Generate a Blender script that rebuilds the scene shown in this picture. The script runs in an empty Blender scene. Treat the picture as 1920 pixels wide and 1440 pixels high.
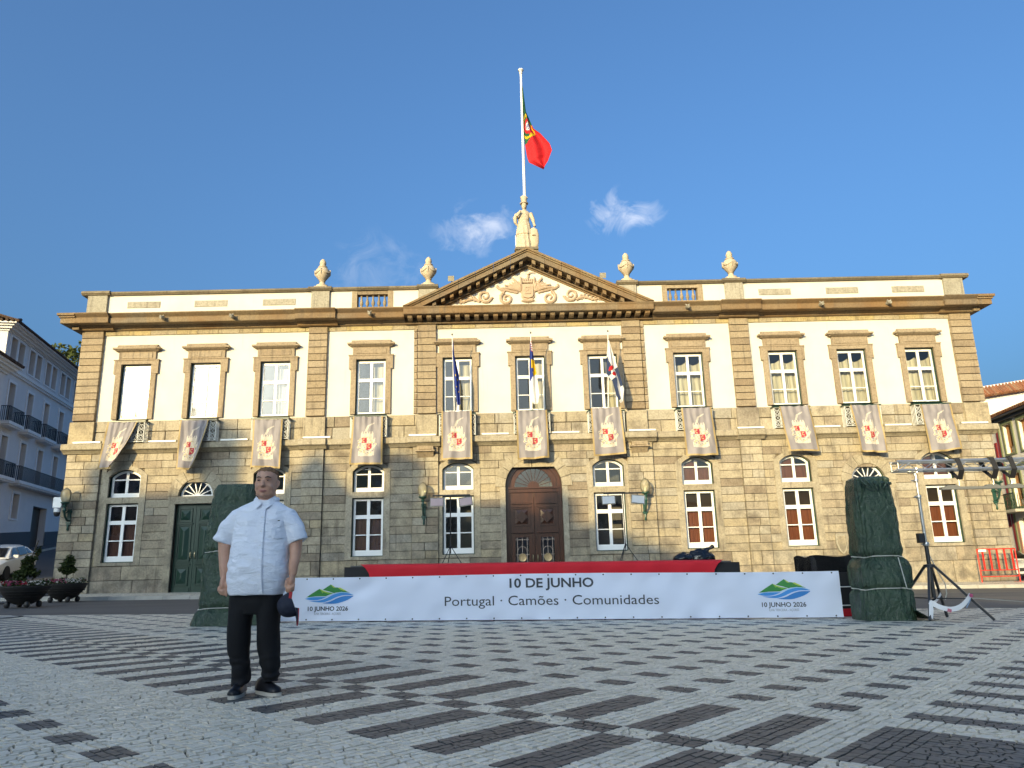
import bpy, math, random
import numpy as np
from mathutils import Vector, Matrix, noise
random.seed(7)
R_ = random.Random(11)
scene = bpy.context.scene
col = scene.collection
PI = math.pi

# ---------------------------------------------------------------- camera
CAM = Vector((-1.1148, -31.2756, 0.9492))
PITCH, ROLL, YAW = math.radians(13.8378), math.radians(-1.3931), math.radians(0.5712)
fw = Vector((math.sin(YAW) * math.cos(PITCH), math.cos(YAW) * math.cos(PITCH), math.sin(PITCH)))
rt = Vector((math.cos(YAW), -math.sin(YAW), 0))
up = rt.cross(fw)
rt2 = rt * math.cos(ROLL) + up * math.sin(ROLL)
up2 = up * math.cos(ROLL) - rt * math.sin(ROLL)
cam_d = bpy.data.cameras.new('camera')
cam = bpy.data.objects.new('camera', cam_d)
col.objects.link(cam)
m4 = Matrix.Identity(4)
for r in range(3):
    m4[r][0], m4[r][1], m4[r][2], m4[r][3] = rt2[r], up2[r], -fw[r], CAM[r]
cam.matrix_world = m4
cam_d.sensor_width = 36.0
cam_d.lens = 1390.0 / 1920.0 * 36.0
cam_d.clip_end = 3000
cam_d.clip_start = 0.05
scene.camera = cam

# ---------------------------------------------------------------- world, sun, exposure
SUN_AZ, SUN_EL = math.radians(27.5), math.radians(12.6)   # azimuth from the facade normal towards the west end
to_sun = Vector((-math.sin(SUN_AZ) * math.cos(SUN_EL), -math.cos(SUN_AZ) * math.cos(SUN_EL), math.sin(SUN_EL)))
world = bpy.data.worlds.new('World')
scene.world = world
world.use_nodes = True
wn, wl = world.node_tree.nodes, world.node_tree.links
wn.clear()
w_out = wn.new('ShaderNodeOutputWorld')
w_bg = wn.new('ShaderNodeBackground')
sky = wn.new('ShaderNodeTexSky')
sky.sky_type = 'NISHITA'
sky.sun_disc = False
sky.sun_elevation = SUN_EL
sky.sun_rotation = math.atan2(to_sun.x, to_sun.y) % (2 * PI)
sky.altitude = 0
sky.air_density = 1.0
sky.dust_density = 11.0
sky.ozone_density = 7.4
w_bg.inputs['Strength'].default_value = 0.15
tc = wn.new('ShaderNodeTexCoord')
ns = wn.new('ShaderNodeTexNoise')
ns.inputs['Scale'].default_value = 20.0
ns.inputs['Detail'].default_value = 8.0
ns.inputs['Roughness'].default_value = 0.62
ns.inputs['Distortion'].default_value = 1.1
wl.new(tc.outputs['Generated'], ns.inputs['Vector'])
def wmath(op, a, b=None, clamp=False):
    n = wn.new('ShaderNodeMath'); n.operation = op; n.use_clamp = clamp
    for k, q in enumerate((a, b)):
        if q is None: continue
        if isinstance(q, (int, float)): n.inputs[k].default_value = q
        else: wl.new(q, n.inputs[k])
    return n.outputs[0]
acc = None
for d, rad, amp in (((0.145, 0.884, 0.4447), 0.050, .26), ((0.186, 0.879, 0.4430), 0.038, .22), ((-0.040, 0.9030, 0.4268), 0.066, .17),
                    ((-0.012, 0.8990, 0.4370), 0.05, .17), ((-0.16, 0.911, 0.378), 0.085, .08), ((-0.205, 0.883, 0.421), 0.03, .0)):
    vd = wn.new('ShaderNodeVectorMath'); vd.operation = 'SUBTRACT'
    wl.new(tc.outputs['Generated'], vd.inputs[0]); vd.inputs[1].default_value = d
    sc = wn.new('ShaderNodeVectorMath'); sc.operation = 'MULTIPLY'
    wl.new(vd.outputs[0], sc.inputs[0]); sc.inputs[1].default_value = (1, 1, 1.35)
    ln = wn.new('ShaderNodeVectorMath'); ln.operation = 'LENGTH'
    wl.new(sc.outputs[0], ln.inputs[0])
    g1 = wmath('DIVIDE', ln.outputs['Value'], rad)
    g2 = wmath('SUBTRACT', 1.0, g1, True)
    g3 = wmath('ADD', wmath('MULTIPLY', g2, 0.75), wmath('MULTIPLY', wmath('SUBTRACT', ns.outputs['Fac'], 0.62), 1.9))
    g4 = wmath('MULTIPLY', wmath('MULTIPLY', wmath('MULTIPLY', g3, 1.0, True), wmath('MULTIPLY', g2, 2.5, True)), amp)
    acc = g4 if acc is None else wmath('ADD', acc, g4, True)
mx = wn.new('ShaderNodeMix'); mx.data_type = 'RGBA'
wl.new(acc, mx.inputs['Factor'])
wl.new(sky.outputs[0], mx.inputs[6])
CLOUD = mx.inputs[7]
CLOUD.default_value = (6.2, 5.9, 6.0, 1)
wl.new(mx.outputs[2], w_bg.inputs['Color'])
wl.new(w_bg.outputs[0], w_out.inputs[0])

sun_d = bpy.data.lights.new('sun', 'SUN')
sun_d.energy = 2.05
sun_d.angle = math.radians(0.53)
sun_d.color = (1.0, 0.81, 0.49)
sun = bpy.data.objects.new('sun', sun_d)
col.objects.link(sun)
sun.location = (-30, -60, 40)
sun.rotation_euler = (-to_sun).to_track_quat('-Z', 'Y').to_euler()

scene.view_settings.view_transform = 'Standard'
scene.view_settings.look = 'None'
scene.view_settings.exposure = 1.60
scene.view_settings.gamma = 1.0
scene.view_settings.use_curve_mapping = False
scene.view_settings.use_white_balance = True
scene.view_settings.white_balance_temperature = 7900
scene.view_settings.white_balance_tint = 3
scene.render.engine = 'CYCLES'
scene.cycles.use_denoising = True
scene.cycles.max_bounces = 6
scene.cycles.transparent_max_bounces = 12
scene.cycles.caustics_reflective = False
scene.cycles.caustics_refractive = False
scene.cycles.sample_clamp_indirect = 6.0

# ---------------------------------------------------------------- helpers
G_SLOPE = 0.010428
def gz(x): return -G_SLOPE * x          # the square falls gently towards the right

_org = {}
def org(o): return _org[o.name] if o is not None else Vector((0, 0, 0))

def tag(o, label=None, cat=None, group=None, kind=None):
    if label: o['label'] = label
    if cat: o['category'] = cat
    if group: o['group'] = group
    if kind: o['kind'] = kind
    return o

def empty(name, loc, label=None, cat=None, group=None):
    o = bpy.data.objects.new(name, None)
    o.empty_display_size = 0.2
    col.objects.link(o)
    o.location = loc
    _org[o.name] = Vector(loc)
    return tag(o, label, cat, group)

def inst(name, mesh, parent, loc, rz=0.0):
    o = bpy.data.objects.new(name, mesh)
    col.objects.link(o)
    o.location = Vector(loc) - org(parent)
    if rz: o.rotation_euler = (0, 0, rz)
    if parent is not None: o.parent = parent
    _org[o.name] = Vector(loc)
    return o

def copy_tree(o, parent=None):
    c = o.copy()
    col.objects.link(c)
    if parent is not None:
        c.parent = parent
    _org[c.name] = _org[o.name].copy()
    for ch in list(o.children):
        copy_tree(ch, c)
    return c

class MB:
    def __init__(s): s.v = []; s.f = []; s.m = []; s.sm = []
    def add(s, vs, fs, mi=0, smooth=False):
        b = len(s.v); s.v.extend([tuple(p) for p in vs])
        for f in fs:
            s.f.append(tuple(b + i for i in f)); s.m.append(mi); s.sm.append(smooth)
        return s
    def box(s, x0, x1, y0, y1, z0, z1, mi=0):
        return s.add([(x0, y0, z0), (x1, y0, z0), (x1, y1, z0), (x0, y1, z0), (x0, y0, z1), (x1, y0, z1), (x1, y1, z1), (x0, y1, z1)],
                     [(0, 3, 2, 1), (4, 5, 6, 7), (0, 1, 5, 4), (1, 2, 6, 5), (2, 3, 7, 6), (3, 0, 4, 7)], mi)
    def obox(s, c, ax, ay, az, mi=0):
        c, ax, ay, az = Vector(c), Vector(ax), Vector(ay), Vector(az)
        P = [c + ax * i + ay * j + az * k for k in (-1, 1) for i, j in ((-1, -1), (1, -1), (1, 1), (-1, 1))]
        return s.add(P, [(0, 3, 2, 1), (4, 5, 6, 7), (0, 1, 5, 4), (1, 2, 6, 5), (2, 3, 7, 6), (3, 0, 4, 7)], mi)
    def stone(s, x0, x1, z0, z1, yb, yf, c=0.012, mi=0):
        j = c
        return s.add([(x0, yb, z0), (x1, yb, z0), (x1, yb, z1), (x0, yb, z1), (x0 + j, yf, z0 + j), (x1 - j, yf, z0 + j), (x1 - j, yf, z1 - j), (x0 + j, yf, z1 - j)],
                     [(4, 5, 6, 7), (0, 1, 5, 4), (1, 2, 6, 5), (2, 3, 7, 6), (3, 0, 4, 7)], mi)
    def prism(s, poly, y0, y1, mi=0, caps=True):            # polygon in x,z pushed along y
        n = len(poly)
        vs = [(x, y0, z) for x, z in poly] + [(x, y1, z) for x, z in poly]
        fs = [(i, (i + 1) % n, n + (i + 1) % n, n + i) for i in range(n)]
        if caps: fs += [tuple(range(n))[::-1], tuple(range(n, 2 * n))]
        return s.add(vs, fs, mi)
    def exx(s, prof, x0, x1, mi=0):                          # polygon in y,z pushed along x
        n = len(prof)
        vs = [(x0, y, z) for y, z in prof] + [(x1, y, z) for y, z in prof]
        fs = [(i, (i + 1) % n, n + (i + 1) % n, n + i) for i in range(n)] + [tuple(range(n))[::-1], tuple(range(n, 2 * n))]
        return s.add(vs, fs, mi)
    def ring_plate(s, outer, inner, y0, y1, mi=0):           # two open polylines of equal length joined as a plate
        n = len(outer)
        vs = [(x, y0, z) for x, z in outer] + [(x, y0, z) for x, z in inner] + [(x, y1, z) for x, z in outer] + [(x, y1, z) for x, z in inner]
        fs = []
        for i in range(n - 1):
            fs += [(i, i + 1, n + i + 1, n + i), (n + i, n + i + 1, 3 * n + i + 1, 3 * n + i), (i + 1, i, 2 * n + i, 2 * n + i + 1)]
        fs += [(0, n, 3 * n, 2 * n), (n - 1, 2 * n - 1, 4 * n - 1, 3 * n - 1)]
        return s.add(vs, fs, mi)
    def tube(s, pts, r, n=8, mi=0, cap=True, smooth=True, flat=1.0):
        pts = [Vector(p) for p in pts]; k = len(pts)
        rs = r if isinstance(r, (list, tuple)) else [r] * k
        vs = []; prev = None
        for i, p in enumerate(pts):
            t = (pts[min(i + 1, k - 1)] - pts[max(i - 1, 0)])
            if t.length < 1e-9: t = Vector((0, 0, 1))
            t.normalize()
            if prev is None:
                a = Vector((0, 0, 1)) if abs(t.z) < 0.9 else Vector((1, 0, 0))
                u = t.cross(a).normalized()
            else:
                u = (prev - t * prev.dot(t)).normalized()
            prev = u; w = t.cross(u)
            for j in range(n):
                an = 2 * PI * j / n
                vs.append(p + u * (math.cos(an) * rs[i]) + w * (math.sin(an) * rs[i] * flat))
        fs = [(i * n + j, i * n + (j + 1) % n, (i + 1) * n + (j + 1) % n, (i + 1) * n + j) for i in range(k - 1) for j in range(n)]
        s.add(vs, fs, mi, smooth)
        if cap: s.add(vs, [tuple(range(n))[::-1], tuple(range((k - 1) * n, k * n))], mi)
        return s
    def lathe(s, prof, cx, cy, n=16, mi=0, smooth=True, cz=0.0, sx=1.0, sy=1.0):
        vs = [(cx + sx * r * math.cos(2 * PI * j / n), cy + sy * r * math.sin(2 * PI * j / n), cz + z) for r, z in prof for j in range(n)]
        k = len(prof)
        fs = [(i * n + j, i * n + (j + 1) % n, (i + 1) * n + (j + 1) % n, (i + 1) * n + j) for i in range(k - 1) for j in range(n)]
        s.add(vs, fs, mi, smooth)
        return s.add(vs, [tuple(range(n))[::-1], tuple(range((k - 1) * n, k * n))], mi)
    def loft(s, rings, mi=0, smooth=True, cap=True):
        n = len(rings[0]); k = len(rings)
        vs = [p for r in rings for p in r]
        fs = [(i * n + j, i * n + (j + 1) % n, (i + 1) * n + (j + 1) % n, (i + 1) * n + j) for i in range(k - 1) for j in range(n)]
        s.add(vs, fs, mi, smooth)
        if cap: s.add(vs, [tuple(range(n))[::-1], tuple(range((k - 1) * n, k * n))], mi, smooth)
        return s
    def grid(s, fn, nu, nv, matfn=None, smooth=True):
        vs = [fn(i / nu, j / nv) for j in range(nv + 1) for i in range(nu + 1)]
        b = len(s.v); s.v.extend([tuple(p) for p in vs])
        for j in range(nv):
            for i in range(nu):
                s.f.append((b + j * (nu + 1) + i, b + j * (nu + 1) + i + 1, b + (j + 1) * (nu + 1) + i + 1, b + (j + 1) * (nu + 1) + i))
                s.m.append(matfn((i + .5) / nu, (j + .5) / nv) if matfn else 0); s.sm.append(smooth)
        return s
    def lift(s, dz): s.v = [(x, y, z + dz) for x, y, z in s.v]; return s
    def mesh(s, name, mats, o=Vector((0, 0, 0)), angle=40):
        me = bpy.data.meshes.new(name)
        me.from_pydata([(x - o.x, y - o.y, z - o.z) for x, y, z in s.v], [], s.f)
        for m in (mats if isinstance(mats, (list, tuple)) else [mats]): me.materials.append(m)
        me.polygons.foreach_set('material_index', s.m)
        me.polygons.foreach_set('use_smooth', s.sm)
        if any(s.sm): 
            try: me.set_sharp_from_angle(angle=math.radians(angle))
            except Exception: pass
        me.update()
        return me
    def build(s, name, mats, parent=None, kind=None, angle=40):
        o_ = org(parent)
        ob = bpy.data.objects.new(name, s.mesh(name, mats, o_, angle))
        col.objects.link(ob)
        if parent is not None: ob.parent = parent
        _org[ob.name] = o_.copy()
        if kind: ob['kind'] = kind
        return ob

def remesh(name, mb, voxel, smooth_it, mats, parent, disp=None, color=None):
    """one continuous skin over overlapping lofts"""
    o_ = org(parent)
    me = mb.mesh('tmp', mats, o_)
    t = bpy.data.objects.new('tmp', me); col.objects.link(t)
    md = t.modifiers.new('r', 'REMESH'); md.mode = 'VOXEL'; md.voxel_size = voxel; md.use_smooth_shade = True
    if smooth_it:
        ms = t.modifiers.new('s', 'SMOOTH'); ms.factor = 0.5; ms.iterations = smooth_it
    dg = bpy.context.evaluated_depsgraph_get()
    ev = t.evaluated_get(dg)
    out = bpy.data.meshes.new_from_object(ev, depsgraph=dg)
    bpy.data.objects.remove(t)
    out.name = name
    if disp:
        nv = [(v.co.copy(), v.normal.copy()) for v in out.vertices]
        for v, (c, n) in zip(out.vertices, nv): v.co = c + n * disp(c + o_, n)
    out.materials.clear()
    for m in (mats if isinstance(mats, (list, tuple)) else [mats]): out.materials.append(m)
    for p in out.polygons:
        p.use_smooth = True
        p.material_index = color(p.center + o_) if color else 0
    ob = bpy.data.objects.new(name, out); col.objects.link(ob)
    if parent is not None: ob.parent = parent
    _org[ob.name] = o_.copy()
    return ob

# ---------------------------------------------------------------- materials
class NT:
    def __init__(s, name):
        s.m = bpy.data.materials.new(name); s.m.use_nodes = True
        s.n, s.l = s.m.node_tree.nodes, s.m.node_tree.links
        s.p = s.n['Principled BSDF']; s.out = s.n['Material Output']
    def node(s, t, **kw):
        n = s.n.new(t)
        for k, v in kw.items(): setattr(n, k, v)
        return n
    def link(s, a, b): s.l.new(a, b)
    def val(s, sock, v):
        if isinstance(v, (int, float, tuple, list)): sock.default_value = v
        else: s.l.new(v, sock)
    def math(s, op, a, b=0.0, clamp=False):
        n = s.node('ShaderNodeMath', operation=op, use_clamp=clamp)
        s.val(n.inputs[0], a); s.val(n.inputs[1], b); return n.outputs[0]
    def pos(s): return s.node('ShaderNodeNewGeometry').outputs['Position']
    def noise(s, scale, detail=4, rough=.55, vec=None, stretch=None, dist=0.0):
        n = s.node('ShaderNodeTexNoise')
        n.inputs['Scale'].default_value = scale; n.inputs['Detail'].default_value = detail; n.inputs['Roughness'].default_value = rough
        n.inputs['Distortion'].default_value = dist
        v = vec if vec is not None else s.pos()
        if stretch:
            mp = s.node('ShaderNodeVectorMath', operation='MULTIPLY'); s.link(v, mp.inputs[0]); mp.inputs[1].default_value = stretch; v = mp.outputs[0]
        s.link(v, n.inputs['Vector']); return n.outputs['Fac']
    def ramp(s, fac, stops):
        n = s.node('ShaderNodeValToRGB'); e = n.color_ramp.elements
        while len(e) < len(stops): e.new(0.5)
        for q, (p, c) in zip(e, stops): q.position = p; q.color = (c[0], c[1], c[2], 1) if len(c) == 3 else c
        s.link(fac, n.inputs[0]); return n.outputs[0]
    def mix(s, fac, a, b, mode='MIX'):
        n = s.node('ShaderNodeMix', data_type='RGBA', blend_type=mode)
        s.val(n.inputs[0], fac)
        for k, q in ((6, a), (7, b)):
            s.val(n.inputs[k], (q[0], q[1], q[2], 1) if isinstance(q, (tuple, list)) else q)
        return n.outputs[2]
    def rand(s):
        a = s.node('ShaderNodeObjectInfo').outputs['Random']; b = s.node('ShaderNodeNewGeometry').outputs['Random Per Island']
        return s.math('FRACT', s.math('ADD', a, b))
    def bump(s, h, strength=.3, dist=.02):
        b = s.node('ShaderNodeBump'); b.inputs['Strength'].default_value = strength; b.inputs['Distance'].default_value = dist
        s.link(h, b.inputs['Height']); s.link(b.outputs[0], s.p.inputs['Normal'])
    def done(s, color=None, rough=.7, metal=0, spec=.5):
        if color is not None: s.val(s.p.inputs['Base Color'], (color[0], color[1], color[2], 1) if isinstance(color, (tuple, list)) else color)
        s.val(s.p.inputs['Roughness'], rough); s.p.inputs['Metallic'].default_value = metal; s.p.inputs['Specular IOR Level'].default_value = spec
        return s.m

def M(name, c, rough=.7, var=.12, vs=4.0, bump=0.0, bs=40.0, metal=0, spec=.5, isl=0.0, stretch=None, trans=0.0):
    t = NT(name)
    f = t.noise(vs, 5, .6, stretch=stretch)
    k = t.math('MULTIPLY_ADD', f, 2 * var * 1.6); t.n[-1].inputs[2].default_value = 1 - var * 1.6
    if isl:
        r = t.math('MULTIPLY_ADD', t.rand(), 2 * isl); t.n[-1].inputs[2].default_value = 1 - isl
        k = t.math('MULTIPLY', k, r)
    cc = t.node('ShaderNodeVectorMath', operation='SCALE'); cc.inputs[0].default_value = c; t.link(k, cc.inputs['Scale'])
    if bump: t.bump(t.noise(bs, 6, .6), bump)
    m = t.done(cc.outputs[0], rough, metal, spec)
    if trans:
        tr = t.node('ShaderNodeBsdfTranslucent'); t.link(cc.outputs[0], tr.inputs[0])
        mxs = t.node('ShaderNodeMixShader'); mxs.inputs[0].default_value = trans
        t.link(t.p.outputs[0], mxs.inputs[1]); t.link(tr.outputs[0], mxs.inputs[2]); t.link(mxs.outputs[0], t.out.inputs[0])
    return m

def stone_mat(name, tones, dirt=.5, brown=0.0, low=True):
    t = NT(name)
    base = t.ramp(t.rand(), [((i + .5) / len(tones), c) for i, c in enumerate(tones)])
    big = t.noise(1.3, 6, .62)
    fine = t.noise(14, 6, .7)
    c = t.mix(t.math('MULTIPLY', t.math('MULTIPLY', t.math('SUBTRACT', big, .49, True), 4.5, True), dirt), base, (.125, .10, .075))
    c = t.mix(.62, c, t.ramp(fine, [(.28, (.40, .37, .34)), (.55, (1.0, 1.0, 1.0)), (.75, (1.3, 1.27, 1.2))]), 'MULTIPLY')
    streak = t.noise(2.2, 5, .6, stretch=(2.5, 2.5, .25))
    c = t.mix(t.math('MULTIPLY', t.math('SUBTRACT', streak, .55, True), 4.0, True), c, (.115, .092, .07))
    if low:                                   # splash and soot near the pavement
        sx = t.node('ShaderNodeSeparateXYZ'); t.link(t.pos(), sx.inputs[0])
        h = t.math('MULTIPLY_ADD', sx.outputs[2], -.26); t.n[-1].inputs[2].default_value = 1.08
        h = t.math('MULTIPLY', t.math('MULTIPLY', h, 1, True), t.math('MULTIPLY', t.math('SUBTRACT', t.noise(2.1, 5, .6), .40, True), 4.0, True))
        c = t.mix(t.math('MULTIPLY', h, .72), c, (.085, .078, .068))
    if brown:
        c = t.mix(t.math('MULTIPLY', t.math('SUBTRACT', t.noise(.8, 4, .5), .42, True), 4 * brown, True), c, (.20, .105, .04))
    t.bump(t.noise(22, 7, .7), .35, .02)
    return t.done(c, .88, 0, .25)

def glass_mat(name, rough=.02, tint=(.92, .95, .95), wav=.25, dusty=0.0):
    t = NT(name); t.n.remove(t.p)
    tr = t.node('ShaderNodeBsdfTransparent'); tr.inputs[0].default_value = (*tint, 1)
    gl = t.node('ShaderNodeBsdfGlossy'); gl.inputs['Roughness'].default_value = rough
    fr = t.node('ShaderNodeFresnel'); fr.inputs[0].default_value = 1.9
    b = t.node('ShaderNodeBump'); b.inputs['Strength'].default_value = wav; b.inputs['Distance'].default_value = .02
    t.link(t.noise(1.6, 2, .4), b.inputs['Height']); t.link(b.outputs[0], gl.inputs['Normal'])
    if dusty:
        g2 = t.node('ShaderNodeBsdfGlossy'); g2.inputs['Roughness'].default_value = .27; gm = t.node('ShaderNodeMixShader'); gm.inputs[0].default_value = dusty
        t.link(gl.outputs[0], gm.inputs[1]); t.link(g2.outputs[0], gm.inputs[2]); gl = gm
    mx_ = t.node('ShaderNodeMixShader'); t.link(fr.outputs[0], mx_.inputs[0]); t.link(tr.outputs[0], mx_.inputs[1]); t.link(gl.outputs[0], mx_.inputs[2])
    t.link(mx_.outputs[0], t.out.inputs[0])
    return t.m

TAN = [(.40, .345, .25), (.365, .315, .225), (.43, .375, .28), (.32, .265, .19), (.385, .35, .28), (.40, .33, .215), (.35, .32, .26), (.27, .22, .16)]
m_stone = stone_mat('ashlar_stone', TAN, .75)
m_quoin = stone_mat('pilaster_stone', [(0.339, 0.267, 0.177), (0.303, 0.235, 0.151), (0.361, 0.292, 0.202), (0.253, 0.191, 0.126), (0.347, 0.282, 0.194)], .4, low=False)
m_trim = stone_mat('window_trim_stone', [(0.329, 0.258, 0.176), (0.351, 0.281, 0.194), (0.299, 0.232, 0.157)], .25, low=False)
m_plain = stone_mat('dressed_stone', [(0.379, 0.333, 0.248), (0.356, 0.310, 0.224), (0.395, 0.348, 0.263)], .45)
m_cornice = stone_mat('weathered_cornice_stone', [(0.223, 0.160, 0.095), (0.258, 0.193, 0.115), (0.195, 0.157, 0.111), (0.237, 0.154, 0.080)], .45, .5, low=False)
m_coping = stone_mat('lichen_coping_stone', [(.20, .17, .12), (.16, .135, .095), (.23, .19, .13)], .6, low=False)
m_frieze = stone_mat('frieze_stone', [(0.413, 0.345, 0.199), (0.374, 0.321, 0.230), (0.345, 0.284, 0.176), (0.428, 0.345, 0.184)], .35, low=False)
m_ped_grey = stone_mat('grey_parapet_stone', [(.34, .315, .25), (.38, .35, .28)], .3, low=False)
m_mortar = M('dark_mortar', (.19, .155, .11), .95)
m_relief = M('pink_relief_stone', (.43, .32, .225), .8, .12, 8, .2, 60)
m_statue = M('cream_statue_stone', (.47, .39, .28), .8, .18, 6, .25, 50)
def plaster():
    t = NT('white_plaster')
    f = t.noise(.7, 6, .6); g = t.noise(5, 6, .65)
    c = t.ramp(f, [(.3, (.57, .54, .475)), (.6, (.63, .60, .535))])
    c = t.mix(t.math('MULTIPLY', t.math('SUBTRACT', g, .66, True), 2.6, True), c, (.50, .46, .39))
    c = t.mix(t.math('MULTIPLY', t.math('SUBTRACT', t.noise(2.0, 5, .6, stretch=(3, 3, .2)), .60, True), 2.2, True), c, (.47, .44, .375))
    t.bump(t.noise(9, 5, .6), .12, .02)
    return t.done(c, .85, 0, .3)
m_plaster = plaster()
m_white = M('white_window_paint', (.80, .80, .78), .35, .04)
m_dgreen = M('dark_green_paint', (.007, .036, .023), .38, .15, 6)
m_glass = glass_mat('old_window_glass', .05, wav=.20, dusty=.06)
m_glassd = glass_mat('street_window_glass', .02)
m_dark = M('dark_interior', (.022, .02, .018), .9)
m_grayroom = M('room_wall', (.16, .15, .14), .9)
def curtain_mat():
    t = NT('cream_curtain')
    w = t.noise(9, 2, .5, stretch=(1.0, 1.0, .06))
    c = t.ramp(w, [(.3, (.42, .38, .28)), (.65, (.66, .62, .50))])
    return t.done(c, .9, 0, .1)
m_curtain = curtain_mat()
def wood(name, a, b, rough=.35, sc=14, st=(1, 1, .1)):
    t = NT(name)
    f = t.noise(sc, 5, .6, stretch=st, dist=.4)
    c = t.ramp(f, [(.3, a), (.7, b)])
    t.bump(f, .08, .01)
    return t.done(c, rough)
m_shutter = wood('red_brown_shutter_wood', (.16, .045, .02), (.27, .085, .038), .45)
m_door = wood('varnished_door_wood', (.028, .010, .0055), (.075, .026, .013), .28)
m_orange = wood('orange_shutter_wood', (.30, .12, .035), (.42, .19, .06), .5)
m_blind = M('brown_blind', (.13, .085, .055), .6)
m_bronze = M('bronze_handle', (.35, .30, .2), .35, metal=1)
m_iron_white = M('pale_iron_lace', (.62, .62, .58), .6)
m_iron = M('black_iron', (.02, .02, .022), .45)
m_roof = stone_mat('roof_tile', [(.28, .11, .055), (.33, .15, .08), (.22, .09, .05), (.30, .17, .10)], .4, low=False)
m_roofd = stone_mat('dark_roof_tile', [(.07, .045, .035), (.10, .06, .045), (.055, .04, .035)], .4, low=False)
# ================================================================ TOWN HALL
hall = empty('town_hall', (0, 0, 0), 'long two-storey town hall of tan stone and white plaster with central pediment', 'town hall')
XW = [-17.116, -14.11, -11.08, -6.925, -3.163, 0.0, 3.163, 6.925, 11.08, 14.11, 17.116]
WIN_I = (0, 2, 3, 4, 6, 7, 8, 10)
PIL = [(-19.6, -18.65), (-9.69, -8.85), (-4.90, -4.08), (4.08, 4.90), (8.85, 9.69), (18.65, 19.6)]

def wall_cells(mb, x0, x1, z0, z1, ops, y0, y1):
    zs = sorted({z0, z1} | {z for o in ops for z in o[2:4] if z0 < z < z1})
    for za, zb in zip(zs[:-1], zs[1:]):
        zm = (za + zb) / 2
        cuts = sorted((o[0], o[1]) for o in ops if o[2] < zm < o[3])
        x = x0
        for a, b in cuts:
            if a > x: mb.box(x, a, y0, y1, za, zb)
            x = max(x, b)
        if x < x1: mb.box(x, x1, y0, y1, za, zb)

# carcass
ops_up = [(x - .648, x + .648, 7.45, 9.886) for x in XW]
ops_lo = []
for i in WIN_I:
    x = XW[i]
    ops_lo += [(x - .66, x + .66, 1.485, 3.883), (x - .665, x + .665, 4.13, 5.30)]
for i in (1, 9):
    ops_lo += [(XW[i] - .82, XW[i] + .82, -.5, 3.81), (XW[i] - .75, XW[i] + .75, 4.12, 4.87)]
ops_lo += [(-1.19, 1.19, -.5, 5.38)]
mb = MB(); wall_cells(mb, -19.45, 19.45, 7.38, 11.45, ops_up, 0.0, .42)
mb.build('plaster_wall', m_plaster, hall)
mb = MB(); wall_cells(mb, -19.45, 19.45, -.6, 7.38, ops_lo, 0.0, .42)
mb.build('backing_wall', m_mortar, hall)
mb = MB()
mb.box(-19.45, 19.45, 1.6, 1.7, -.6, 11.45); mb.box(-19.45, 19.45, .42, 1.6, 6.2, 6.3)
for x in (-18.9, -15.6, -12.6, -9.27, -4.5, -1.6, 1.6, 4.5, 9.27, 12.6, 15.6, 18.9): mb.box(x - .08, x + .08, .42, 1.6, -.6, 11.4)
mb.build('inner_wall', m_grayroom, hall)
mb = MB(); mb.box(-19.45, 19.45, 1.7, 19, -.6, 11.8); mb.box(-19.45, 19.45, .0, 1.7, 11.45, 11.8)
mb.build('rear_block', m_plaster, hall)
mb = MB()
mb.add([(-19, .6, 11.9), (19, .6, 11.9), (19, 18.6, 11.9), (-19, 18.6, 11.9), (-12, 9.5, 13.0), (12, 9.5, 13.0)], [(0, 1, 5, 4), (1, 2, 5), (2, 3, 4, 5), (3, 0, 4)])
mb.build('roof', m_roof, hall)

# ---- stones of the ground storey, one by one
ST = []          # (area, x0,x1,z0,z1,yb,yf)
excl = [(XW[i] - .78, XW[i] + .78, 1.42, 5.2) for i in WIN_I] + [(XW[i] - .9, XW[i] + .9, -1, 4.7) for i in (1, 9)] + [(-1.24, 1.24, -1, 5.0)]
courses = [-.35, .78, 1.34]
while courses[-1] < 5.9: courses.append(courses[-1] + R_.uniform(.315, .35))
courses[-1] = 5.96
rs = random.Random(5)
pil_lo = [(-19.6, -18.15), (-9.72, -8.82), (-5.08, -3.98), (3.98, 5.08), (8.82, 9.72), (18.15, 19.6)]
def fill(a, b, za, zb, yf, lmin, lmax):
    w = b - a
    if w < .05: return
    n = max(1, round(w / rs.uniform(lmin, lmax)))
    cs = [a] + sorted(a + w * (k + rs.uniform(-.22, .22)) / n for k in range(1, n)) + [b]
    for p, q in zip(cs[:-1], cs[1:]):
        ST.append((p + .005, q - .005, za + .003, zb - .003, 0.0, yf - rs.uniform(0, .022)))
for ci, (za, zb) in enumerate(zip(courses[:-1], courses[1:])):
    zm = (za + zb) / 2
    edges = sorted([(o[0], o[1]) for o in excl if o[2] < zm < o[3]] + pil_lo)
    x = -19.6; runs = []
    for a, b in edges:
        if a > x: runs.append((x, a))
        x = max(x, b)
    for a, b in runs: fill(a, b, za, zb, -.06, .8 if ci > 1 else 1.0, 1.5 if ci > 1 else 1.7)
    for a, b in pil_lo: fill(a, b, za, zb, -.17, .5, .8)
ST.sort(key=lambda s: -(s[1] - s[0]) * (s[3] - s[2]))
rest = MB()
for k, s in enumerate(ST):
    if k < 300:
        MB().stone(*s, c=.008).build('stone', m_stone, hall)
    else: rest.stone(*s, c=.008)
if rest.f: rest.build('stonework', m_stone, hall, kind='stuff')

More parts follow.
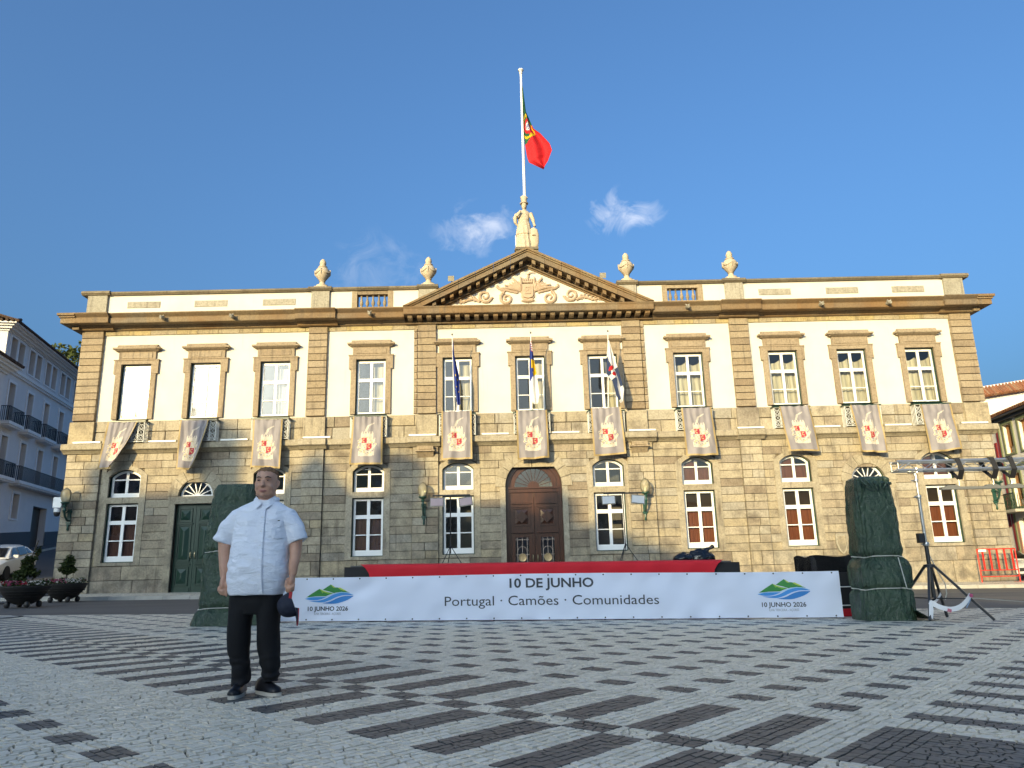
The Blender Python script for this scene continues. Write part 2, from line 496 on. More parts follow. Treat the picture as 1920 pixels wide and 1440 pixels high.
# pedestal course under the first floor
for za, zb in ((6.38, 6.9), (6.91, 7.38)):
    cuts = sorted([(x - .72, x + .72) for x in XW])
    x = -19.6; n_ = 0
    for a, b in cuts + [(19.6, 19.6)]:
        w = a - x
        k = max(1, round(w / rs.uniform(.8, 1.1)))
        cs = [x + w * (j + (rs.uniform(-.15, .15) if 0 < j < k else 0)) / k for j in range(k + 1)]
        for p, q in zip(cs[:-1], cs[1:]):
            if q - p > .03: MB().stone(p + .006, q - .006, za + .006, zb - .006, 0, -.07 - rs.uniform(0, .01), .01).build('pedestal_block', m_stone, hall)
        x = b
for a, b in PIL:
    MB().stone(a - .06, b + .06, 6.38, 7.36, -.02, -.20, .02).build('pedestal_block', m_stone, hall)
for x in XW:
    MB().box(x - .70, x + .70, .0, .14, 6.38, 7.45).build('balcony_sill_panel', m_plain, hall)

# pilasters of the first floor, block on block
for a, b in PIL:
    z = 7.40; n_ = 13; h = (11.40 - 7.40) / n_
    for k in range(n_):
        MB().stone(a + .004, b - .004, z + .004, z + h - .004, 0, -.15 - rs.uniform(0, .014), .013).build('pilaster_block', m_quoin, hall)
        z += h
for sx in (-1, 1):                       # narrow quoin strip beside the central pilasters
    mb = MB(); z = 7.40; h = 4.0 / 13
    for k in range(13):
        a, b = sorted((sx * 4.915, sx * 5.07)); mb.stone(a, b, z + .01, z + h - .01, 0, -.08, .015); z += h
    mb.build('quoin_strip', m_quoin, hall)
# frieze
x = -19.55
while x < 19.5:
    w = min(rs.uniform(.7, 1.15), 19.55 - x)
    if not any(a - .02 < x + w / 2 < b + .02 for a, b in PIL):
        pass
    MB().stone(x + .004, x + w - .004, 11.22, 11.42, 0, -.055 - rs.uniform(0, .006), .006).build('frieze_block', m_frieze, hall)
    x += w
for a, b in PIL:
    MB().stone(a - .03, b + .03, 11.405, 11.50, -.02, -.20, .01).build('pilaster_cap', m_cornice, hall)

# ---- string course with mouldings, stepping forward over the pilasters
def run_x(mb, prof, segs, mi=0):
    for a, b, dy in segs: mb.exx([(y - dy if y < -.001 else y, z) for y, z in prof], a, b, mi)
segs = []
xs = [-19.75, -18.05, -9.85, -8.7, -5.25, -3.9, 3.9, 5.25, 8.7, 9.85, 18.05, 19.75]
for k, (a, b) in enumerate(zip(xs[:-1], xs[1:])): segs.append((a, b, .13 if k % 2 == 0 else 0.0))
mb = MB(); run_x(mb, [(0, 6.10), (-.30, 6.10), (-.34, 6.13), (-.34, 6.33), (-.30, 6.37), (0, 6.38)], segs)
mb.build('string_course', m_plain, hall)
mb = MB(); run_x(mb, [(0, 5.97), (-.10, 5.97), (-.14, 6.01), (-.22, 6.07), (-.24, 6.097), (0, 6.097)], segs)
mb.build('string_moulding', m_plain, hall)
for sx in (-1, 1):                      # consoles under the central pilasters
    cx = sx * 4.52
    mb = MB()
    mb.exx([(-.05, 5.40), (-.20, 5.52), (-.36, 5.70), (-.40, 5.74), (-.40, 5.96), (-.05, 5.96)], cx - .34, cx + .34)
    mb.exx([(-.05, 5.73), (-.46, 5.73), (-.46, 5.79), (-.05, 5.79)], cx - .40, cx + .40)
    mb.build('console', m_trim, hall)
    mb = MB(); mb.stone(cx - .26, cx + .26, 5.80, 5.93, -.39, -.43, .02); mb.build('console_panel', m_quoin, hall)

# ---- main cornice
segc = []
xc = [-19.62, -18.2, -10.15, -8.4, 8.4, 10.15, 18.2, 19.62]
for k, (a, b) in enumerate(zip(xc[:-1], xc[1:])):
    if k == 3: segc += [(-8.4, -5.45, 0), (-5.45, 5.45, .10), (5.45, 8.4, 0)]
    else: segc.append((a, b, .12 if k % 2 == 0 else 0))
bed = [(0, 11.42), (-.10, 11.42), (-.16, 11.46), (-.16, 11.50), (-.26, 11.56), (-.30, 11.60), (0, 11.60)]
cor = [(0, 11.602), (-.62, 11.602), (-.64, 11.63), (-.64, 11.83), (-.60, 11.84), (-.62, 11.87), (-.70, 11.93), (-.77, 11.99), (-.77, 12.03), (0, 12.06)]
mb = MB(); run_x(mb, bed, [s for s in segc if not (s[0] < -5 and s[1] > 5)]); run_x(mb, [(0, 11.42), (-.10, 11.42), (-.14, 11.47), (0, 11.47)], [(-5.45, 5.45, .10)])
mb.build('cornice_bed_moulding', m_cornice, hall)
k0 = [s for s in segc]
for a, b, dy in k0:
    if a < -5 and b > 5:
        for j in range(7):
            p, q = a + (b - a) * j / 7, a + (b - a) * (j + 1) / 7
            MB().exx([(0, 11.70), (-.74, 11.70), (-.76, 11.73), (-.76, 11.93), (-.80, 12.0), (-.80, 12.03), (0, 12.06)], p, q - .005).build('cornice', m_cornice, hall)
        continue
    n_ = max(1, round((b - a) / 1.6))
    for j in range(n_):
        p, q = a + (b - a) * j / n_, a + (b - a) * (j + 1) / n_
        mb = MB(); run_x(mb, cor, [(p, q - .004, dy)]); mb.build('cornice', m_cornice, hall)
# end returns of the cornice
for sx in (-1, 1):
    mb = MB()
    x0, x1 = sorted((sx * 19.62, sx * 20.25)); mb.box(x0, x1, -.76, 19, 11.602, 11.84)
    x0, x1 = sorted((sx * 19.62, sx * 20.36)); mb.box(x0, x1, -.885, 19, 11.93, 12.035)
    x0, x1 = sorted((sx * 19.62, sx * 20.30)); mb.box(x0, x1, -.82, 19, 11.845, 11.925)
    x0, x1 = sorted((sx * 19.62, sx * 19.9)); mb.box(x0, x1, -.42, 19, 11.42, 11.60)
    mb.build('cornice_return', m_cornice, hall)
# modillions under the central cornice
n_ = 26
for k in range(n_):
    x = -5.4 + 10.8 * (k + .5) / n_
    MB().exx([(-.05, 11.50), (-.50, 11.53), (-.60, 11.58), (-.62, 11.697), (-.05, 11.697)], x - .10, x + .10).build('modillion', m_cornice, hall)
MB().box(-5.45, 5.45, -.12, .0, 11.472, 11.699).build('modillion_band', m_cornice, hall)

# gargoyle spouts
for x in (-15.85, -12.85, -6.9, 6.9, 12.75, 15.7):
    mb = MB(); mb.tube([(x, -.60, 11.74), (x, -.78, 11.76), (x, -.90, 11.74), (x, -.98, 11.70)], [.07, .085, .075, .06], 8)
    mb.tube([(x - .09, -.86, 11.84), (x - .02, -.84, 11.80)], .03, 6); mb.tube([(x + .09, -.86, 11.84), (x + .02, -.84, 11.80)], .03, 6)
    mb.build('gargoyle', m_ped_grey, hall)

# ---- parapet
for a, b in ((-18.75, -9.66), (-8.86, -7.74), (-6.15, -4.9), (4.9, 6.15), (7.74, 8.86), (9.66, 18.75)):
    MB().box(a, b, .06, .40, 11.85, 13.12).build('parapet_wall', m_plaster, hall)
segp = [(-19.85, -18.6, .08), (-18.6, -9.8, 0), (-9.8, -8.75, .08), (-8.75, -4.95, 0), (-4.95, -4.0, .08), (4.0, 4.95, .08), (4.95, 8.75, 0), (8.75, 9.8, .08), (9.8, 18.6, 0), (18.6, 19.85, .08)]
for a, b, dy in segp:
    n_ = max(1, round((b - a) / 1.5))
    for j in range(n_):
        p, q = a + (b - a) * j / n_, a + (b - a) * (j + 1) / n_
        MB().exx([(.5 + dy, 13.12), (-.02 - dy, 13.12), (-.06 - dy, 13.16), (-.10 - dy, 13.19), (-.10 - dy, 13.245), (-.06 - dy, 13.28 + dy * .3), (.5 + dy, 13.285 + dy * .3)], p, q - .004).build('coping_stone', m_coping, hall)
for a, b in ((-19.6, -18.72), (-9.67, -8.85), (-4.88, -4.06), (4.06, 4.88), (8.85, 9.67), (18.72, 19.6)):
    mb = MB(); mb.stone(a, b, 12.04, 13.118, .45, -.06, .01); mb.box(a - .05, b + .05, -.11, .4, 12.0, 12.2)
    mb.build('parapet_pier', m_ped_grey, hall)
for x in (-17.13, -14.15, -11.11, 11.11, 14.15, 17.13):
    MB().stone(x - .73, x + .73, 12.52, 12.82, .07, .03, .012).build('stone_panel', m_ped_grey, hall)
for sx in (-1, 1):                       # two balustrades
    cx = sx * 6.95
    bal = MB()
    for s2 in (-1, 1): bal.box(cx + s2 * .80 - .115, cx + s2 * .80 + .115, .03, .42, 11.9, 13.12)
    bal.box(cx - .685, cx + .685, .06, .40, 12.95, 13.12); bal.box(cx - .685, cx + .685, .06, .40, 11.9, 12.36)
    B = bal.build('balustrade', m_quoin, hall)
    prof = [(.06, 0), (.06, .04), (.035, .06), (.075, .16), (.085, .22), (.06, .33), (.035, .45), (.045, .50), (.03, .52), (.06, .55), (.06, .59)]
    for k in range(5):
        MB().lathe([(r, 12.36 + z) for r, z in prof], cx - .52 + 1.04 * k / 4, .22, 10).build('baluster', m_quoin, B)

# ---- pediment
SL = (14.70 - 12.06) / 5.48
def rake_poly(t0, t1, x_in=0.0, sx=1, cut=True):
    # band between vertical offsets t0 (outer) and t1 (inner) below the outer line
    xe0 = 5.48 - 0.0
    P = [(0, 14.70 - t0), (0, 14.70 - t1)]
    xa = (14.70 - t1 - 12.062) / SL; xb = (14.70 - t0 - 12.062) / SL
    P += [(xa, 12.062), (xb, 12.062)]
    return [(sx * x, z) for x, z in P]
def rake_piece(mb, xa, xb, t0, t1, sx, y0, y1):
    zc = 12.062; zo = lambda x, t: 14.70 - t - SL * x
    xe = (14.70 - t0 - zc) / SL
    if xa >= xe: return
    xb = min(xb, xe)
    P = [(xa, zo(xa, t0)), (xb, max(zc, zo(xb, t0)))]
    xi = (14.70 - t1 - zc) / SL
    if zo(xb, t1) > zc: P.append((xb, zo(xb, t1)))
    else:
        if xb < xe - 1e-6: P.append((xb, zc))
        if xi > xa: P.append((xi, zc))
    P.append((xa, max(zc, zo(xa, t1))))
    if sx < 0: P = [(-x, z) for x, z in P]
    mb.prism(P, y0, y1)
for sx in (-1, 1):
    cuts = [0, .75, 1.5, 2.3, 3.05, 3.9, 4.7, 5.6]
    for xa, xb in zip(cuts[:-1], cuts[1:]):
        mb = MB(); xa_ = xa + (.006 if xa > 0 else 0); j = rs.uniform(-.006, .006)
        rake_piece(mb, xa_, xb - .006, 0.0, .10, sx, -.84 + j, .35)
        rake_piece(mb, xa_, xb - .006, .101, .17, sx, -.78 + j, .35)
        rake_piece(mb, xa_, xb - .006, .171, .40, sx, -.72 + j, .35)
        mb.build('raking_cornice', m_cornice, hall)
    mb = MB(); mb.prism(rake_poly(.401, .60, sx=sx), -.16, .3); mb.prism(rake_poly(.601, .66, sx=sx), -.24, .3); mb.prism(rake_poly(.661, .73, sx=sx), -.13, .3)
    mb.build('raking_moulding', m_cornice, hall)
    dx = Vector((sx, 0, -SL)).normalized(); dn = Vector((0, 0, 1))
    for k in range(12):
        x = .28 + k * .385
        zt = 14.70 - SL * x - .402
        if zt - .2 < 12.08: continue
        c = Vector((sx * x, -.37, zt - .095))
        mb = MB(); mb.obox(c, dx * .085, (0, .22, 0), (0, 0, .088)); mb.build('raking_modillion', m_cornice, hall)
MB().prism([(-4.1, 12.04), (4.1, 12.04), (0, 14.03)], -.06, .3).build('tympanum', m_plaster, hall)
MB().exx([(.9, 14.35), (-.55, 14.35), (-.55, 14.66), (-.62, 14.69), (-.62, 14.80), (.9, 14.80)], -.50, .52).build('acroterion', m_coping, hall)

# relief in the tympanum: shield, crown, sword arm and leafy scrolls
def spiral(mb, cx, cz, r0, turns, a0, sx, rad, y=-.10):
    pts = []; rr = []
    n = int(22 * turns)
    for k in range(n + 1):
        t = k / n; a = a0 + sx * turns * 2 * PI * t; r = r0 * (1 - .82 * t)
        pts.append((cx + r * math.cos(a), y, cz + r * math.sin(a))); rr.append(rad * 1.2 * (1 - .45 * t))
    mb.tube(pts, rr, 6, flat=1.0)
    for k in range(0, n, 3):               # leaf tips along the scroll
        t = k / n; a = a0 + sx * turns * 2 * PI * t; r = r0 * (1 - .82 * t)
        p = Vector((cx + r * math.cos(a), y, cz + r * math.sin(a))); q = p + Vector((math.cos(a - sx * .6), -.25, math.sin(a - sx * .6))) * (.10 * (1 - .5 * t))
        mb.tube([p, (p + q) / 2, q], [.045, .042, .010], 5)
rel = MB(); rel.prism([(-.24, 12.52), (-.20, 12.42), (0, 12.36), (.20, 12.42), (.24, 12.52), (.24, 13.02), (-.24, 13.02)], -.20, -.06)
rel.prism([(-.30, 12.46), (-.22, 12.34), (0, 12.28), (.22, 12.34), (.30, 12.46), (.31, 13.06), (-.31, 13.06)], -.13, -.06)
rel.box(-.13, .13, -.23, -.2, 12.56, 12.60); rel.box(-.13, .13, -.23, -.2, 12.86, 12.90); rel.box(-.13, -.09, -.23, -.2, 12.60, 12.86); rel.box(.09, .13, -.23, -.2, 12.60, 12.86); rel.box(-.02, .02, -.23, -.2, 12.70, 12.86)
rel.lift(.17).build('relief_shield', m_relief, hall)
rel = MB()
rel.box(-.22, .22, -.17, -.06, 13.10, 13.17)
for k in range(5): 
    x = -.19 + k * .095; rel.box(x - .035, x + .035, -.17, -.06, 13.17, 13.31)
rel.lift(.17).build('relief_crown', m_relief, hall)
rel = MB(); rel.tube([(0, -.1, 13.32), (.05, -.12, 13.42), (.02, -.13, 13.50), (.10, -.13, 13.56)], [.05, .045, .04, .03], 6)
rel.tube([(.04, -.13, 13.56), (.22, -.13, 13.60), (.38, -.13, 13.57)], [.022, .02, .008], 5); rel.lift(.17).build('relief_arm', m_relief, hall)
for sx in (-1, 1):
    rel = MB()
    spiral(rel, sx * .95, 12.40, .30, 1.4, PI / 2 - sx * .4, -sx, .065)
    rel.lift(.17).build('relief_scroll', m_relief, hall)
    rel = MB(); spiral(rel, sx * 1.92, 12.52, .30, 1.5, PI / 2 + sx * 1.9, sx, .06); rel.lift(.17).build('relief_scroll', m_relief, hall)
    rel = MB()
    pts = [(sx * (2.15 + .16 * k), -.10, 12.26 + .10 * math.sin(k * .9) + .02 * k) for k in range(9)]
    rel.tube(pts, [.06, .065, .06, .06, .055, .05, .045, .04, .02], 6)
    for k in range(1, 8):
        p = Vector(pts[k]); rel.tube([p, p + Vector((sx * .05, -.03, .12)), p + Vector((sx * .14, -.02, .16))], [.04, .03, .006], 5)
        rel.tube([p, p + Vector((sx * .07, -.03, -.07)), p + Vector((sx * .14, -.02, -.06))], [.03, .022, .006], 5)
    spiral(rel, sx * 3.42, 12.42, .13, 1.2, PI, sx, .04); rel.lift(.17).build('relief_scroll', m_relief, hall)
    rel = MB()                             # acanthus and flags beside the shield
    for k in range(7):
        a = math.radians(12 + 13 * k); L = .55 + .30 * math.sin(k * 1.9) ** 2 + (.35 if k == 0 else 0)
        b = Vector((sx * .30, -.10, 12.72)); e = b + Vector((sx * math.cos(a) * L, -.05, math.sin(a) * L * .85))
        rel.tube([b, b.lerp(e, .5) + Vector((0, -.05, .05)), e], [.05, .075, .02], 6)
    p0 = Vector((sx * .95, -.1, 12.80))
    rel.tube([p0 - Vector((sx * .5, 0, .15)), p0, p0 + Vector((sx * .25, 0, .02)), p0 + Vector((sx * .42, 0, .14)), p0 + Vector((sx * .40, 0, .22))], [.05, .08, .07, .06, .05], 6)
    rel.lift(.17).build('relief_acanthus', m_relief, hall)
rel = MB()
for k in range(7):
    a = math.radians(-150 + 20 * k); rel.tube([(0, -.1, 12.36), (.18 * math.cos(a), -.14, 12.36 + .12 * math.sin(a)), (.36 * math.cos(a), -.11, 12.36 + .20 * math.sin(a))], [.04, .05, .015], 6)
rel.lift(.17).build('relief_pendant', m_relief, hall)

# ---- first-floor windows: stone surround, hood, sashes, panes, curtain
mb = MB()
for s in (-1, 1):
    a, b = sorted((s * .648, s * .87)); mb.box(a, b, -.10, .16, 7.452 - 7.45, 2.01)
    a, b = sorted((s * .648, s * .955)); mb.box(a, b, -.115, .16, 2.012, 2.438)
mb.box(-.955, .955, -.115, .16, 2.438, 2.60)
mb.box(-.985, .985, -.14, -.0, 2.60, 2.64)
mb.box(-.80, .80, -.09, -.0, 2.64, 3.00)
mb.box(-.66, .66, -.115, -.09, 2.70, 2.95)
me_sur = mb.mesh('window_surround', m_trim)
mb = MB()
mb.exx([(0, 2.995), (-.10, 2.995), (-.17, 3.03), (-.25, 3.08), (-.27, 3.10), (-.27, 3.16), (-.20, 3.18), (-.12, 3.30), (-.02, 3.31), (0, 3.31)], -.86, .86)
for s in (-1, 1):
    a, b = sorted((s * .86, s * 1.02)); mb.box(a, b, -.27, 0, 3.085, 3.16)
    a, b = sorted((s * .86, s * .93)); mb.box(a, b, -.17, 0, 3.025, 3.085)
me_hood = mb.mesh('window_hood', m_trim)
def sash_mesh(hw, z0, z1, cols, rows, y0=.09, y1=.15, green=True):
    mb = MB()
    if green:
        for s in (-1, 1):
            a, b = sorted((s * (hw - .035), s * hw)); mb.box(a, b, .03, .22, z0, z1, 1)
        mb.box(-hw + .035, hw - .035, .03, .22, z1 - .035, z1, 1); mb.box(-hw + .035, hw - .035, .03, .22, z0, z0 + .035, 1)
    xs_ = [-hw + .04] + cols + [hw - .04]
    zprev = z0 + .036
    for a, b in rows: 
        mb.box(-hw + .036, hw - .036, y0, y1, zprev, z0 + a); zprev = z0 + b
        for k in range(0, len(xs_), 2): mb.box(xs_[k], xs_[k + 1], y0 + .002, y1 - .002, z0 + a, z0 + b)
    mb.box(-hw + .036, hw - .036, y0, y1, zprev, z1 - .036)
    return mb.mesh('window', [m_white, m_dgreen])
H = 2.436
cols_u = [-.648 + .115, -.055, .055, .648 - .115]
rows_u = [(.10, .70), (.735, 1.46), (1.60, 2.30)]
me_sashu = sash_mesh(.648, 0, H, cols_u, rows_u)
H2 = 2.398
cols_g = [-.66 + .125, -.065, .065, .66 - .125]
rows_g = [(.26, .86), (.90, 1.54), (1.70, 2.28)]
me_sashg = sash_mesh(.66, 0, H2, cols_g, rows_g)
def panes(w, x, z, cols, rows, mat_mesh, y=.12):
    for k in (0, 2):
        for a, b in rows:
            inst('pane', mat_mesh[(round(cols[k + 1] - cols[k], 3), round(b - a, 3))], w, (x + (cols[k] + cols[k + 1]) / 2, y, z + a))
def pane_meshes(cols, rows, mat):
    d = {}
    for k in (0, 2):
        for a, b in rows:
            key = (round(cols[k + 1] - cols[k], 3), round(b - a, 3))
            if key not in d:
                hw = key[0] / 2 + .006; q = MB(); q.add([(-hw, 0, -.006), (hw, 0, -.006), (hw, 0, key[1] + .006), (-hw, 0, key[1] + .006)], [(0, 1, 2, 3)])
                d[key] = q.mesh('pane', mat)
    return d
pm_u = pane_meshes(cols_u, rows_u, m_glass)
pm_g = pane_meshes(cols_g, rows_g, m_glassd)
def curtain_mesh(x0, x1, z0, z1, swag):
    q = MB()
    q.grid(lambda u, v: (x0 + (x1 - x0) * u, .40 + .03 * math.sin(u * 26 * (x1 - x0) + 2 * v), z0 + v * (z1 - z0 - swag * abs(math.sin(u * 2 * PI)) * .5)), 48, 6)
    return q.mesh('curtain', m_curtain)
cur_full = curtain_mesh(-.64, .64, 0, 2.12, .3)
cur_low = curtain_mesh(-.64, .64, 0, 1.60, .25)
cur_half = curtain_mesh(0.05, .64, 0, 2.2, .0)
for i, x in enumerate(XW):
    inst('window_surround', me_sur, hall, (x, 0, 7.45))
    inst('window_hood', me_hood, hall, (x, 0, 7.45))
    w = inst('window', me_sashu, hall, (x, 0, 7.45))
    panes(w, x, 7.45, cols_u, rows_u, pm_u)
    c = inst('curtain', cur_half if i < 7 else cur_full, w, (x, 0, 7.45))
    if i >= 8: inst('curtain', cur_low, w, (x, .04, 7.45))

# balconettes with pale iron lace
mb = MB()
hw = .76
for z in (.02, .86): mb.box(-hw, hw, -.41, -.385, z, z + .025)
for k in range(7):
    x = -hw + 2 * hw * k / 6; mb.box(x - .011, x + .011, -.41, -.388, 0, .88)
for k in range(6):
    cx = -hw + 2 * hw * (k + .5) / 6
    for cz, r in ((.20, .10), (.43, .115), (.67, .10)):
        mb.tube([(cx + r * math.cos(a), -.398, cz + r * math.sin(a)) for a in [2 * PI * j / 10 for j in range(11)]], .013, 4, cap=False)
    mb.tube([(cx - .12, -.398, .03), (cx + .1, -.398, .30), (cx - .1, -.398, .56), (cx + .12, -.398, .85)], .012, 4)
    mb.tube([(cx + .12, -.398, .03), (cx - .1, -.398, .30), (cx + .1, -.398, .56), (cx - .12, -.398, .85)], .012, 4)
for s in (-1, 1):
    for k in range(4): mb.box(s * hw - .011, s * hw + .011, -.38 + k * .1, -.36 + k * .1, 0, .88)
    mb.box(s * hw - .011, s * hw + .011, -.385, -.05, .86, .885)
me_lace = mb.mesh('balcony', m_iron_white)
mb = MB(); mb.box(-hw - .04, hw + .04, -.45, -.37, .885, .93)
for s in (-1, 1):
    a, b = sorted((s * (hw - .03), s * (hw + .04))); mb.box(a, b, -.37, .0, .885, .93)
me_rail = mb.mesh('balcony_rail', m_dgreen)
for x in XW:
    b = inst('balcony', me_lace, hall, (x, 0, 6.385))
    inst('balcony_rail', me_rail, b, (x, 0, 6.385))

# ---- ground-floor windows
def arc(hw, zs, rise, n=14):
    R = (hw * hw + rise * rise) / (2 * rise); cz = zs + rise - R; a0 = math.asin(hw / R)
    return [(R * math.sin(-a0 + 2 * a0 * k / n), cz + R * math.cos(-a0 + 2 * a0 * k / n)) for k in range(n + 1)]
mb = MB()
for s in (-1, 1):
    a, b = sorted((s * .66, s * .92)); mb.box(a, b, -.10, .1, 1.36, 3.881)
mb.box(-.66, .66, -.10, .1, 1.36, 1.483)
mb.box(-.92, .92, -.102, .1, 3.883, 4.128)
out_ = [(-.92, 4.13)] + arc(.92, 5.06, .40) + [(.92, 4.13)]
inn_ = [(-.665, 4.13)] + arc(.665, 5.0, .29) + [(.665, 4.13)]
mb.ring_plate(out_, inn_, -.10, .1)
me_gs = mb.mesh('window_surround', m_plain)
mb = MB()                                  # arched light: green frame, white sash
i1 = [(-.665, 4.13)] + arc(.665, 5.0, .29) + [(.665, 4.13)]
i2 = [(-.63, 4.13)] + arc(.63, 4.99, .27) + [(.63, 4.13)]
i3 = [(-.54, 4.13)] + arc(.54, 4.96, .215) + [(.54, 4.13)]
mb.ring_plate(i1, i2, .09, .26, 1); mb.ring_plate(i2, i3, .13, .19, 0)
mb.box(-.63, .63, .132, .188, 4.13, 4.32); mb.box(-.055, .055, .134, .186, 4.32, 5.17); mb.box(-.54, .54, .136, .184, 4.86, 4.905)
mb.box(-.63, .63, .09, .26, 4.10, 4.129, 1)
me_arch = mb.mesh('arched_window', [m_white, m_dgreen])
q = MB(); q.prism([(-.55, 4.31)] + arc(.55, 4.96, .22) + [(.55, 4.31)], .158, .159); me_apane = q.mesh('pane', m_glassd)
def shutter(parent, x, z0, z1, mat, y=.27, hw=.57):
    q = MB()
    n = 8
    for k in range(n):
        a = -hw + 2 * hw * k / n; q.box(x + a + .004, x + a + 2 * hw / n - .004, y, y + .03, z0, z1)
    return q.build('inner_shutter', mat, parent)
def blinds(parent, x, z0, z1):
    q = MB()
    z = z0
    while z < z1: q.obox((x, .27, z), (.55, 0, 0), (0, .018, .008), (0, 0, .003)); z += .045
    return q.build('blind', m_blind, parent)
for i in WIN_I:
    x = XW[i]
    inst('window_surround', me_gs, hall, (x, 0, 0))
    w = inst('window', me_sashg, hall, (x, 0, 1.485))
    panes(w, x, 1.485, cols_g, rows_g, pm_g)
    aw = inst('arched_window', me_arch, hall, (x, 0, 0))
    inst('pane', me_apane, aw, (x, 0, 0))
    if i in (0, 2, 3, 7, 8, 10):
        shutter(w, x, 1.6, 3.10, m_shutter)
        blinds(w, x, 3.15, 3.82)
    if i in (7, 8, 10):
        q = MB(); q.prism([(-.55 + x, 4.3), (.0 + x, 4.3), (.0 + x, 5.17), (-.3 + x, 5.12), (-.55 + x, 4.95)], .27, .29); 
        q.prism([(.03 + x, 4.3), (.55 + x, 4.3), (.55 + x, 4.86), (.03 + x, 4.86)], .27, .29)
        q.build('inner_shutter', m_shutter, aw)

# ---- voussoir rings and doors
def voussoirs(cx, cz, r0, r1, n, y0=-.115, a0=0.0):
    for k in range(n):
        p, q = PI * k / n + .008, PI * (k + 1) / n - .008
        P = [(cx + r0 * math.cos(p), cz + r0 * math.sin(p)), (cx + r1 * math.cos(p), cz + r1 * math.sin(p)), (cx + r1 * math.cos((p + q) / 2), cz + r1 * math.sin((p + q) / 2)), (cx + r1 * math.cos(q), cz + r1 * math.sin(q)), (cx + r0 * math.cos(q), cz + r0 * math.sin(q)), (cx + r0 * math.cos((p + q) / 2), cz + r0 * math.sin((p + q) / 2))]
        MB().prism(P, y0 - rs.uniform(0, .01), .12).build('voussoir', m_plain, hall)
def panel_rel(mb, cx, z0, z1, w, y, mi=0):
    # raised pyramidal panel in a moulded border
    for s in (-1, 1):
        a, b = sorted((cx + s * (w / 2 - .02), cx + s * (w / 2 + .02))); mb.box(a, b, y - .035, y, z0, z1, mi)
    mb.box(cx - w / 2 - .02, cx + w / 2 + .02, y - .04, y, z1, z1 + .04, mi); mb.box(cx - w / 2 - .02, cx + w / 2 + .02, y - .04, y, z0 - .04, z0, mi)
    a = w / 2 - .07; zc = (z0 + z1) / 2
    ins = min(a, (z1 - z0) / 2 - .06) * .85
    zz0, zz1 = z0 + .05, z1 - .05
    P = [(cx - a, y, zz0), (cx + a, y, zz0), (cx + a, y, zz1), (cx - a, y, zz1), (cx - a + ins, y - .07, zz0 + ins), (cx + a - ins, y - .07, zz0 + ins), (cx + a - ins, y - .07, zz1 - ins), (cx - a + ins, y - .07, zz1 - ins)]
    mb.add(P, [(4, 5, 6, 7), (0, 1, 5, 4), (1, 2, 6, 5), (2, 3, 7, 6), (3, 0, 4, 7)], mi)
def door_handle(parent, x, z, y):
    MB().tube([(x, y, z - .13), (x, y - .06, z - .10), (x, y - .07, z), (x, y - .06, z + .10), (x, y, z + .13)], [.02, .016, .024, .016, .02], 6).build('handle', m_bronze, parent)
for i in (1, 9):
    x = XW[i]
    voussoirs(x, 4.12, .725, 1.17, 9)
    mb = MB()
    for s in (-1, 1):
        a, b = sorted((x + s * .82, x + s * 1.10)); MB().box(a, b, -.10, .1, -.35, 3.80).build('door_jamb', m_plain, hall)
    mb.box(x - 1.12, x + 1.12, -.105, .1, 3.812, 4.118)
    mb.build('door_lintel', m_plain, hall)
    mb = MB()                              # fanlight
    n = 20
    def ringp(r): return [(x + r * math.cos(PI - PI * k / n), 4.12 + r * math.sin(PI - PI * k / n)) for k in range(n + 1)]
    mb.ring_plate(ringp(.725), ringp(.685), .05, .22, 1); mb.ring_plate(ringp(.684), ringp(.60), .09, .15, 0)
    mb.box(x - .684, x + .684, .088, .152, 4.121, 4.18); mb.prism(ringp(.12), .092, .148)
    for k in range(1, 7):
        a = PI * k / 7; d = Vector((math.cos(a), 0, math.sin(a))); c = Vector((x, .12, 4.12)) + d * .36
        mb.obox(c, d * .27, (0, .02, 0), Vector((-d.z, 0, d.x)) * .018)
    fan = mb.build('fanlight', [m_white, m_dgreen], hall)
    MB().prism(ringp(.63), .118, .119).build('pane', m_glassd, fan)
    for s in (-1, 1):
        lf = MB(); a, b = sorted((x + s * .006, x + s * .80)); lf.box(a, b, .12, .18, gz(x) - .2, 3.80)
        cx = x + s * .42
        panel_rel(lf, cx, 3.10, 3.60, .52, .12); panel_rel(lf, cx, 1.50, 2.92, .52, .12); panel_rel(lf, cx, .55, 1.22, .52, .12)
        lf.box(cx - .33, cx + .33, .06, .12, 2.98, 3.03); lf.box(cx - .33, cx + .33, .06, .12, 1.34, 1.39); lf.box(cx - .35, cx + .35, .09, .12, .1, .42)
        L = lf.build('door', m_dgreen, hall)
        door_handle(L, x + s * .09, 1.72, .10)
# main door
voussoirs(0, 4.20, 1.195, 1.62, 11, -.105)
for s in (-1, 1):
    a, b = sorted((s * 1.19, s * 1.42)); MB().box(a, b, -.10, .1, -.35, 4.195).build('door_jamb', m_plain, hall)
n = 28
def rp(r, n=28): return [(r * math.cos(PI - PI * k / n), 4.20 + r * math.sin(PI - PI * k / n)) for k in range(n + 1)]
mb = MB()
mb.ring_plate(rp(1.19), rp(1.02), .18, .40); mb.ring_plate(rp(1.02), rp(.80), .26, .38); mb.ring_plate(rp(.86), rp(.80), .22, .26)
for s in (-1, 1):
    a, b = sorted((s * 1.19, s * 1.03)); mb.box(a, b, .18, .40, -.2, 4.198)
mb.box(-1.03, 1.03, .20, .40, 3.98, 4.199); mb.box(-1.06, 1.06, .14, .20, 4.13, 4.20)
mb.prism(rp(.25), .22, .36); mb.prism(rp(.17), .19, .22)
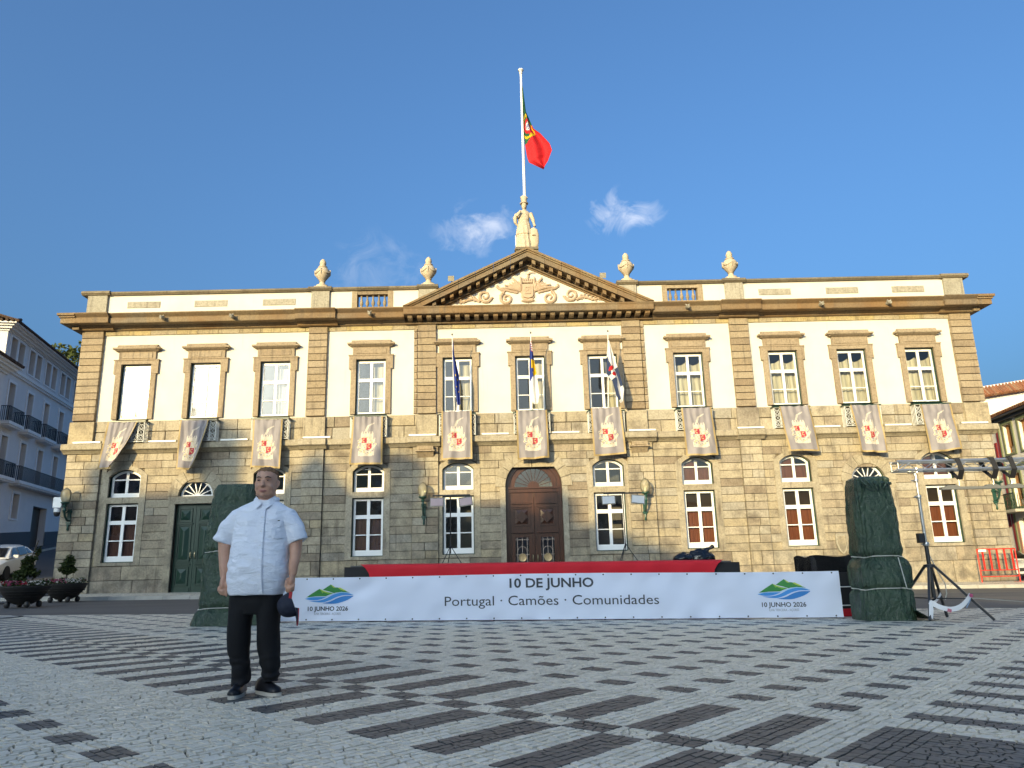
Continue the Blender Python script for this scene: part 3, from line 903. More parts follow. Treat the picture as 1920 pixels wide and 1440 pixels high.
for k in range(1, 11):
    a = PI * k / 11; d = Vector((math.cos(a), 0, math.sin(a))); mb.obox(Vector((0, .30, 4.20)) + d * .53, d * .28, (0, .02, 0), Vector((-d.z, 0, d.x)) * .014)
fan = mb.build('door_frame', m_door, hall)
MB().prism(rp(.82), .310, .311).build('pane', m_glassd, fan)
m_goldplate = M('brass_medallion', (.42, .30, .16), .4, metal=.6)
m_doorlace = M('pale_door_grille', (.42, .33, .27), .5)
for s in (-1, 1):
    lf = MB(); cx = s * .53
    a, b = sorted((s * .008, s * 1.028)); 
    lf.box(a, b, .27, .33, 2.28, 3.975)
    for k in (-1, 1):
        p, q = sorted((cx + k * .28, cx + k * .495 if k * s > 0 else cx + k * .522)); lf.box(p, q, .27, .33, .1, 2.278)
    lf.box(cx - .28, cx + .28, .27, .33, 2.12, 2.278); lf.box(cx - .28, cx + .28, .27, .33, -.1, .62)
    panel_rel(lf, cx, 2.62, 3.30, .66, .27)
    lf.obox((cx, .19, 2.96), Vector((.13, 0, .13)), (0, .03, 0), Vector((-.13, 0, .13)))
    lf.prism([(cx - .42, 3.50), (cx + .42, 3.50), (cx + .42, 3.54), (cx, 3.73), (cx - .42, 3.54)], .20, .27)
    lf.prism([(cx - .28, 3.55), (cx + .28, 3.55), (cx, 3.67)], .185, .20)
    lf.box(cx - .42, cx + .42, .23, .27, 3.36, 3.42); lf.box(cx - .43, cx + .43, .18, .27, 2.30, 2.36); lf.box(cx - .43, cx + .43, .22, .27, 2.36, 2.40)
    lf.box(cx - .38, cx + .38, .235, .27, .16, .50)
    L = lf.build('door', m_door, hall)
    MB().box(cx - .29, cx + .29, .300, .302, .61, 2.13).build('pane', m_glassd, L)
    gr = MB()
    for dx_ in (-.20, 0, .20): gr.box(cx + dx_ - .009, cx + dx_ + .009, .262, .28, .62, 2.12)
    for z in (.70, .98, 1.42, 2.03): gr.box(cx - .28, cx + .28, .262, .28, z - .009, z + .009)
    gr.tube([(cx + .20 * math.cos(a), .27, 1.55 + .20 * math.sin(a)) for a in [PI * j / 10 for j in range(11)]], .012, 5)
    gr.build('grille', m_doorlace, L)
    md = MB(); md.lathe([(.0, 0), (.165, 0), (.175, .015), (.155, .03), (.12, .02), (.0, .028)], 0, 0, 24); 
    md.v = [(cx + x_, .262 - z_, 1.30 + y_) for x_, y_, z_ in md.v]
    md.build('medallion', m_goldplate, L)
    door_handle(L, s * .10, 1.28, .27)
# ================================================================ GROUND
def flag_mat(name, base, dark, sc, rough):
    t = NT(name)
    mp = t.node('ShaderNodeVectorMath', operation='MULTIPLY'); t.link(t.pos(), mp.inputs[0]); mp.inputs[1].default_value = (1, 1, 0)
    v1 = t.node('ShaderNodeTexVoronoi', feature='DISTANCE_TO_EDGE'); v1.inputs['Scale'].default_value = sc; t.link(mp.outputs[0], v1.inputs['Vector'])
    v2 = t.node('ShaderNodeTexVoronoi'); v2.inputs['Scale'].default_value = sc; t.link(mp.outputs[0], v2.inputs['Vector'])
    sx = t.node('ShaderNodeSeparateColor'); t.link(v2.outputs['Color'], sx.inputs[0])
    tone = t.math('MULTIPLY_ADD', sx.outputs[0], .5); t.n[-1].inputs[2].default_value = .75
    jt = t.math('MULTIPLY', v1.outputs['Distance'], 9.0, True)
    cc = t.node('ShaderNodeVectorMath', operation='SCALE'); cc.inputs[0].default_value = base; t.link(tone, cc.inputs['Scale'])
    c = t.mix(jt, dark, cc.outputs[0])
    c = t.mix(t.math('MULTIPLY', t.math('SUBTRACT', t.noise(.5, 5, .6), .5, True), .9), c, (base[0] * .6, base[1] * .57, base[2] * .5))
    t.bump(jt, .5, .01)
    return t.done(c, rough, 0, .5)
def cobble_mat(name, tones, rough):
    t = NT(name)
    c = t.ramp(t.rand(), [((i + .5) / len(tones), k) for i, k in enumerate(tones)])
    c = t.mix(t.math('MULTIPLY', t.math('SUBTRACT', t.noise(.5, 5, .6), .5, True), .9), c, tuple(q * .62 for q in tones[0]))
    c = t.mix(.5, c, t.ramp(t.noise(60, 4, .7), [(.3, (.7, .7, .7)), (.7, (1.15, 1.15, 1.15))]), 'MULTIPLY')
    t.bump(t.noise(70, 4, .6), .25, .006)
    return t.done(c, rough, 0, .5)
WHT = [(0.755, 0.661, 0.517), (0.813, 0.714, 0.561), (0.687, 0.599, 0.459), (0.779, 0.682, 0.539), (0.630, 0.547, 0.419), (0.836, 0.734, 0.582)]
BLK = [(0.073, 0.075, 0.072), (0.097, 0.097, 0.091), (0.060, 0.063, 0.062), (0.113, 0.111, 0.102), (0.084, 0.083, 0.078)]
m_cw = cobble_mat('white_limestone_cobble', WHT, .5)
m_cb = cobble_mat('black_basalt_cobble', BLK, .48)
m_fw = flag_mat('white_cobble_paving', (.755, .68, .545), (.24, .22, .18), 17, .5)
m_fb = flag_mat('black_cobble_paving', (.090, .090, .088), (.032, .032, .031), 17, .5)
m_sand = M('dark_joint_sand', (.04, .038, .034), .95)
def asphalt():
    t = NT('asphalt')
    c = t.ramp(t.noise(.6, 5, .6, stretch=(.35, 1.6, 1)), [(.3, (.085, .083, .08)), (.7, (.125, .12, .113))])
    c = t.mix(.5, c, t.ramp(t.noise(45, 4, .7), [(.3, (.6, .6, .6)), (.7, (1.3, 1.3, 1.3))]), 'MULTIPLY')
    t.bump(t.noise(80, 4, .7), .4, .01)
    return t.done(c, .75, 0, .4)
m_asphalt = asphalt()
m_darkasphalt = M('blue_grey_asphalt', (.055, .056, .06), .8, .2, 2, .3, 60)
m_kerb = M('pale_kerb_stone', (.42, .40, .35), .8, .2, 3, .3, 30)

def sheet(name, pts, dz, mat, kind='structure', extra=None):
    mb = MB(); mb.add([(x, y, gz(x) + dz + (extra(x, y) if extra else 0)) for x, y in pts], [tuple(range(len(pts)))])
    o = mb.build(name, mat); o['kind'] = kind; return o
def edge_y(x): return -14.75 - .112 * x
mb = MB(); mb.add([(-900, -900, -2.5), (900, -900, -2.5), (900, 900, -2.5), (-900, 900, -2.5)], [(0, 1, 2, 3)])
o = mb.build('terrain', m_darkasphalt); o['kind'] = 'structure'
sheet('ground', [(-60, -80), (60, -80), (60, 60), (-60, 60)], -.06, m_asphalt)
sheet('road', [(-60, edge_y(-60)), (60, edge_y(60)), (60, -3.4), (-60, -3.4)], -.045, m_asphalt)
mb = MB()
mb.add([(-21.4, -3.4, gz(-21.4) + .07), (21.4, -3.4, gz(21.4) + .07), (21.4, .3, gz(21.4) + .10), (-21.4, .3, gz(-21.4) + .10)], [(0, 1, 2, 3)])
mb.build('pavement', m_fw)['kind'] = 'structure'
mb = MB()
x = -21.4
while x < 21.3:
    w = min(.98, 21.4 - x)
    mb.add([(x, -3.56, gz(x) - .06), (x + w - .015, -3.56, gz(x) - .06), (x + w - .015, -3.40, gz(x) + -.06), (x, -3.40, gz(x) - .06), (x, -3.555, gz(x) + .078), (x + w - .015, -3.555, gz(x) + .078), (x + w - .015, -3.40, gz(x) + .082), (x, -3.40, gz(x) + .082)],
           [(4, 5, 6, 7), (0, 1, 5, 4), (1, 2, 6, 5), (2, 3, 7, 6), (3, 0, 4, 7)])
    x += .98
mb.build('kerb', m_kerb)['kind'] = 'structure'

# ---- cobbled square: pattern lattice (a along the stripes, b across them)
plaza = MB()
E1 = Vector((.682, .731, 0)).normalized(); E2 = Vector((E1.y, -E1.x, 0)); O2 = Vector((-.874, -24.337, 0))
def ab2w(a, b, dz=0.0):
    x = O2.x + a * E1.x + b * E2.x; y = O2.y + a * E1.y + b * E2.y
    return (x, y, gz(x) + dz)
PA, PB = .556, .592
def dark_at(a, b):
    fa, fb = a % PA, b % PB
    if b < 2.815:
        if a >= -.16: return fa < .215 and fb < .29
        if -1.29 < a < -.32: return fb < .29
        if -1.50 < a < -1.29: return fb >= .29
        if -2.44 < a < -1.50: return fb < .29
        if -3.66 < a < -3.455: return ((b + .095) % .585) < .30
        if -6.7 < a < -5.0: return fb < .29
        return False
    if a >= -.16:
        if 2.96 < b < 3.93: return fa < .215
        if 3.93 < b < 4.13: return fa >= .215
        if 4.13 < b < 5.07: return fa < .215
        if 6.09 < b < 6.29: return ((a + .09) % PA) < .30
        if 7.6 < b < 9.2: return fa < .215
        return False
    if -1.29 < a < -.32: return 2.96 < b < 3.93 or 4.13 < b < 5.07
    if -1.50 < a < -1.29: return 3.93 < b < 4.13 or 5.07 < b < 5.36
    if -2.44 < a < -1.50: return 2.96 < b < 3.93 or 4.13 < b < 5.07
    if -3.66 < a < -3.455: return ((b + .095) % .585) < .30
    return False
A_br = [-9.0, -8.4, -7.8, -7.2, -6.7, -6.1, -5.5, -5.0, -4.4, -3.66, -3.455, -2.95, -2.44, -1.97, -1.50, -1.29, -.80, -.32]
k = 0
while k * PA < 22: A_br += [k * PA, k * PA + .215]; k += 1
B_br = [2.96, 3.25, 3.93, 4.13, 4.6, 5.07, 5.36, 6.09, 6.29, 6.9, 7.6, 8.4, 9.2] + [9.2 + .6 * j for j in range(1, 26)]
k = -45
while k * PB < 2.815: B_br += [k * PB, k * PB + .29]; k += 1
B_br = sorted(B_br); A_br = sorted(set(A_br))
Bd = sorted(set([-.095 + .585 * j for j in range(-40, 35)] + [.205 + .585 * j for j in range(-40, 35)]))
near_v, near_f, near_m, near_d = [], [], [], []
flat = MB()
rc = random.Random(3)
def clip_edge(P):
    out = []
    for i in range(len(P)):
        p, q = P[i], P[(i + 1) % len(P)]
        dp, dq = edge_y(p[0]) - p[1], edge_y(q[0]) - q[1]
        if dp >= 0: out.append(p)
        if dp * dq < 0:
            t = dp / (dp - dq); out.append(tuple(p[j] + (q[j] - p[j]) * t for j in range(3)))
    return out
COB = []
for ai in range(len(A_br) - 1):
    a0, a1 = A_br[ai], A_br[ai + 1]
    row_b = Bd if (abs(a0 + 3.66) < .01) else B_br
    for bi in range(len(row_b) - 1):
        b0, b1 = row_b[bi], row_b[bi + 1]
        if b1 - b0 < .01: continue
        am, bm = (a0 + a1) / 2, (b0 + b1) / 2
        c = ab2w(am, bm)
        if c[1] > edge_y(c[0]) + .5 or c[1] < -33 or abs(c[0]) > 26: continue
        dk = dark_at(am, bm)
        dx, dy = c[0] - CAM.x, c[1] - CAM.y
        d = math.hypot(dx, dy)
        near = d < 13.0 and dy > 2.6 and abs(dx) < dy * .95 + 1.0
        if not near:
            P = clip_edge([ab2w(a0, b0), ab2w(a1, b0), ab2w(a1, b1), ab2w(a0, b1)])
            if len(P) >= 3: flat.add(P, [tuple(range(len(P)))], 1 if dk else 0)
            continue
        plaza.add([ab2w(a0, b0, -.012), ab2w(a1, b0, -.012), ab2w(a1, b1, -.012), ab2w(a0, b1, -.012)], [(0, 1, 2, 3)])
        # rows of cobbles inside this cell
        along_a = (a1 - a0) >= (b1 - b0)
        L0, L1, W0, W1 = (a0, a1, b0, b1) if along_a else (b0, b1, a0, a1)
        nr = max(1, round((W1 - W0) / .056))
        wave = 0.0 if dk or (W1 - W0) < .4 else .035
        ph = rc.uniform(0, 6)
        ys = [W0 + (W1 - W0) * k / nr + (rc.uniform(-.006, .006) if 0 < k < nr else 0) for k in range(nr + 1)]
        def line(r, u):
            if r == 0 or r == nr: return ys[r]
            w = .011 * noise.noise(Vector((u * 7.0, r * 3.7 + ph, ai * .37)))
            if wave: w += wave * math.sin(u * 6 + ph) * math.sin(PI * r / nr)
            return ys[r] + w
        for r in range(nr):
            n_ = max(1, round((L1 - L0) / rc.uniform(.056, .084)))
            xs_ = [L0] + [L0 + (L1 - L0) * (k + rc.uniform(-.36, .36)) / n_ for k in range(1, n_)] + [L1]
            sk = [0] + [rc.uniform(-.014, .014) for k in range(1, n_)] + [0]
            g = .0021 if dk else .0046
            for k in range(n_):
                p, q = xs_[k], xs_[k + 1]
                e_ = lambda: rc.uniform(0, .0035)
                g0 = .0006 if r == 0 else g; g1 = .0006 if r == nr - 1 else g; e0 = (lambda: 0.0) if r == 0 else e_; e1 = (lambda: 0.0) if r == nr - 1 else e_
                pts = [(p + sk[k] + g + e_(), line(r, p) + g0 + e0()), (q + sk[k + 1] - g - e_(), line(r, q) + g0 + e0()), (q - sk[k + 1] - g - e_(), line(r + 1, q) - g1 - e1()), (p - sk[k] + g + e_(), line(r + 1, p) - g1 - e1())]
                if not along_a: pts = [(v, u) for u, v in pts]
                COB.append((d, dk, pts))
# distances per cobble, nearest 300 in the frame become parts of their own
def in_frame(pts):
    x, y, z = ab2w(*pts[0]); v = Vector((x, y, z)) - CAM
    zz = v.dot(fw)
    if zz < 1: return False
    px, py = v.dot(rt2) / zz * 1390, v.dot(up2) / zz * 1390
    return abs(px) < 960 and -718 < py
cand = []
for k, (d, dk, pts) in enumerate(COB):
    if d < 6.0 and in_frame(pts):
        x, y, _ = ab2w(*pts[0]); cand.append((math.hypot(x - CAM.x, y - CAM.y), k))
cand.sort(); single = {k for _, k in cand[:300]}
def cobble_geo(pts, fl):
    cx = sum(p[0] for p in pts) / 4; cy = sum(p[1] for p in pts) / 4
    if rc.random() < .5: pts = pts[::1]
    h = rc.uniform(.002, .006); tx, ty = rc.uniform(-.03, .03), rc.uniform(-.03, .03)
    lo = [ab2w(a, b, -.012) for a, b in pts]
    hi = [ab2w(cx + (a - cx) * .965, cy + (b - cy) * .965, h + (a - cx) * tx + (b - cy) * ty) for a, b in pts]
    return lo + hi
FC = [(4, 5, 6, 7), (0, 1, 5, 4), (1, 2, 6, 5), (2, 3, 7, 6), (3, 0, 4, 7)]
FCr = [tuple(f[::-1]) for f in FC]
PL = plaza.build('plaza', m_sand); PL['kind'] = 'structure'
nv, nf, nm = [], [], []
for k, (d, dk, pts) in enumerate(COB):
    V = cobble_geo(pts, 0)
    ar = (pts[1][0] - pts[0][0]) * (pts[2][1] - pts[1][1]) - (pts[1][1] - pts[0][1]) * (pts[2][0] - pts[1][0])
    F = FC if ar < 0 else FCr            # a,b is a left-handed frame on the ground
    if k in single:
        MB().add(V, F).build('cobble', m_cb if dk else m_cw, PL)
    else:
        b = len(nv); nv.extend(V); nf.extend(tuple(b + i for i in f) for f in F); nm.extend([1 if dk else 0] * 5)
me = bpy.data.meshes.new('cobbles'); me.from_pydata(nv, [], nf); me.materials.append(m_cw); me.materials.append(m_cb)
me.polygons.foreach_set('material_index', nm); me.update()
o = bpy.data.objects.new('cobbles', me); col.objects.link(o); o.parent = PL; o['kind'] = 'stuff'; _org[o.name] = Vector((0, 0, 0))
print('cobbles', len(COB))
flat.build('far_paving', [m_fw, m_fb], PL, kind='stuff')
# plain white border of the square, manhole
mb = MB()
for a, b in ((-60, -26), (26, 60)):
    mb.add([(a, -60, gz(a) - .004), (b, -60, gz(b) - .004), (b, edge_y(b), gz(b) - .004), (a, edge_y(a), gz(a) - .004)], [(0, 1, 2, 3)])
mb.add([(-60, -60, gz(-60) - .008), (60, -60, gz(60) - .008), (60, edge_y(60) , gz(60) - .02), (-60, edge_y(-60), gz(-60) - .02)], [(0, 1, 2, 3)])
mb.build('outer_paving', m_fw, PL, kind='stuff')
mh = empty('manhole_cover', (-12.3, -14.2, gz(-12.3)), 'round grey manhole cover with pale ring at the edge of the cobbles', 'manhole')
mb = MB(); mb.lathe([(.34, 0), (.34, .012), (.0, .013)], -12.3, -14.2, 24, cz=gz(-12.3)); mb.build('cover', m_kerb, mh)
mb = MB(); mb.lathe([(.36, 0), (.36, .014), (.42, .014), (.42, 0)], -12.3, -14.2, 24, cz=gz(-12.3)); mb.build('rim', m_darkasphalt, mh)

# ================================================================ HOUSES
def frame_axes(P0, d):
    d = Vector((d[0], d[1], 0)).normalized(); n = Vector((d.y, -d.x, 0))     # n points to the right of d
    return Vector((P0[0], P0[1], 0)), d, n
class FB(MB):
    """boxes in a wall frame: s along the wall, t out of the wall, z up"""
    def set(s, P0, d, n): s.P0, s.d, s.n_ = P0, d, n; return s
    def bx(s, s0, s1, t0, t1, z0, z1, mi=0):
        c = s.P0 + s.d * (s0 + s1) / 2 + s.n_ * (t0 + t1) / 2 + Vector((0, 0, (z0 + z1) / 2))
        return s.obox(c, s.d * (s1 - s0) / 2, s.n_ * (t1 - t0) / 2, Vector((0, 0, (z1 - z0) / 2)), mi)
    def pt(s, a, t, z): return s.P0 + s.d * a + s.n_ * t + Vector((0, 0, z))
    def poly(s, L, fs, mi=0): return s.add([s.pt(*p) for p in L], fs, mi)
def wall_open(mb, s0, s1, z0, z1, ops, t0, t1):
    zs = sorted({z0, z1} | {z for o in ops for z in o[2:4] if z0 < z < z1})
    for za, zb in zip(zs[:-1], zs[1:]):
        zm = (za + zb) / 2; x = s0
        for a, b in sorted((o[0], o[1]) for o in ops if o[2] < zm < o[3]):
            if a > x: mb.bx(x, a, t0, t1, za, zb)
            x = max(x, b)
        if x < s1: mb.bx(x, s1, t0, t1, za, zb)
m_bluewhite = M('blue_grey_render', (.66, .65, .66), .85, .05, 2)
m_trimwhite = M('white_trim', (.76, .76, .77), .7, .05)
m_plinth = M('dark_blue_grey_plinth', (.055, .06, .07), .7, .1)
m_winglass = glass_mat('house_window_glass', .03, (.22, .24, .25))
m_wframe = M('dark_window_frame', (.04, .035, .03), .5)
def tile_roof(fb, parent, s0, s1, t0, z0, t1, z1, mat, pitch=.22, name='roof_tiles'):
    # rows of round tiles running up the slope
    n = int((s1 - s0) / pitch); q = FB().set(fb.P0, fb.d, fb.n_)
    for k in range(n):
        a = s0 + (k + .5) * pitch
        lo = q.pt(a, t0, z0); hi = q.pt(a, t1, z1)
        q.tube([lo, hi], [pitch * .42, pitch * .38], 6, cap=True, smooth=True)
    q.poly([(s0, t0, z0), (s1, t0, z0), (s1, t1, z1), (s0, t1, z1)], [(0, 1, 2, 3)])
    return q.build(name, mat, parent, kind='stuff')

# ---- tall pale building up the side street on the left
P0, dL, nL = frame_axes((-29, 0), (-.22676, .97395))
LBo = empty('street_building', (-32, 13.3, 1.5), 'tall pale blue-grey building with small balconies up the side street', 'building')
S0, S1, ZT = 13.35, 46.0, 16.06
ops = []
top_w, f1, f2, g_ = [], [], [], []
for k in range(11):
    s = 13.75 + 3.03 * k
    top_w += [(s + .22, s + 1.13), (s + 1.42, s + 2.33)]
    f1.append((s + .80, s + 1.72)); f2.append((s + .70, s + 1.62))
ops += [(a, b, 14.2, 15.82) for a, b in top_w if b < S1] + [(a, b, 10.5, 13.0) for a, b in f1] + [(a, b, 7.2, 9.62) for a, b in f2] + [(17.35, 18.35, 4.72, 6.3), (21.0, 23.6, 2.6, 5.78), (26.6, 27.5, 4.8, 6.4)]
fb = FB().set(P0, dL, nL)
wall_open(fb, S0, S1, 0.0, ZT, ops, -.55, 0)
fb.bx(S0, S0 + .4, -11, -.55, 0, ZT)
fb.build('wall', m_bluewhite, LBo)
fb = FB().set(P0, dL, nL); fb.bx(S0 + .4, S1, -.9, -.8, 0, ZT); fb.build('inner_wall', m_dark, LBo)
fb = FB().set(P0, dL, nL)
fb.poly([(S0 - .04, .05, 0), (21.0, .05, 0), (21.0, .05, 4.05), (S0 - .04, .05, 3.55)], [(0, 1, 2, 3)]); fb.poly([(S0 - .04, .05, 3.55), (21, .05, 4.05), (21, 0, 4.05), (S0 - .04, 0, 3.55)], [(0, 1, 2, 3)])
fb.poly([(23.6, .05, 0), (S1, .05, 0), (S1, .05, 5.7), (23.6, .05, 4.15)], [(0, 1, 2, 3)]); fb.poly([(23.6, .05, 4.15), (S1, .05, 5.7), (S1, 0, 5.7), (23.6, 0, 4.15)], [(0, 1, 2, 3)])
fb.build('plinth', m_plinth, LBo)
fb = FB().set(P0, dL, nL)
fb.bx(S0 - .5, S1, -.2, .12, 13.55, 13.68); fb.bx(S0 - .5, S1, -.2, .2, 13.681, 13.86)
fb.build('string_course', m_trimwhite, LBo)
fb = FB().set(P0, dL, nL)
for t, z0, z1 in ((.10, 15.99, 16.10), (.28, 16.101, 16.24), (.45, 16.241, 16.35), (.62, 16.351, 16.45)): fb.bx(S0 - t, S1, -11.0, t, z0, z1)
fb.build('cornice', m_trimwhite, LBo)
fb = FB().set(P0, dL, nL); fb.P0 = fb.P0
tile_roof(fb, LBo, S0 - .7, S1, .72, 16.50, -5.2, 18.2, m_roofd)
fb = FB().set(P0, dL, nL); fb.poly([(S0 - .7, .7, 16.48), (S0 - .7, -11.5, 16.48), (S0 + 4.5, -5.2, 18.2)], [(0, 1, 2)])
for k in range(40):
    fb.tube([fb.pt(S0 - .72, .7 - k * .3, 16.50), fb.pt(S0 - .72 + .5, .7 - k * .3, 16.67)], .1, 5)
fb.build('roof_end', m_roofd, LBo)
def house_window(parent, P0, d, n, s0, s1, z0, z1, trim, tw=.17, frame=m_wframe, rec=.34, bars=1, glass=None):
    fb = FB().set(P0, d, n)
    fb.bx(s0 - tw, s0, 0, .05, z0 - tw * .6, z1 + tw); fb.bx(s1, s1 + tw, 0, .05, z0 - tw * .6, z1 + tw)
    fb.bx(s0, s1, 0, .05, z1, z1 + tw); fb.bx(s0, s1, 0, .06, z0 - tw * .6, z0)
    w = fb.build('window', trim, parent)
    fb = FB().set(P0, d, n); f = .07
    fb.bx(s0, s0 + f, -rec - .06, -rec, z0, z1); fb.bx(s1 - f, s1, -rec - .06, -rec, z0, z1); fb.bx(s0 + f, s1 - f, -rec - .06, -rec, z1 - f, z1); fb.bx(s0 + f, s1 - f, -rec - .06, -rec, z0, z0 + f)
    if bars: fb.bx((s0 + s1) / 2 - .03, (s0 + s1) / 2 + .03, -rec - .05, -rec, z0 + f, z1 - f)
    fb.build('frame', frame, w)
    fb = FB().set(P0, d, n); fb.bx(s0 + f, s1 - f, -rec - .035, -rec - .03, z0 + f, z1 - f); fb.build('pane', glass or m_winglass, w)
    return w
for a, b in top_w:
    if b < 33: house_window(LBo, P0, dL, nL, a, b, 14.2, 15.82, m_trimwhite, .15)
for k, (a, b) in enumerate(f1):
    if b < 33: house_window(LBo, P0, dL, nL, a, b, 10.5, 13.0, m_trimwhite)
for a, b in f2:
    if b < 33: house_window(LBo, P0, dL, nL, a, b, 7.2, 9.62, m_trimwhite)
house_window(LBo, P0, dL, nL, 17.35, 18.35, 4.72, 6.3, m_trimwhite); house_window(LBo, P0, dL, nL, 26.6, 27.5, 4.8, 6.4, m_trimwhite)
fb = FB().set(P0, dL, nL); fb.bx(21.02, 23.58, -.5, -.42, 2.5, 5.76); fb.build('door', m_wframe, LBo)
def street_balcony(s0, s1, z):
    fb = FB().set(P0, dL, nL); fb.bx(s0, s1, .0, .62, z, z + .20); fb.bx(s0 + .15, s1 - .15, 0, .55, z - .10, z - .002)
    b = fb.build('balcony', m_trimwhite, LBo)
    fb = FB().set(P0, dL, nL)
    zt = z + 1.12
    fb.bx(s0 + .04, s1 - .04, .53, .58, zt - .04, zt); 
    for e in (s0 + .06, s1 - .06): fb.bx(e - .025, e + .025, 0, .53, zt - .04, zt)
    n = int((s1 - s0) / .13)
    for k in range(n + 1):
        s = s0 + .06 + (s1 - s0 - .12) * k / n; fb.bx(s - .012, s + .012, .545, .57, z + .2, zt - .04)
    for e in (s0 + .06, s1 - .06):
        for k in range(5): fb.bx(e - .012, e + .012, .05 + k * .10, .07 + k * .11, z + .2, zt - .04)
    fb.build('railing', m_iron, b)
for a, b in f1[:6]: street_balcony(a - .85, b + .50, 10.20)
street_balcony(13.3, 15.7, 6.85); street_balcony(16.4, 30.5, 6.85)

# ---- lower house in front of it, its eaves jutting into the frame
NB = empty('corner_house', (-27.5, 6, .6), 'lower blue-grey house with dark tiled eaves at the street corner', 'house')
P1, d1, n1 = frame_axes((-28.35, 0), (-.22676, .97395))
fb = FB().set(P1, d1, n1); fb.bx(-3, 12.4, -9, 0, -.5, 13.3); fb.build('wall', m_bluewhite, NB)
fb = FB().set(P1, d1, n1)
for t, z0, z1 in ((.12, 12.9, 13.05), (.28, 13.051, 13.2), (.45, 13.201, 13.35), (.6, 13.351, 13.46)): fb.bx(-3.2, 12.4 + t, -9, t, z0, z1)
fb.build('cornice', m_trimwhite, NB)
fb = FB().set(P1, d1, n1); tile_roof(fb, NB, -3.2, 13.1, .72, 13.52, -4.5, 15.2, m_roofd)

# ---- street up the left side
mb = MB()
def slz(s): return max(gz(-20) - .03, .10 * (s - 3) + 1.0)
def sheet_s(name, P, d, n, t0, t1, ss, dz, mat):
    q = MB(); vs = []
    for s in ss: vs += [tuple(P + d * s + n * t0 + Vector((0, 0, slz(s) + dz))), tuple(P + d * s + n * t1 + Vector((0, 0, slz(s) + dz)))]
    q.add(vs, [(2 * i, 2 * i + 1, 2 * i + 3, 2 * i + 2) for i in range(len(ss) - 1)])
    q.build(name, mat)['kind'] = 'structure'
ss = [-9, -5.6, -2, 2.0, 6, 10, 14, 18, 22, 26, 30, 36, 44, 56]
sheet_s('side_street', P0, dL, nL, 1.25, 9.6, ss, 0, m_darkasphalt)
sheet_s('side_pavement', P0, dL, nL, -.02, 1.35, ss, .14, m_darkasphalt)
mb = MB(); vs = []
for s in ss: vs += [tuple(P0 + dL * s + nL * 1.352 + Vector((0, 0, slz(s)))), tuple(P0 + dL * s + nL * 1.352 + Vector((0, 0, slz(s) + .142)))]
mb.add(vs, [(2 * i, 2 * i + 1, 2 * i + 3, 2 * i + 2) for i in range(len(ss) - 1)])
mb.build('side_kerb', m_kerb)['kind'] = 'structure'

# ---- right-hand street: green-framed house, red-trimmed house, tall white gable
PR, dR, nR0 = frame_axes((24, 0), (.16962, .98551)); nR = -nR0            # facing the square
m_whitehouse = M('warm_white_render', (.78, .76, .72), .85, .05, 2)
m_olive = M('olive_green_surround', (.20, .225, .13), .7, .12, 4)
m_redtrim = M('dark_red_trim', (.27, .025, .03), .6, .1)
m_redpink = M('pink_wall', (.50, .27, .22), .8)
GH = empty('green_trimmed_house', (25, 5, -.2), 'white house with olive window surrounds and orange shutters beyond the red barrier', 'house')
wins = [(6.62, 7.50), (4.95, 5.85), (3.2, 4.1), (1.5, 2.4)]
ops = [(a, b, 6.08, 7.60) for a, b in wins] + [(a, b, 3.35, 5.05) for a, b in wins] + [(6.2, 7.6, -.5, 2.75), (2.5, 4.6, -.5, 2.7)]
fb = FB().set(PR, dR, nR); wall_open(fb, -4, 8.02, -.6, 7.95, ops, -.4, 0); fb.bx(-4, -3.7, -9, -.4, -.6, 7.95); fb.bx(-4, 8.02, -9, -8.7, -.6, 7.95); fb.build('wall', m_whitehouse, GH)
fb = FB().set(PR, dR, nR); fb.bx(-3.7, 8.0, -1.4, -1.3, -.6, 7.9); fb.build('inner_wall', m_dark, GH)
for zz0, zz1 in ((6.08, 7.60), (3.35, 5.05)):
    for a, b in wins:
        w = house_window(GH, PR, dR, nR, a, b, zz0, zz1, m_olive, .17, m_orange, .16, 1)
        fb = FB().set(PR, dR, nR)
        for sx in (0, 1):
            c0 = a + .09 + sx * ((b - a) / 2 - .02)
            for k in range(3): fb.bx(c0 + .01 + k * .11, c0 + .09 + k * .11, -.17, -.13, zz0 + .42, zz1 - .08)
            fb.bx(c0, c0 + .35, -.18, -.135, zz0 + .36, zz0 + .42)
        fb.build('shutter', m_orange, w)
fb = FB().set(PR, dR, nR); fb.bx(7.90, 8.04, 0, .06, -.6, 7.95); fb.bx(-4, 7.9, 0, .05, 5.36, 5.50); fb.build('corner_trim', m_olive, GH)
fb = FB().set(PR, dR, nR); fb.bx(-4.2, 8.25, -.1, .38, 7.96, 8.06); fb.bx(-4.2, 8.2, -.1, .2, 7.80, 7.955); fb.build('eaves', m_wframe, GH)
fb = FB().set(PR, dR, nR); tile_roof(fb, GH, -4.2, 8.3, .45, 8.15, -4.2, 9.9, m_roof, .20)
fb = FB().set(PR, dR, nR); fb.bx(5.9, 8.5, 0, .85, 3.02, 3.16); bl = fb.build('balcony', m_kerb, GH)
fb = FB().set(PR, dR, nR); fb.bx(5.9, 8.5, .80, .84, 3.92, 3.97)
for k in range(28): fb.bx(5.92 + k * .095, 5.945 + k * .095, .81, .83, 3.16, 3.93)
for k in range(9):
    c = fb.pt(6.05 + k * .29, .82, 3.5); fb.tube([c + dR * (.12 * math.cos(a)) + Vector((0, 0, .16 * math.sin(a))) for a in [2 * PI * j / 10 for j in range(11)]], .014, 4, cap=False)
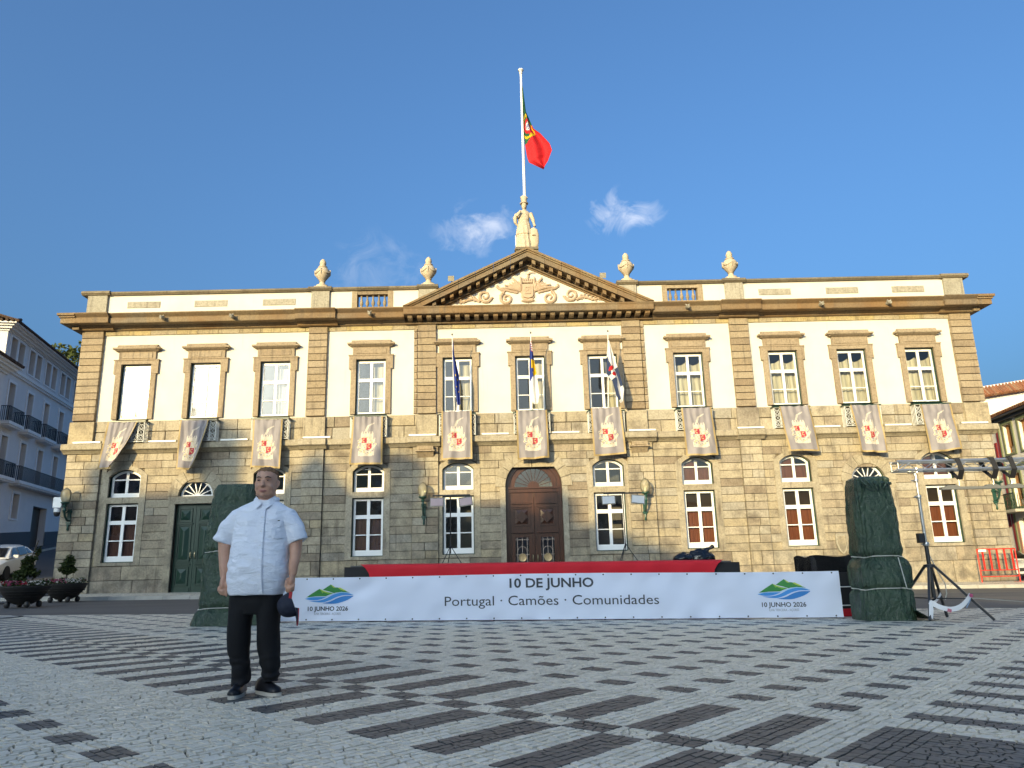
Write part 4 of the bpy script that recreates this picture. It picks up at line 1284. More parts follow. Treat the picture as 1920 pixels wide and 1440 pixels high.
for k in range(6): fb.bx(8.46, 8.49, .1 + k * .13, .12 + k * .13, 3.16, 3.93); fb.bx(5.91, 5.94, .1 + k * .13, .12 + k * .13, 3.16, 3.93)
fb.bx(8.45, 8.5, 0, .8, 3.92, 3.97); fb.build('railing', m_dgreen, bl)
fb = FB().set(PR, dR, nR); fb.bx(6.2, 7.6, -.3, -.2, -.5, 2.75); fb.build('door', m_olive, GH)
fb = FB().set(PR, dR, nR); fb.bx(2.5, 4.6, -.3, -.2, -.5, 2.7); fb.build('door', m_olive, GH)
fb = FB().set(PR, dR, nR); fb.bx(7.62, 7.85, 0, .03, -.4, 2.6); fb.build('door_pilaster', m_redpink, GH)

RH = empty('red_trimmed_house', (25.6, 10, -.2), 'narrow white house with dark red corner and window trims behind the town hall corner', 'house')
rwin = [(8.62, 9.35)]
fb = FB().set(PR, dR, nR); wall_open(fb, 8.06, 16, -.6, 7.75, [(8.75, 9.6, 5.0, 6.65), (8.75, 9.6, 2.5, 3.9), (10.6, 11.5, 5.0, 6.65)], -.4, -.04); fb.build('wall', m_whitehouse, RH)
fb = FB().set(PR, dR, nR); fb.bx(8.06, 16, -1.2, -1.1, -.6, 7.7); fb.build('inner_wall', m_dark, RH)
for a, b, z0, z1 in ((8.75, 9.6, 5.0, 6.65), (8.75, 9.6, 2.5, 3.9), (10.6, 11.5, 5.0, 6.65)):
    w = house_window(RH, PR + nR * -.04, dR, nR, a, b, z0, z1, m_redtrim, .2, m_white, .12, 1)
    fb = FB().set(PR, dR, nR)
    for k in range(1, 4): fb.bx(a + .06, b - .06, -.22, -.17, z0 + (z1 - z0) * k / 4 - .02, z0 + (z1 - z0) * k / 4 + .02)
    fb.build('glazing_bar', m_white, w)
fb = FB().set(PR, dR, nR); fb.bx(8.08, 8.28, -.04, .05, -.6, 7.6); fb.bx(8.08, 16, -.04, .10, 7.60, 7.76); fb.build('trim', m_redtrim, RH)
fb = FB().set(PR, dR, nR); tile_roof(fb, RH, 8.3, 16, .35, 8.0, -3.5, 9.6, m_roof, .2)

TW = empty('white_gable_house', (28, 19, -.2), 'tall white house with a thick tiled eave above the other roofs', 'house')
mb = MB()
# front facing the square, eaves rising gently to the right
Z0, Z1 = 12.75, 14.05
zt = lambda x: 11.50 + .138 * (x - 31.32)
mb.add([(24, 18, -.5), (46, 18, -.5), (46, 18, zt(46)), (24, 18, zt(24)), (24, 30, -.5), (46, 30, -.5), (46, 30, zt(46)), (24, 30, zt(24))], [(0, 1, 2, 3), (1, 5, 6, 2), (4, 0, 3, 7), (5, 4, 7, 6), (3, 2, 6, 7)])
mb.build('wall', m_whitehouse, TW)
mb = MB()
n = 92
for k in range(n):
    x = 23.8 + 22 * k / n; mb.tube([(x, 17.55, zt(x) - .10), (x, 18.2, zt(x) + .62)], [.12, .105], 6)
mb.add([(23.5, 17.6, zt(23.5) - .12), (46, 17.6, zt(46) - .12), (46, 18.3, zt(46) + .7), (23.5, 18.3, zt(23.5) + .7)], [(0, 1, 2, 3)])
mb.build('eave_tiles', m_roof, TW, kind='stuff')
mb = MB(); x0, x1 = 23.5, 46
mb.add([(x0, 18.1, zt(x0) + .50), (x1, 18.1, zt(x1) + .50), (x1, 18.6, zt(x1) + .50), (x0, 18.6, zt(x0) + .50), (x0, 18.1, zt(x0) + .66), (x1, 18.1, zt(x1) + .66), (x1, 18.6, zt(x1) + .66), (x0, 18.6, zt(x0) + .66)], [(0, 1, 5, 4), (4, 5, 6, 7), (1, 2, 6, 5), (3, 0, 4, 7)])
mb.build('parapet_cap', m_trimwhite, TW)
sheet('side_road', [(19.6, -3.4), (60, -3.4), (60, 60), (19.6, 60)], -.03, m_asphalt)

# ---- houses across the square (behind the photographer): they throw the evening shade
m_h = [M('ochre_render', (.55, .42, .24), .85), M('white_render', (.74, .73, .70), .85), M('rose_render', (.55, .36, .32), .85), M('pale_yellow_render', (.66, .60, .42), .85)]
BACK = [(-92, -67, 8.5, 0), (-67, -55.0, 10.5, 1), (-55.0, -53.0, 19.9, 1), (-53.0, -44.0, 19.6, 2), (-44.0, -37.2, 19.4, 1), (-37.2, -32.0, 18.9, 3), (-32.0, -28.3, 17.9, 0), (-28.3, -25.6, 16.6, 1), (-25.6, -23.2, 15.4, 2), (-23.2, -17.6, 13.6, 3), (-17.6, -15.7, 11.85, 1), (-15.7, -3, 10.1, 0), (-3, 22, 8.6, 2)]
YB = -60.0
HN = ['broad low ochre townhouse at the far west end of the square', 'low white townhouse beside the ochre one across the square', 'very narrow tall white house beside the rose townhouse', 'rose coloured townhouse of three storeys across the square', 'narrow white townhouse next to the rose one', 'yellow townhouse with a tall chimney stack', 'ochre townhouse of middle height facing the hall', 'slim white townhouse with two window bays', 'slim rose townhouse between white and yellow fronts', 'low yellow townhouse with a wide front', 'small white townhouse with a flat eave', 'long low ochre townhouse across the square', 'lowest rose townhouse at the east end of the square']
for (x0, x1, h, mi), lb in zip(BACK, HN):
    T = empty('townhouse', ((x0 + x1) / 2, YB, 0), lb, 'house', 'townhouses across the square')
    MB().box(x0, x1, YB - 12, YB, -2, h - .5).build('wall', m_h[mi], T)
    MB().box(x0, x1, YB - 12.2, YB + .35, h - .5, h - .3).build('cornice', m_trimwhite, T)
    mb = MB(); mb.add([(x0, YB + .3, h - .3), (x1, YB + .3, h - .3), (x1, YB - 6, h), (x0, YB - 6, h), (x0, YB - 12, h - .3), (x1, YB - 12, h - .3)], [(0, 1, 2, 3), (3, 2, 5, 4), (0, 3, 4), (1, 5, 2)]); mb.build('roof', m_roof, T)
    nb = max(1, int((x1 - x0) / 3.0)); nf_ = max(2, int(h / 4.6))
    for k in range(nb):
        for f in range(nf_):
            cx = x0 + (x1 - x0) * (k + .5) / nb; z = 1.0 + f * (h - 1) / nf_
            mb = MB(); mb.box(cx - .75, cx + .75, YB, YB + .06, z, z + 2.4); w = mb.build('window', m_trimwhite, T)
            MB().box(cx - .6, cx + .6, YB + .06, YB + .07, z + .15, z + 2.25).build('pane', m_winglass if False else m_wframe, w)
def chimney(u, top, w, par_x, cap=True, spike=0):
    T = None
    for o in bpy.data.objects:
        if o.name.startswith('townhouse') and abs(o.location.x - par_x) < 40:
            if T is None or abs(o.location.x - par_x) < abs(T.location.x - par_x): T = o
    mb = MB(); x = par_x
    if spike: mb.add([(x - w, YB - 1, top - spike), (x + w, YB - 1, top - spike), (x + w, YB - 3, top - spike), (x - w, YB - 3, top - spike), (x, YB - 2, top)], [(0, 1, 4), (1, 2, 4), (2, 3, 4), (3, 0, 4)])
    mb.box(x - w, x + w, YB - 3, YB - 1, 10, top - spike)
    if not spike: mb.box(x - w - .12, x + w + .12, YB - 3.12, YB - .88, top - .5, top - .3)
    mb.build('chimney', m_h[1], T)
SH = math.tan(SUN_AZ) * 62.0
for u, top, w, sp in ((-13.1, 22.4, .38, 0), (-9.0, 21.2, 1.1, 1.7), (-5.3, 20.9, .32, 0), (-17.6, 20.6, .4, 0), (1.0, 19.6, .3, .5)):
    chimney(u, top + .25, w, u - SH, spike=sp)

# ================================================================ TREES AND PLANTS
def leaf_mat(name, a, b):
    t = NT(name)
    c = t.ramp(t.rand(), [(.1, a), (.9, b)])
    m = t.done(c, .55, 0, .3)
    tr = t.node('ShaderNodeBsdfTranslucent'); t.link(c, tr.inputs[0])
    mxs = t.node('ShaderNodeMixShader'); mxs.inputs[0].default_value = .3
    t.link(t.p.outputs[0], mxs.inputs[1]); t.link(tr.outputs[0], mxs.inputs[2]); t.link(mxs.outputs[0], t.out.inputs[0])
    return m
m_leaf = leaf_mat('tree_leaf', (.06, .085, .02), (.13, .15, .045))
m_topiary = leaf_mat('topiary_leaf', (.025, .045, .012), (.06, .08, .02))
m_bark = M('bark', (.09, .07, .05), .9, .3, 10)
def foliage(name, mat, parent, blobs, n, size, seed=1, gap=.0):
    r = random.Random(seed); mb = MB(); made = 0
    tot = sum(b[3] ** 3 for b in blobs)
    for bx_, by_, bz_, br in blobs:
        for _ in range(max(4, int(n * br ** 3 / tot))):
            d = Vector((r.gauss(0, 1), r.gauss(0, 1), r.gauss(0, 1))).normalized() * br * (r.random() ** .4)
            p = Vector((bx_, by_, bz_)) + Vector((d.x, d.y, d.z * .85))
            if gap and noise.noise(p * gap) < -.12: continue
            u = Vector((r.gauss(0, 1), r.gauss(0, 1), r.gauss(0, .6))).normalized(); w = u.cross(Vector((r.gauss(0, 1), r.gauss(0, 1), r.gauss(0, 1)))).normalized()
            s = size * r.uniform(.6, 1.3)
            mb.add([p - u * s, p + w * s * .45, p + u * s, p - w * s * .45], [(0, 1, 2, 3)])
    return mb.build(name, mat, parent)
TR = empty('tree', (-53.5, 55, 6), 'leafy sunlit tree rising behind the roof of the pale street building', 'tree')
rt_ = random.Random(9)
mb = MB(); mb.tube([(-53.5, 55, 5), (-53.3, 55, 12), (-53.6, 55.2, 18.5)], [.5, .4, .25], 8)
blobs = []
for k in range(15):
    c = (-54.2 + rt_.uniform(-6, 5.5), 55 + rt_.uniform(-3, 3), 25.4 + rt_.uniform(-4.2, 4.4), rt_.uniform(1.2, 2.0)); blobs.append(c)
    mb.tube([(-53.6, 55.1, 17.5), ((c[0] - 53.5) / 2, (c[1] + 55) / 2, (c[2] + 18) / 2 - .5), c[:3]], [.2, .12, .05], 6)
mb.build('trunk', m_bark, TR)
foliage('crown', m_leaf, TR, blobs, 6500, .30, 4, .55)
m_bowl = M('dark_bronze_planter', (.028, .025, .023), .5, .2, 6)
m_soil = M('soil', (.03, .022, .015), .95)
m_petal = [M('white_petal', (.8, .78, .78), .6), M('pink_petal', (.42, .09, .18), .6), M('red_petal', (.30, .015, .025), .6)]
def planter(x, y, R, lab, blobs, seed, group='bowl planters by the road'):
    z = gz(x) - .045
    P = empty('planter', (x, y, z), lab, 'planter', group)
    h = R * .62
    mb = MB(); mb.lathe([(R * .35, .10), (R * .62, .20), (R * .85, .20 + h * .45), (R * .97, .18 + h * .85), (R * 1.04, .18 + h), (R * 1.04, .21 + h), (R * .95, .21 + h), (R * .93, .17 + h)], x, y, 32, cz=z)
    for zz in (.35, .55, .72): mb.lathe([(R * (.70 + .36 * zz), .17 + h * zz - .012), (R * (.72 + .36 * zz), .17 + h * zz), (R * (.70 + .36 * zz), .17 + h * zz + .012)], x, y, 32, cz=z)
    mb.build('bowl', m_bowl, P)
    for k in range(4):
        a = PI / 4 + PI / 2 * k; q = MB(); cx, cy = x + R * .62 * math.cos(a), y + R * .62 * math.sin(a)
        q.lathe([(.0, 0), (.05, .01), (.078, .06), (.08, .11), (.06, .17), (.0, .20)], cx, cy, 12, cz=z); q.build('foot', m_bowl, P)
    mb = MB(); mb.lathe([(R * .94, .15 + h), (R * .5, .19 + h), (0, .21 + h)], x, y, 20, cz=z); mb.build('soil', m_soil, P)
    zt = z + .18 + h
    foliage('flower_leaves', m_topiary, P, [(x + R * .75 * math.cos(a), y + R * .6 * math.sin(a), zt + .06, .2) for a in [k * .7 for k in range(9)]], 700, .05, seed)
    r = random.Random(seed)
    q = [MB(), MB(), MB()]
    for _ in range(260):
        a = r.uniform(0, 2 * PI); rr = R * math.sqrt(r.random()) * .95; px_, py_ = x + rr * math.cos(a), y + rr * math.sin(a) 
        ci = (0 if noise.noise(Vector((px_ * 2.2 + seed, py_ * 2.2, 0))) > -.22 else (1 if noise.noise(Vector((px_ * 3, py_ * 3, 5))) > -.15 else 2))
        p = Vector((px_, py_, zt + .06 + r.uniform(0, .12))); s = r.uniform(.025, .045)
        u = Vector((1, 0, r.uniform(-.4, .4))).normalized() * s; w = Vector((0, -.6, r.uniform(.5, 1))).normalized() * s
        q[ci].add([p - u, p - w, p + u, p + w], [(0, 1, 2, 3)])
    for qq, m in zip(q, m_petal):
        if qq.f: qq.build('flowers', m, P, kind='stuff')
    S = empty('topiary_shrub', (x, y, zt), 'clipped dark green shrub with %s growing in the %s planter' % (('a leaning two-tier crown', 'nearer') if seed == 1 else ('a single rounded crown', 'farther')), 'shrub')
    mb = MB(); mb.tube([(x, y, zt - .05), (x + blobs[0][0] * .4, y, zt + .3), (x + blobs[-1][0], y, zt + blobs[-1][2])], [.03, .028, .015], 6); mb.build('stem', m_bark, S)
    foliage('crown', m_topiary, S, [(x + a, y + b, zt + c * .82, d) for a, b, c, d in blobs], 3200, .05, seed + 4, 3.0)
planter(-15.45, -8.45, .66, 'large dark bowl planter of white and pink flowers, cut by the frame edge', [(-.20, 0, .42, .20), (.05, 0, .44, .22), (.22, 0, .50, .16), (0, 0, .62, .2), (-.05, 0, .85, .16), (.08, 0, 1.05, .17), (.16, 0, 1.22, .16), (.22, 0, 1.34, .12)], 1)
planter(-16.40, -4.75, .67, 'dark bowl planter of white and red flowers near the hall corner', [(0, 0, .55, .18), (-.12, 0, .68, .2), (.12, 0, .66, .22), (-.14, 0, .86, .18), (.05, 0, .9, .2), (0, 0, 1.08, .16), (-.05, 0, .72, .22)], 2)
# ================================================================ ORNAMENTS ON THE ROOF LINE
URN = [(.27, 0), (.27, .10), (.16, .12), (.13, .20), (.11, .28), (.15, .31), (.12, .34), (.20, .42), (.30, .56), (.335, .70), (.31, .82), (.24, .92), (.17, .96), (.20, .99), (.20, 1.02), (.12, 1.05), (.14, 1.13), (.15, 1.20), (.12, 1.30), (.06, 1.38), (.0, 1.41)]
def urn(x, lab):
    U = empty('stone_urn', (x, .22, 13.27), lab, 'urn', 'stone urns along the parapet')
    mb = MB(); mb.box(x - .29, x + .29, -.07, .51, 13.27, 13.36); mb.build('plinth', m_statue, U)
    mb = MB(); mb.lathe(URN, x, .22, 20, cz=13.36); mb.build('vase', m_statue, U)
    mb = MB()
    for k in range(4):
        pts = [(x + .34 * math.cos(a), .22 + .34 * math.sin(a), 14.14 - .13 * math.sin((a - k * PI / 2) * 2)) for a in [k * PI / 2 + PI / 2 * j / 8 for j in range(9)]]
        mb.tube(pts, [.012, .02, .028, .032, .034, .032, .028, .02, .012], 6)
        a = k * PI / 2; mb.tube([(x + .345 * math.cos(a), .22 + .345 * math.sin(a), 14.20), (x + .34 * math.cos(a), .22 + .34 * math.sin(a), 14.04), (x + .31 * math.cos(a), .22 + .31 * math.sin(a), 13.93)], [.03, .034, .015], 6)
    mb.build('garland', m_statue, U)
urn(-9.27, 'cream stone urn with garland on the outer parapet pier, street building side')
urn(-4.47, 'cream stone urn with garland beside the pediment slope, street building side')
urn(4.52, 'cream stone urn with garland beside the pediment slope, red barrier side')
urn(9.27, 'cream stone urn with garland on the outer parapet pier, red barrier side')

SX, SY, SZ = -.02, .12, 14.80
stat = empty('statue', (SX, SY, SZ), 'cream stone statue of a helmeted robed woman on top of the pediment', 'statue')
def ell(cx, cy, z, rx, ry, n=20, fold=0.0, ph=0.0, k=9):
    return [(cx + rx * math.cos(a) * (1 + fold * math.sin(k * a + ph)), cy + ry * math.sin(a) * (1 + fold * math.sin(k * a + ph)), z) for a in [2 * PI * j / n for j in range(n)]]
mb = MB(); mb.box(SX - .52, SX + .52, SY - .42, SY + .42, SZ, SZ + .07); mb.build('base', m_coping, stat)
z0 = SZ + .07
mb = MB()
mb.loft([ell(SX - .06, SY, z0 + z, a, b, 40, f, z * 2, 11) for z, a, b, f in ((0, .43, .34, .06), (.25, .40, .32, .07), (.55, .37, .29, .07), (.80, .345, .27, .06), (.81, .385, .31, .05), (1.05, .345, .275, .05), (1.30, .30, .24, .04), (1.50, .24, .19, .02), (1.54, .255, .20, .02), (1.72, .265, .20, .01), (1.88, .29, .19, 0), (1.98, .25, .15, 0), (2.05, .11, .10, 0))])
mb.tube([(SX - .03, SY, z0 + 2.0), (SX - .02, SY - .03, z0 + 2.18)], [.085, .075], 10)
mb.loft([ell(SX - .02, SY - .04, z0 + 2.10 + z, a, b, 16) for z, a, b in ((.0, .06, .07), (.06, .105, .12), (.16, .125, .145), (.26, .12, .14), (.34, .08, .1))])
mb.tube([(SX - .27, SY, z0 + 1.92), (SX - .42, SY - .08, z0 + 1.70), (SX - .36, SY - .28, z0 + 1.66), (SX - .20, SY - .30, z0 + 1.92)], [.10, .09, .07, .055], 10)     # raised arm
mb.tube([(SX - .40, SY - .05, z0 + 1.86), (SX - .46, SY - .14, z0 + 1.60), (SX - .44, SY - .12, z0 + 1.40), (SX - .36, SY - .1, z0 + 1.25)], [.07, .10, .08, .03], 8)
mb.tube([(SX + .25, SY, z0 + 1.92), (SX + .36, SY - .02, z0 + 1.62), (SX + .40, SY - .12, z0 + 1.36), (SX + .44, SY - .18, z0 + 1.18)], [.105, .09, .065, .06], 10)
remesh('figure', mb, .022, 1, m_statue, stat, lambda c, n: .012 * noise.noise(c * 7))
mb = MB(); mb.lathe([(.19, 0), (.20, .03), (.13, .06), (.14, .2), (.15, .30), (.13, .33)], SX - .02, SY - .03, 16, cz=z0 + 2.38)
mb.tube([(SX - .17, SY, z0 + 2.70), (SX - .08, SY, z0 + 2.76), (SX + .04, SY, z0 + 2.74), (SX + .14, SY, z0 + 2.68)], [.06, .08, .08, .05], 8); mb.build('helmet', m_statue, stat)
mb = MB(); mb.loft([ell(SX + .38, SY - .12, z0 + z, a, b, 18) for z, a, b in ((.05, .02, .02), (.12, .16, .07), (.4, .22, .09), (.8, .23, .09), (1.05, .17, .07), (1.15, .03, .03))])
mb.lathe([(.0, 0), (.1, .02), (.0, .05)], SX + .38, SY - .2, 10, cz=z0 + .7); mb.build('shield', m_statue, stat)
mb = MB(); mb.tube([(-.47, .2, 14.80), (-.47, .2, 15.72)], .022, 6)
o = mb.build('lightning_rod', m_white); tag(o, 'short white rod standing beside the statue on the pediment', 'rod'); 

m_pole = M('white_pole_paint', (.78, .78, .76), .4, .03)
fp = empty('flagpole', (.02, .78, 13.0), 'tall white flagpole rising behind the statue', 'flagpole')
MB().tube([(.02, .78, 13.0), (.02, .78, 24.7)], [.085, .055], 10).build('pole', m_pole, fp)
mb = MB(); mb.lathe([(.06, 0), (.09, .05), (.05, .1), (.08, .16), (.14, .2), (.14, .24), (.05, .28), (0, .29)], .02, .78, 12, cz=24.68); mb.build('finial', m_pole, fp)

# flags ---------------------------------------------------------------
def cloth_mat(name, c, rough=.8, tr=.25):
    return M(name, c, rough, .05, 3, .15, 220, trans=tr)
mf_green = cloth_mat('flag_green', (.005, .11, .045)); mf_red = cloth_mat('flag_red', (.62, .012, .02)); mf_yel = cloth_mat('flag_yellow', (.75, .50, .02)); mf_white = cloth_mat('flag_white', (.80, .80, .80))
mf_blue = cloth_mat('flag_blue', (.02, .05, .28)); mf_navy = cloth_mat('flag_navy', (.03, .05, .12))
FM = [mf_green, mf_red, mf_yel, mf_white, mf_blue, mf_navy]
def interp(T, v):
    for (a, p), (b, q) in zip(T[:-1], T[1:]):
        if v <= b: 
            t = (v - a) / (b - a) if b > a else 0
            return tuple(p[k] + (q[k] - p[k]) * t for k in range(len(p)))
    return T[-1][1]
def hang(name, L, Rr, Y, folds, amp, colour, lab, cat, group=None, nu=40, nv=90, slope=0.0):
    """L,R: v -> (x,z) of the two edges"""
    def fn(u, v):
        a, b = interp(L, v), interp(Rr, v)
        y = Y + slope * (1 - v) + amp * min(1, v * 4 + .1) * math.sin(folds * PI * u + 2.2 * v) + .35 * amp * math.sin(7 * v + 5 * u)
        return (a[0] + (b[0] - a[0]) * u, y, a[1] + (b[1] - a[1]) * u)
    mb = MB(); mb.grid(fn, nu, nv, colour)
    o = mb.build(name, FM, angle=180)
    tag(o, lab, cat, group); return o
Lf = [(0, (.06, 23.95)), (.42, (.07, 21.35)), (.52, (.12, 20.75)), (.70, (.20, 20.1)), (.82, (.28, 19.82)), (1, (.98, 19.45))]
Rf = [(0, (.09, 23.9)), (.22, (.21, 22.6)), (.40, (.55, 21.65)), (.50, (.88, 21.35)), (.66, (1.30, 20.75)), (.76, (1.40, 20.35)), (.9, (1.18, 19.75)), (1, (1.0, 19.45))]
def col_pt(u, v):
    x = u - .25 * (v - .37)
    d = math.hypot((x - .42) / .50, (v - .385) / .115)
    if d < 1.0:
        s = math.hypot((x - .42) / .36, (v - .385) / .085)
        if s < .50: return 4 if (abs(x - .42) < .045 and abs(v - .385) < .018) or (abs(abs(x - .42) - .10) < .03 and abs(v - .385) < .012) or (abs(x - .42) < .03 and abs(abs(v - .385) - .03) < .01) else 3
        if s < .86: return 1
        if d > .84 or abs(u - .5) < .09 and d > .7: return 2
        return 0 if u < .35 or (v < .37 and u < .6) else 1
    lim = .36 if u > .55 else (.47 + .05 * (1 - u))
    return 0 if v < lim else 1
fl = hang('flag', Lf, Rf, .72, 2.6, .13, col_pt, 'green and red national flag with yellow emblem hanging from the tall pole', 'flag', None, 60, 130)

def window_flag(x, L, Rr, colour, labf, labp, nv=90):
    P = empty('flag_staff', (x, -.35, 7.3), labp, 'flag staff', 'slanting flag staffs on the central balconies')
    MB().tube([(x, -.35, 7.25), (x, -1.52, 10.44)], [.028, .02], 8).build('pole', m_pole, P)
    mb = MB(); mb.lathe([(.0, 0), (.035, .03), (.03, .07), (0, .11)], x, -1.52, 8, cz=10.43); mb.build('tip', m_iron, P)
    mb = MB(); mb.box(x - .05, x + .05, -.44, -.30, 7.2, 7.4); mb.build('bracket', m_dgreen, P)
    hang('window_flag', L, Rr, -1.0, 2.7, .07, colour, labf, 'flag', 'flags hanging from the central balconies', 30, nv, -.42)
def col_eu(u, v):
    for k in range(9):
        cu, cv = (.3 + .45 * ((k * 37) % 10) / 10, .30 + .065 * k)
        if k in (3, 4, 6, 7) and abs(u - cu) < .09 and abs(v - cv) < .013: return 2
    return 4
window_flag(-3.28, [(0, (-3.30, 10.22)), (.4, (-3.26, 9.0)), (.7, (-3.21, 8.3)), (1, (-3.12, 7.52))], [(0, (-3.25, 10.22)), (.2, (-3.20, 9.6)), (.5, (-3.02, 8.75)), (.75, (-3.0, 8.1)), (1, (-2.98, 7.58))], col_eu,
            'drooping blue flag with yellow stars over the window beside the downpipe corner', 'white staff carrying the blue starred flag')
def col_az(u, v):
    if v < .14: return 1 if (u > .4 and (int(v * 60) % 2 == 0)) else (3 if u > .4 else 4)
    if v < .27: return 4
    w = v + .10 * (u - .5)
    if w < .53:
        if u > .30 + .9 * (v - .27) * (v > .40) and not (.40 < v < .46 and u < .62): return 2
        return 4
    if v < .60 and u < .45 - (v - .53) * 5: return 4
    return 3
window_flag(.02, [(0, (-.02, 10.12)), (.4, (-.07, 9.0)), (.75, (-.07, 8.1)), (.92, (.02, 7.6)), (1, (.10, 7.52))], [(0, (.04, 10.12)), (.25, (.13, 9.4)), (.55, (.25, 8.6)), (.85, (.32, 7.9)), (1, (.26, 7.55))], col_az,
            'drooping blue, yellow and white flag over the middle window above the entrance', 'white staff carrying the blue, yellow and white flag')
def col_city(u, v):
    if math.hypot((u - .45) / .25, (v - .42) / .035) < 1 or math.hypot((u - .52) / .2, (v - .52) / .035) < 1: return 1
    if abs(u - .2) < .28 and .22 < v < .5 and u < .34 + .1 * math.sin(v * 20): return 5
    if .58 < v < .95 and u < .45 + .1 * math.sin(v * 14): return 5
    if u > .72 and .45 < v < .75: return 5
    return 3
window_flag(3.27, [(0, (3.25, 10.10)), (.25, (3.18, 9.3)), (.45, (3.16, 8.72)), (.60, (3.40, 8.40)), (.85, (3.55, 7.8)), (1, (3.72, 7.50))], [(0, (3.31, 10.10)), (.3, (3.52, 9.4)), (.55, (3.70, 8.75)), (.8, (3.86, 8.05)), (1, (3.80, 7.55))], col_city,
            'drooping white and navy flag with red crest over the window nearest the red-shuttered windows', 'white staff carrying the white and navy flag')

# ---------------------------------------------------------------- crest banners on the balconies
def velvet():
    t = NT('grey_banner_cloth')
    c = t.ramp(t.noise(2.0, 4, .5), [(.3, (.195, .178, .185)), (.7, (.25, .228, .235))])
    t.bump(t.noise(160, 3, .6), .2, .004)
    t.p.inputs['Sheen Weight'].default_value = .4
    return t.done(c, .6, 0, .4)
m_bcloth = velvet()
m_bgold = M('gold_fringe', (.34, .245, .105), .6, .2, 20)
m_bwhite = M('cream_crest_print', (.50, .455, .385), .8)
m_bred = M('red_crest_print', (.34, .022, .045), .8)
m_bpale = M('pale_yellow_crest_print', (.44, .35, .19), .8)
def crest(u, v):
    if u < .045 or u > .955 or v > .965: return 1
    x, y = u - .5, (v - .60) * 1.55
    # shield with red and white quarters
    if -.165 < x < .165 and -.235 < y < (.11 + .05 * math.cos(x * 9)):
        q = (x > 0, y > -.055)
        if q in ((False, False), (True, True)):
            bx_, by0 = (-.085, -.145) if not q[0] else (.085, .04)
            d = math.hypot(x - bx_, y - by0)
            if .035 < d < .058 and x < bx_ + .02: return 4
            if abs(x) < .008 or abs(y + .055) < .008: return 2
            return 3
        return 4 if (math.sin(x * 60 + y * 20) * math.sin(y * 55) > .55) else 2
    # ornate wreath round it
    a = math.atan2(y + .03, x); r = math.hypot(x / .30, (y + .03) / .315)
    edge = 1.0 + .06 * math.sin(9 * a + 1)
    if r < edge and y > -.27:
        n_ = noise.noise(Vector((x * 22, y * 22, 3.3)))
        if n_ > .26: return 4
        if n_ < -.16 and r > .55: return 0
        return 2
    # scroll under the shield
    if abs(x) < .25 and .24 - .25 * x * x * 4 < y < .37 - .6 * x * x: return 2 if noise.noise(Vector((x * 26, y * 26, 9))) > -.35 else 4
    # crown
    if abs(x) < .19 and -.36 < y < -.27: return 2
    if abs(x) < .21 and -.43 < y <= -.36:
        k = (x + .21) / .084; f = abs(k - math.floor(k) - .5) * 2
        return 2 if f < .75 - (-.36 - y) * 7 or (y < -.40 and f < .42) else 0
    # arm with sword
    if -.62 < y < -.42 and abs((x + .055) - (-.42 - y) * .36) < .036: return 2
    if -.02 < x < .22 and abs(y - (-.615 - (x + .0) * .42)) < .020: return 2
    return 0
BN = [
    ((-17.87, 7.26), (-16.63, 7.26), (-18.06, 5.26), (-17.09, 5.30)),
    ((-14.83, 7.28), (-13.63, 7.28), (-14.80, 5.19), (-13.89, 5.16)),
    ((-11.77, 7.25), (-10.51, 7.22), (-11.73, 5.20), (-10.52, 5.14)),
    ((-7.56, 7.27), (-6.29, 7.27), (-7.65, 5.22), (-6.28, 5.21)),
    ((-3.82, 7.42), (-2.55, 7.42), (-3.83, 5.33), (-2.53, 5.33)),
    ((-0.66, 7.38), (0.65, 7.38), (-0.65, 5.26), (0.67, 5.32)),
    ((2.50, 7.41), (3.79, 7.44), (2.52, 5.33), (3.89, 5.42)),
    ((6.34, 7.33), (7.63, 7.34), (6.40, 5.26), (7.74, 5.27)),
    ((10.52, 7.31), (11.81, 7.32), (10.72, 5.35), (12.01, 5.35)),
    ((13.54, 7.30), (14.78, 7.29), (13.74, 5.28), (14.81, 5.19)),
    ((16.55, 7.25), (17.86, 7.26), (16.61, 5.15), (17.98, 5.30))]
BL_ = ['grey crest banner blown askew and folded over, on the balcony nearest the street building',
       'grey crest banner with a folded corner above the dark green double door',
       "grey crest banner hanging straight just above the man's head",
       'grey crest banner on the balcony left of the blue starred flag',
       'grey crest banner below the blue starred flag',
       'grey crest banner above the brown entrance door',
       'grey crest banner below the white and navy flag',
       'grey crest banner slipped aside on the first balcony past the flags towards the barrier',
       'grey crest banner on the third balcony from the red barrier end',
       'grey crest banner above the fanlight behind the tall tarpaulin bundle',
       'grey crest banner with a lifted corner on the balcony above the truss']
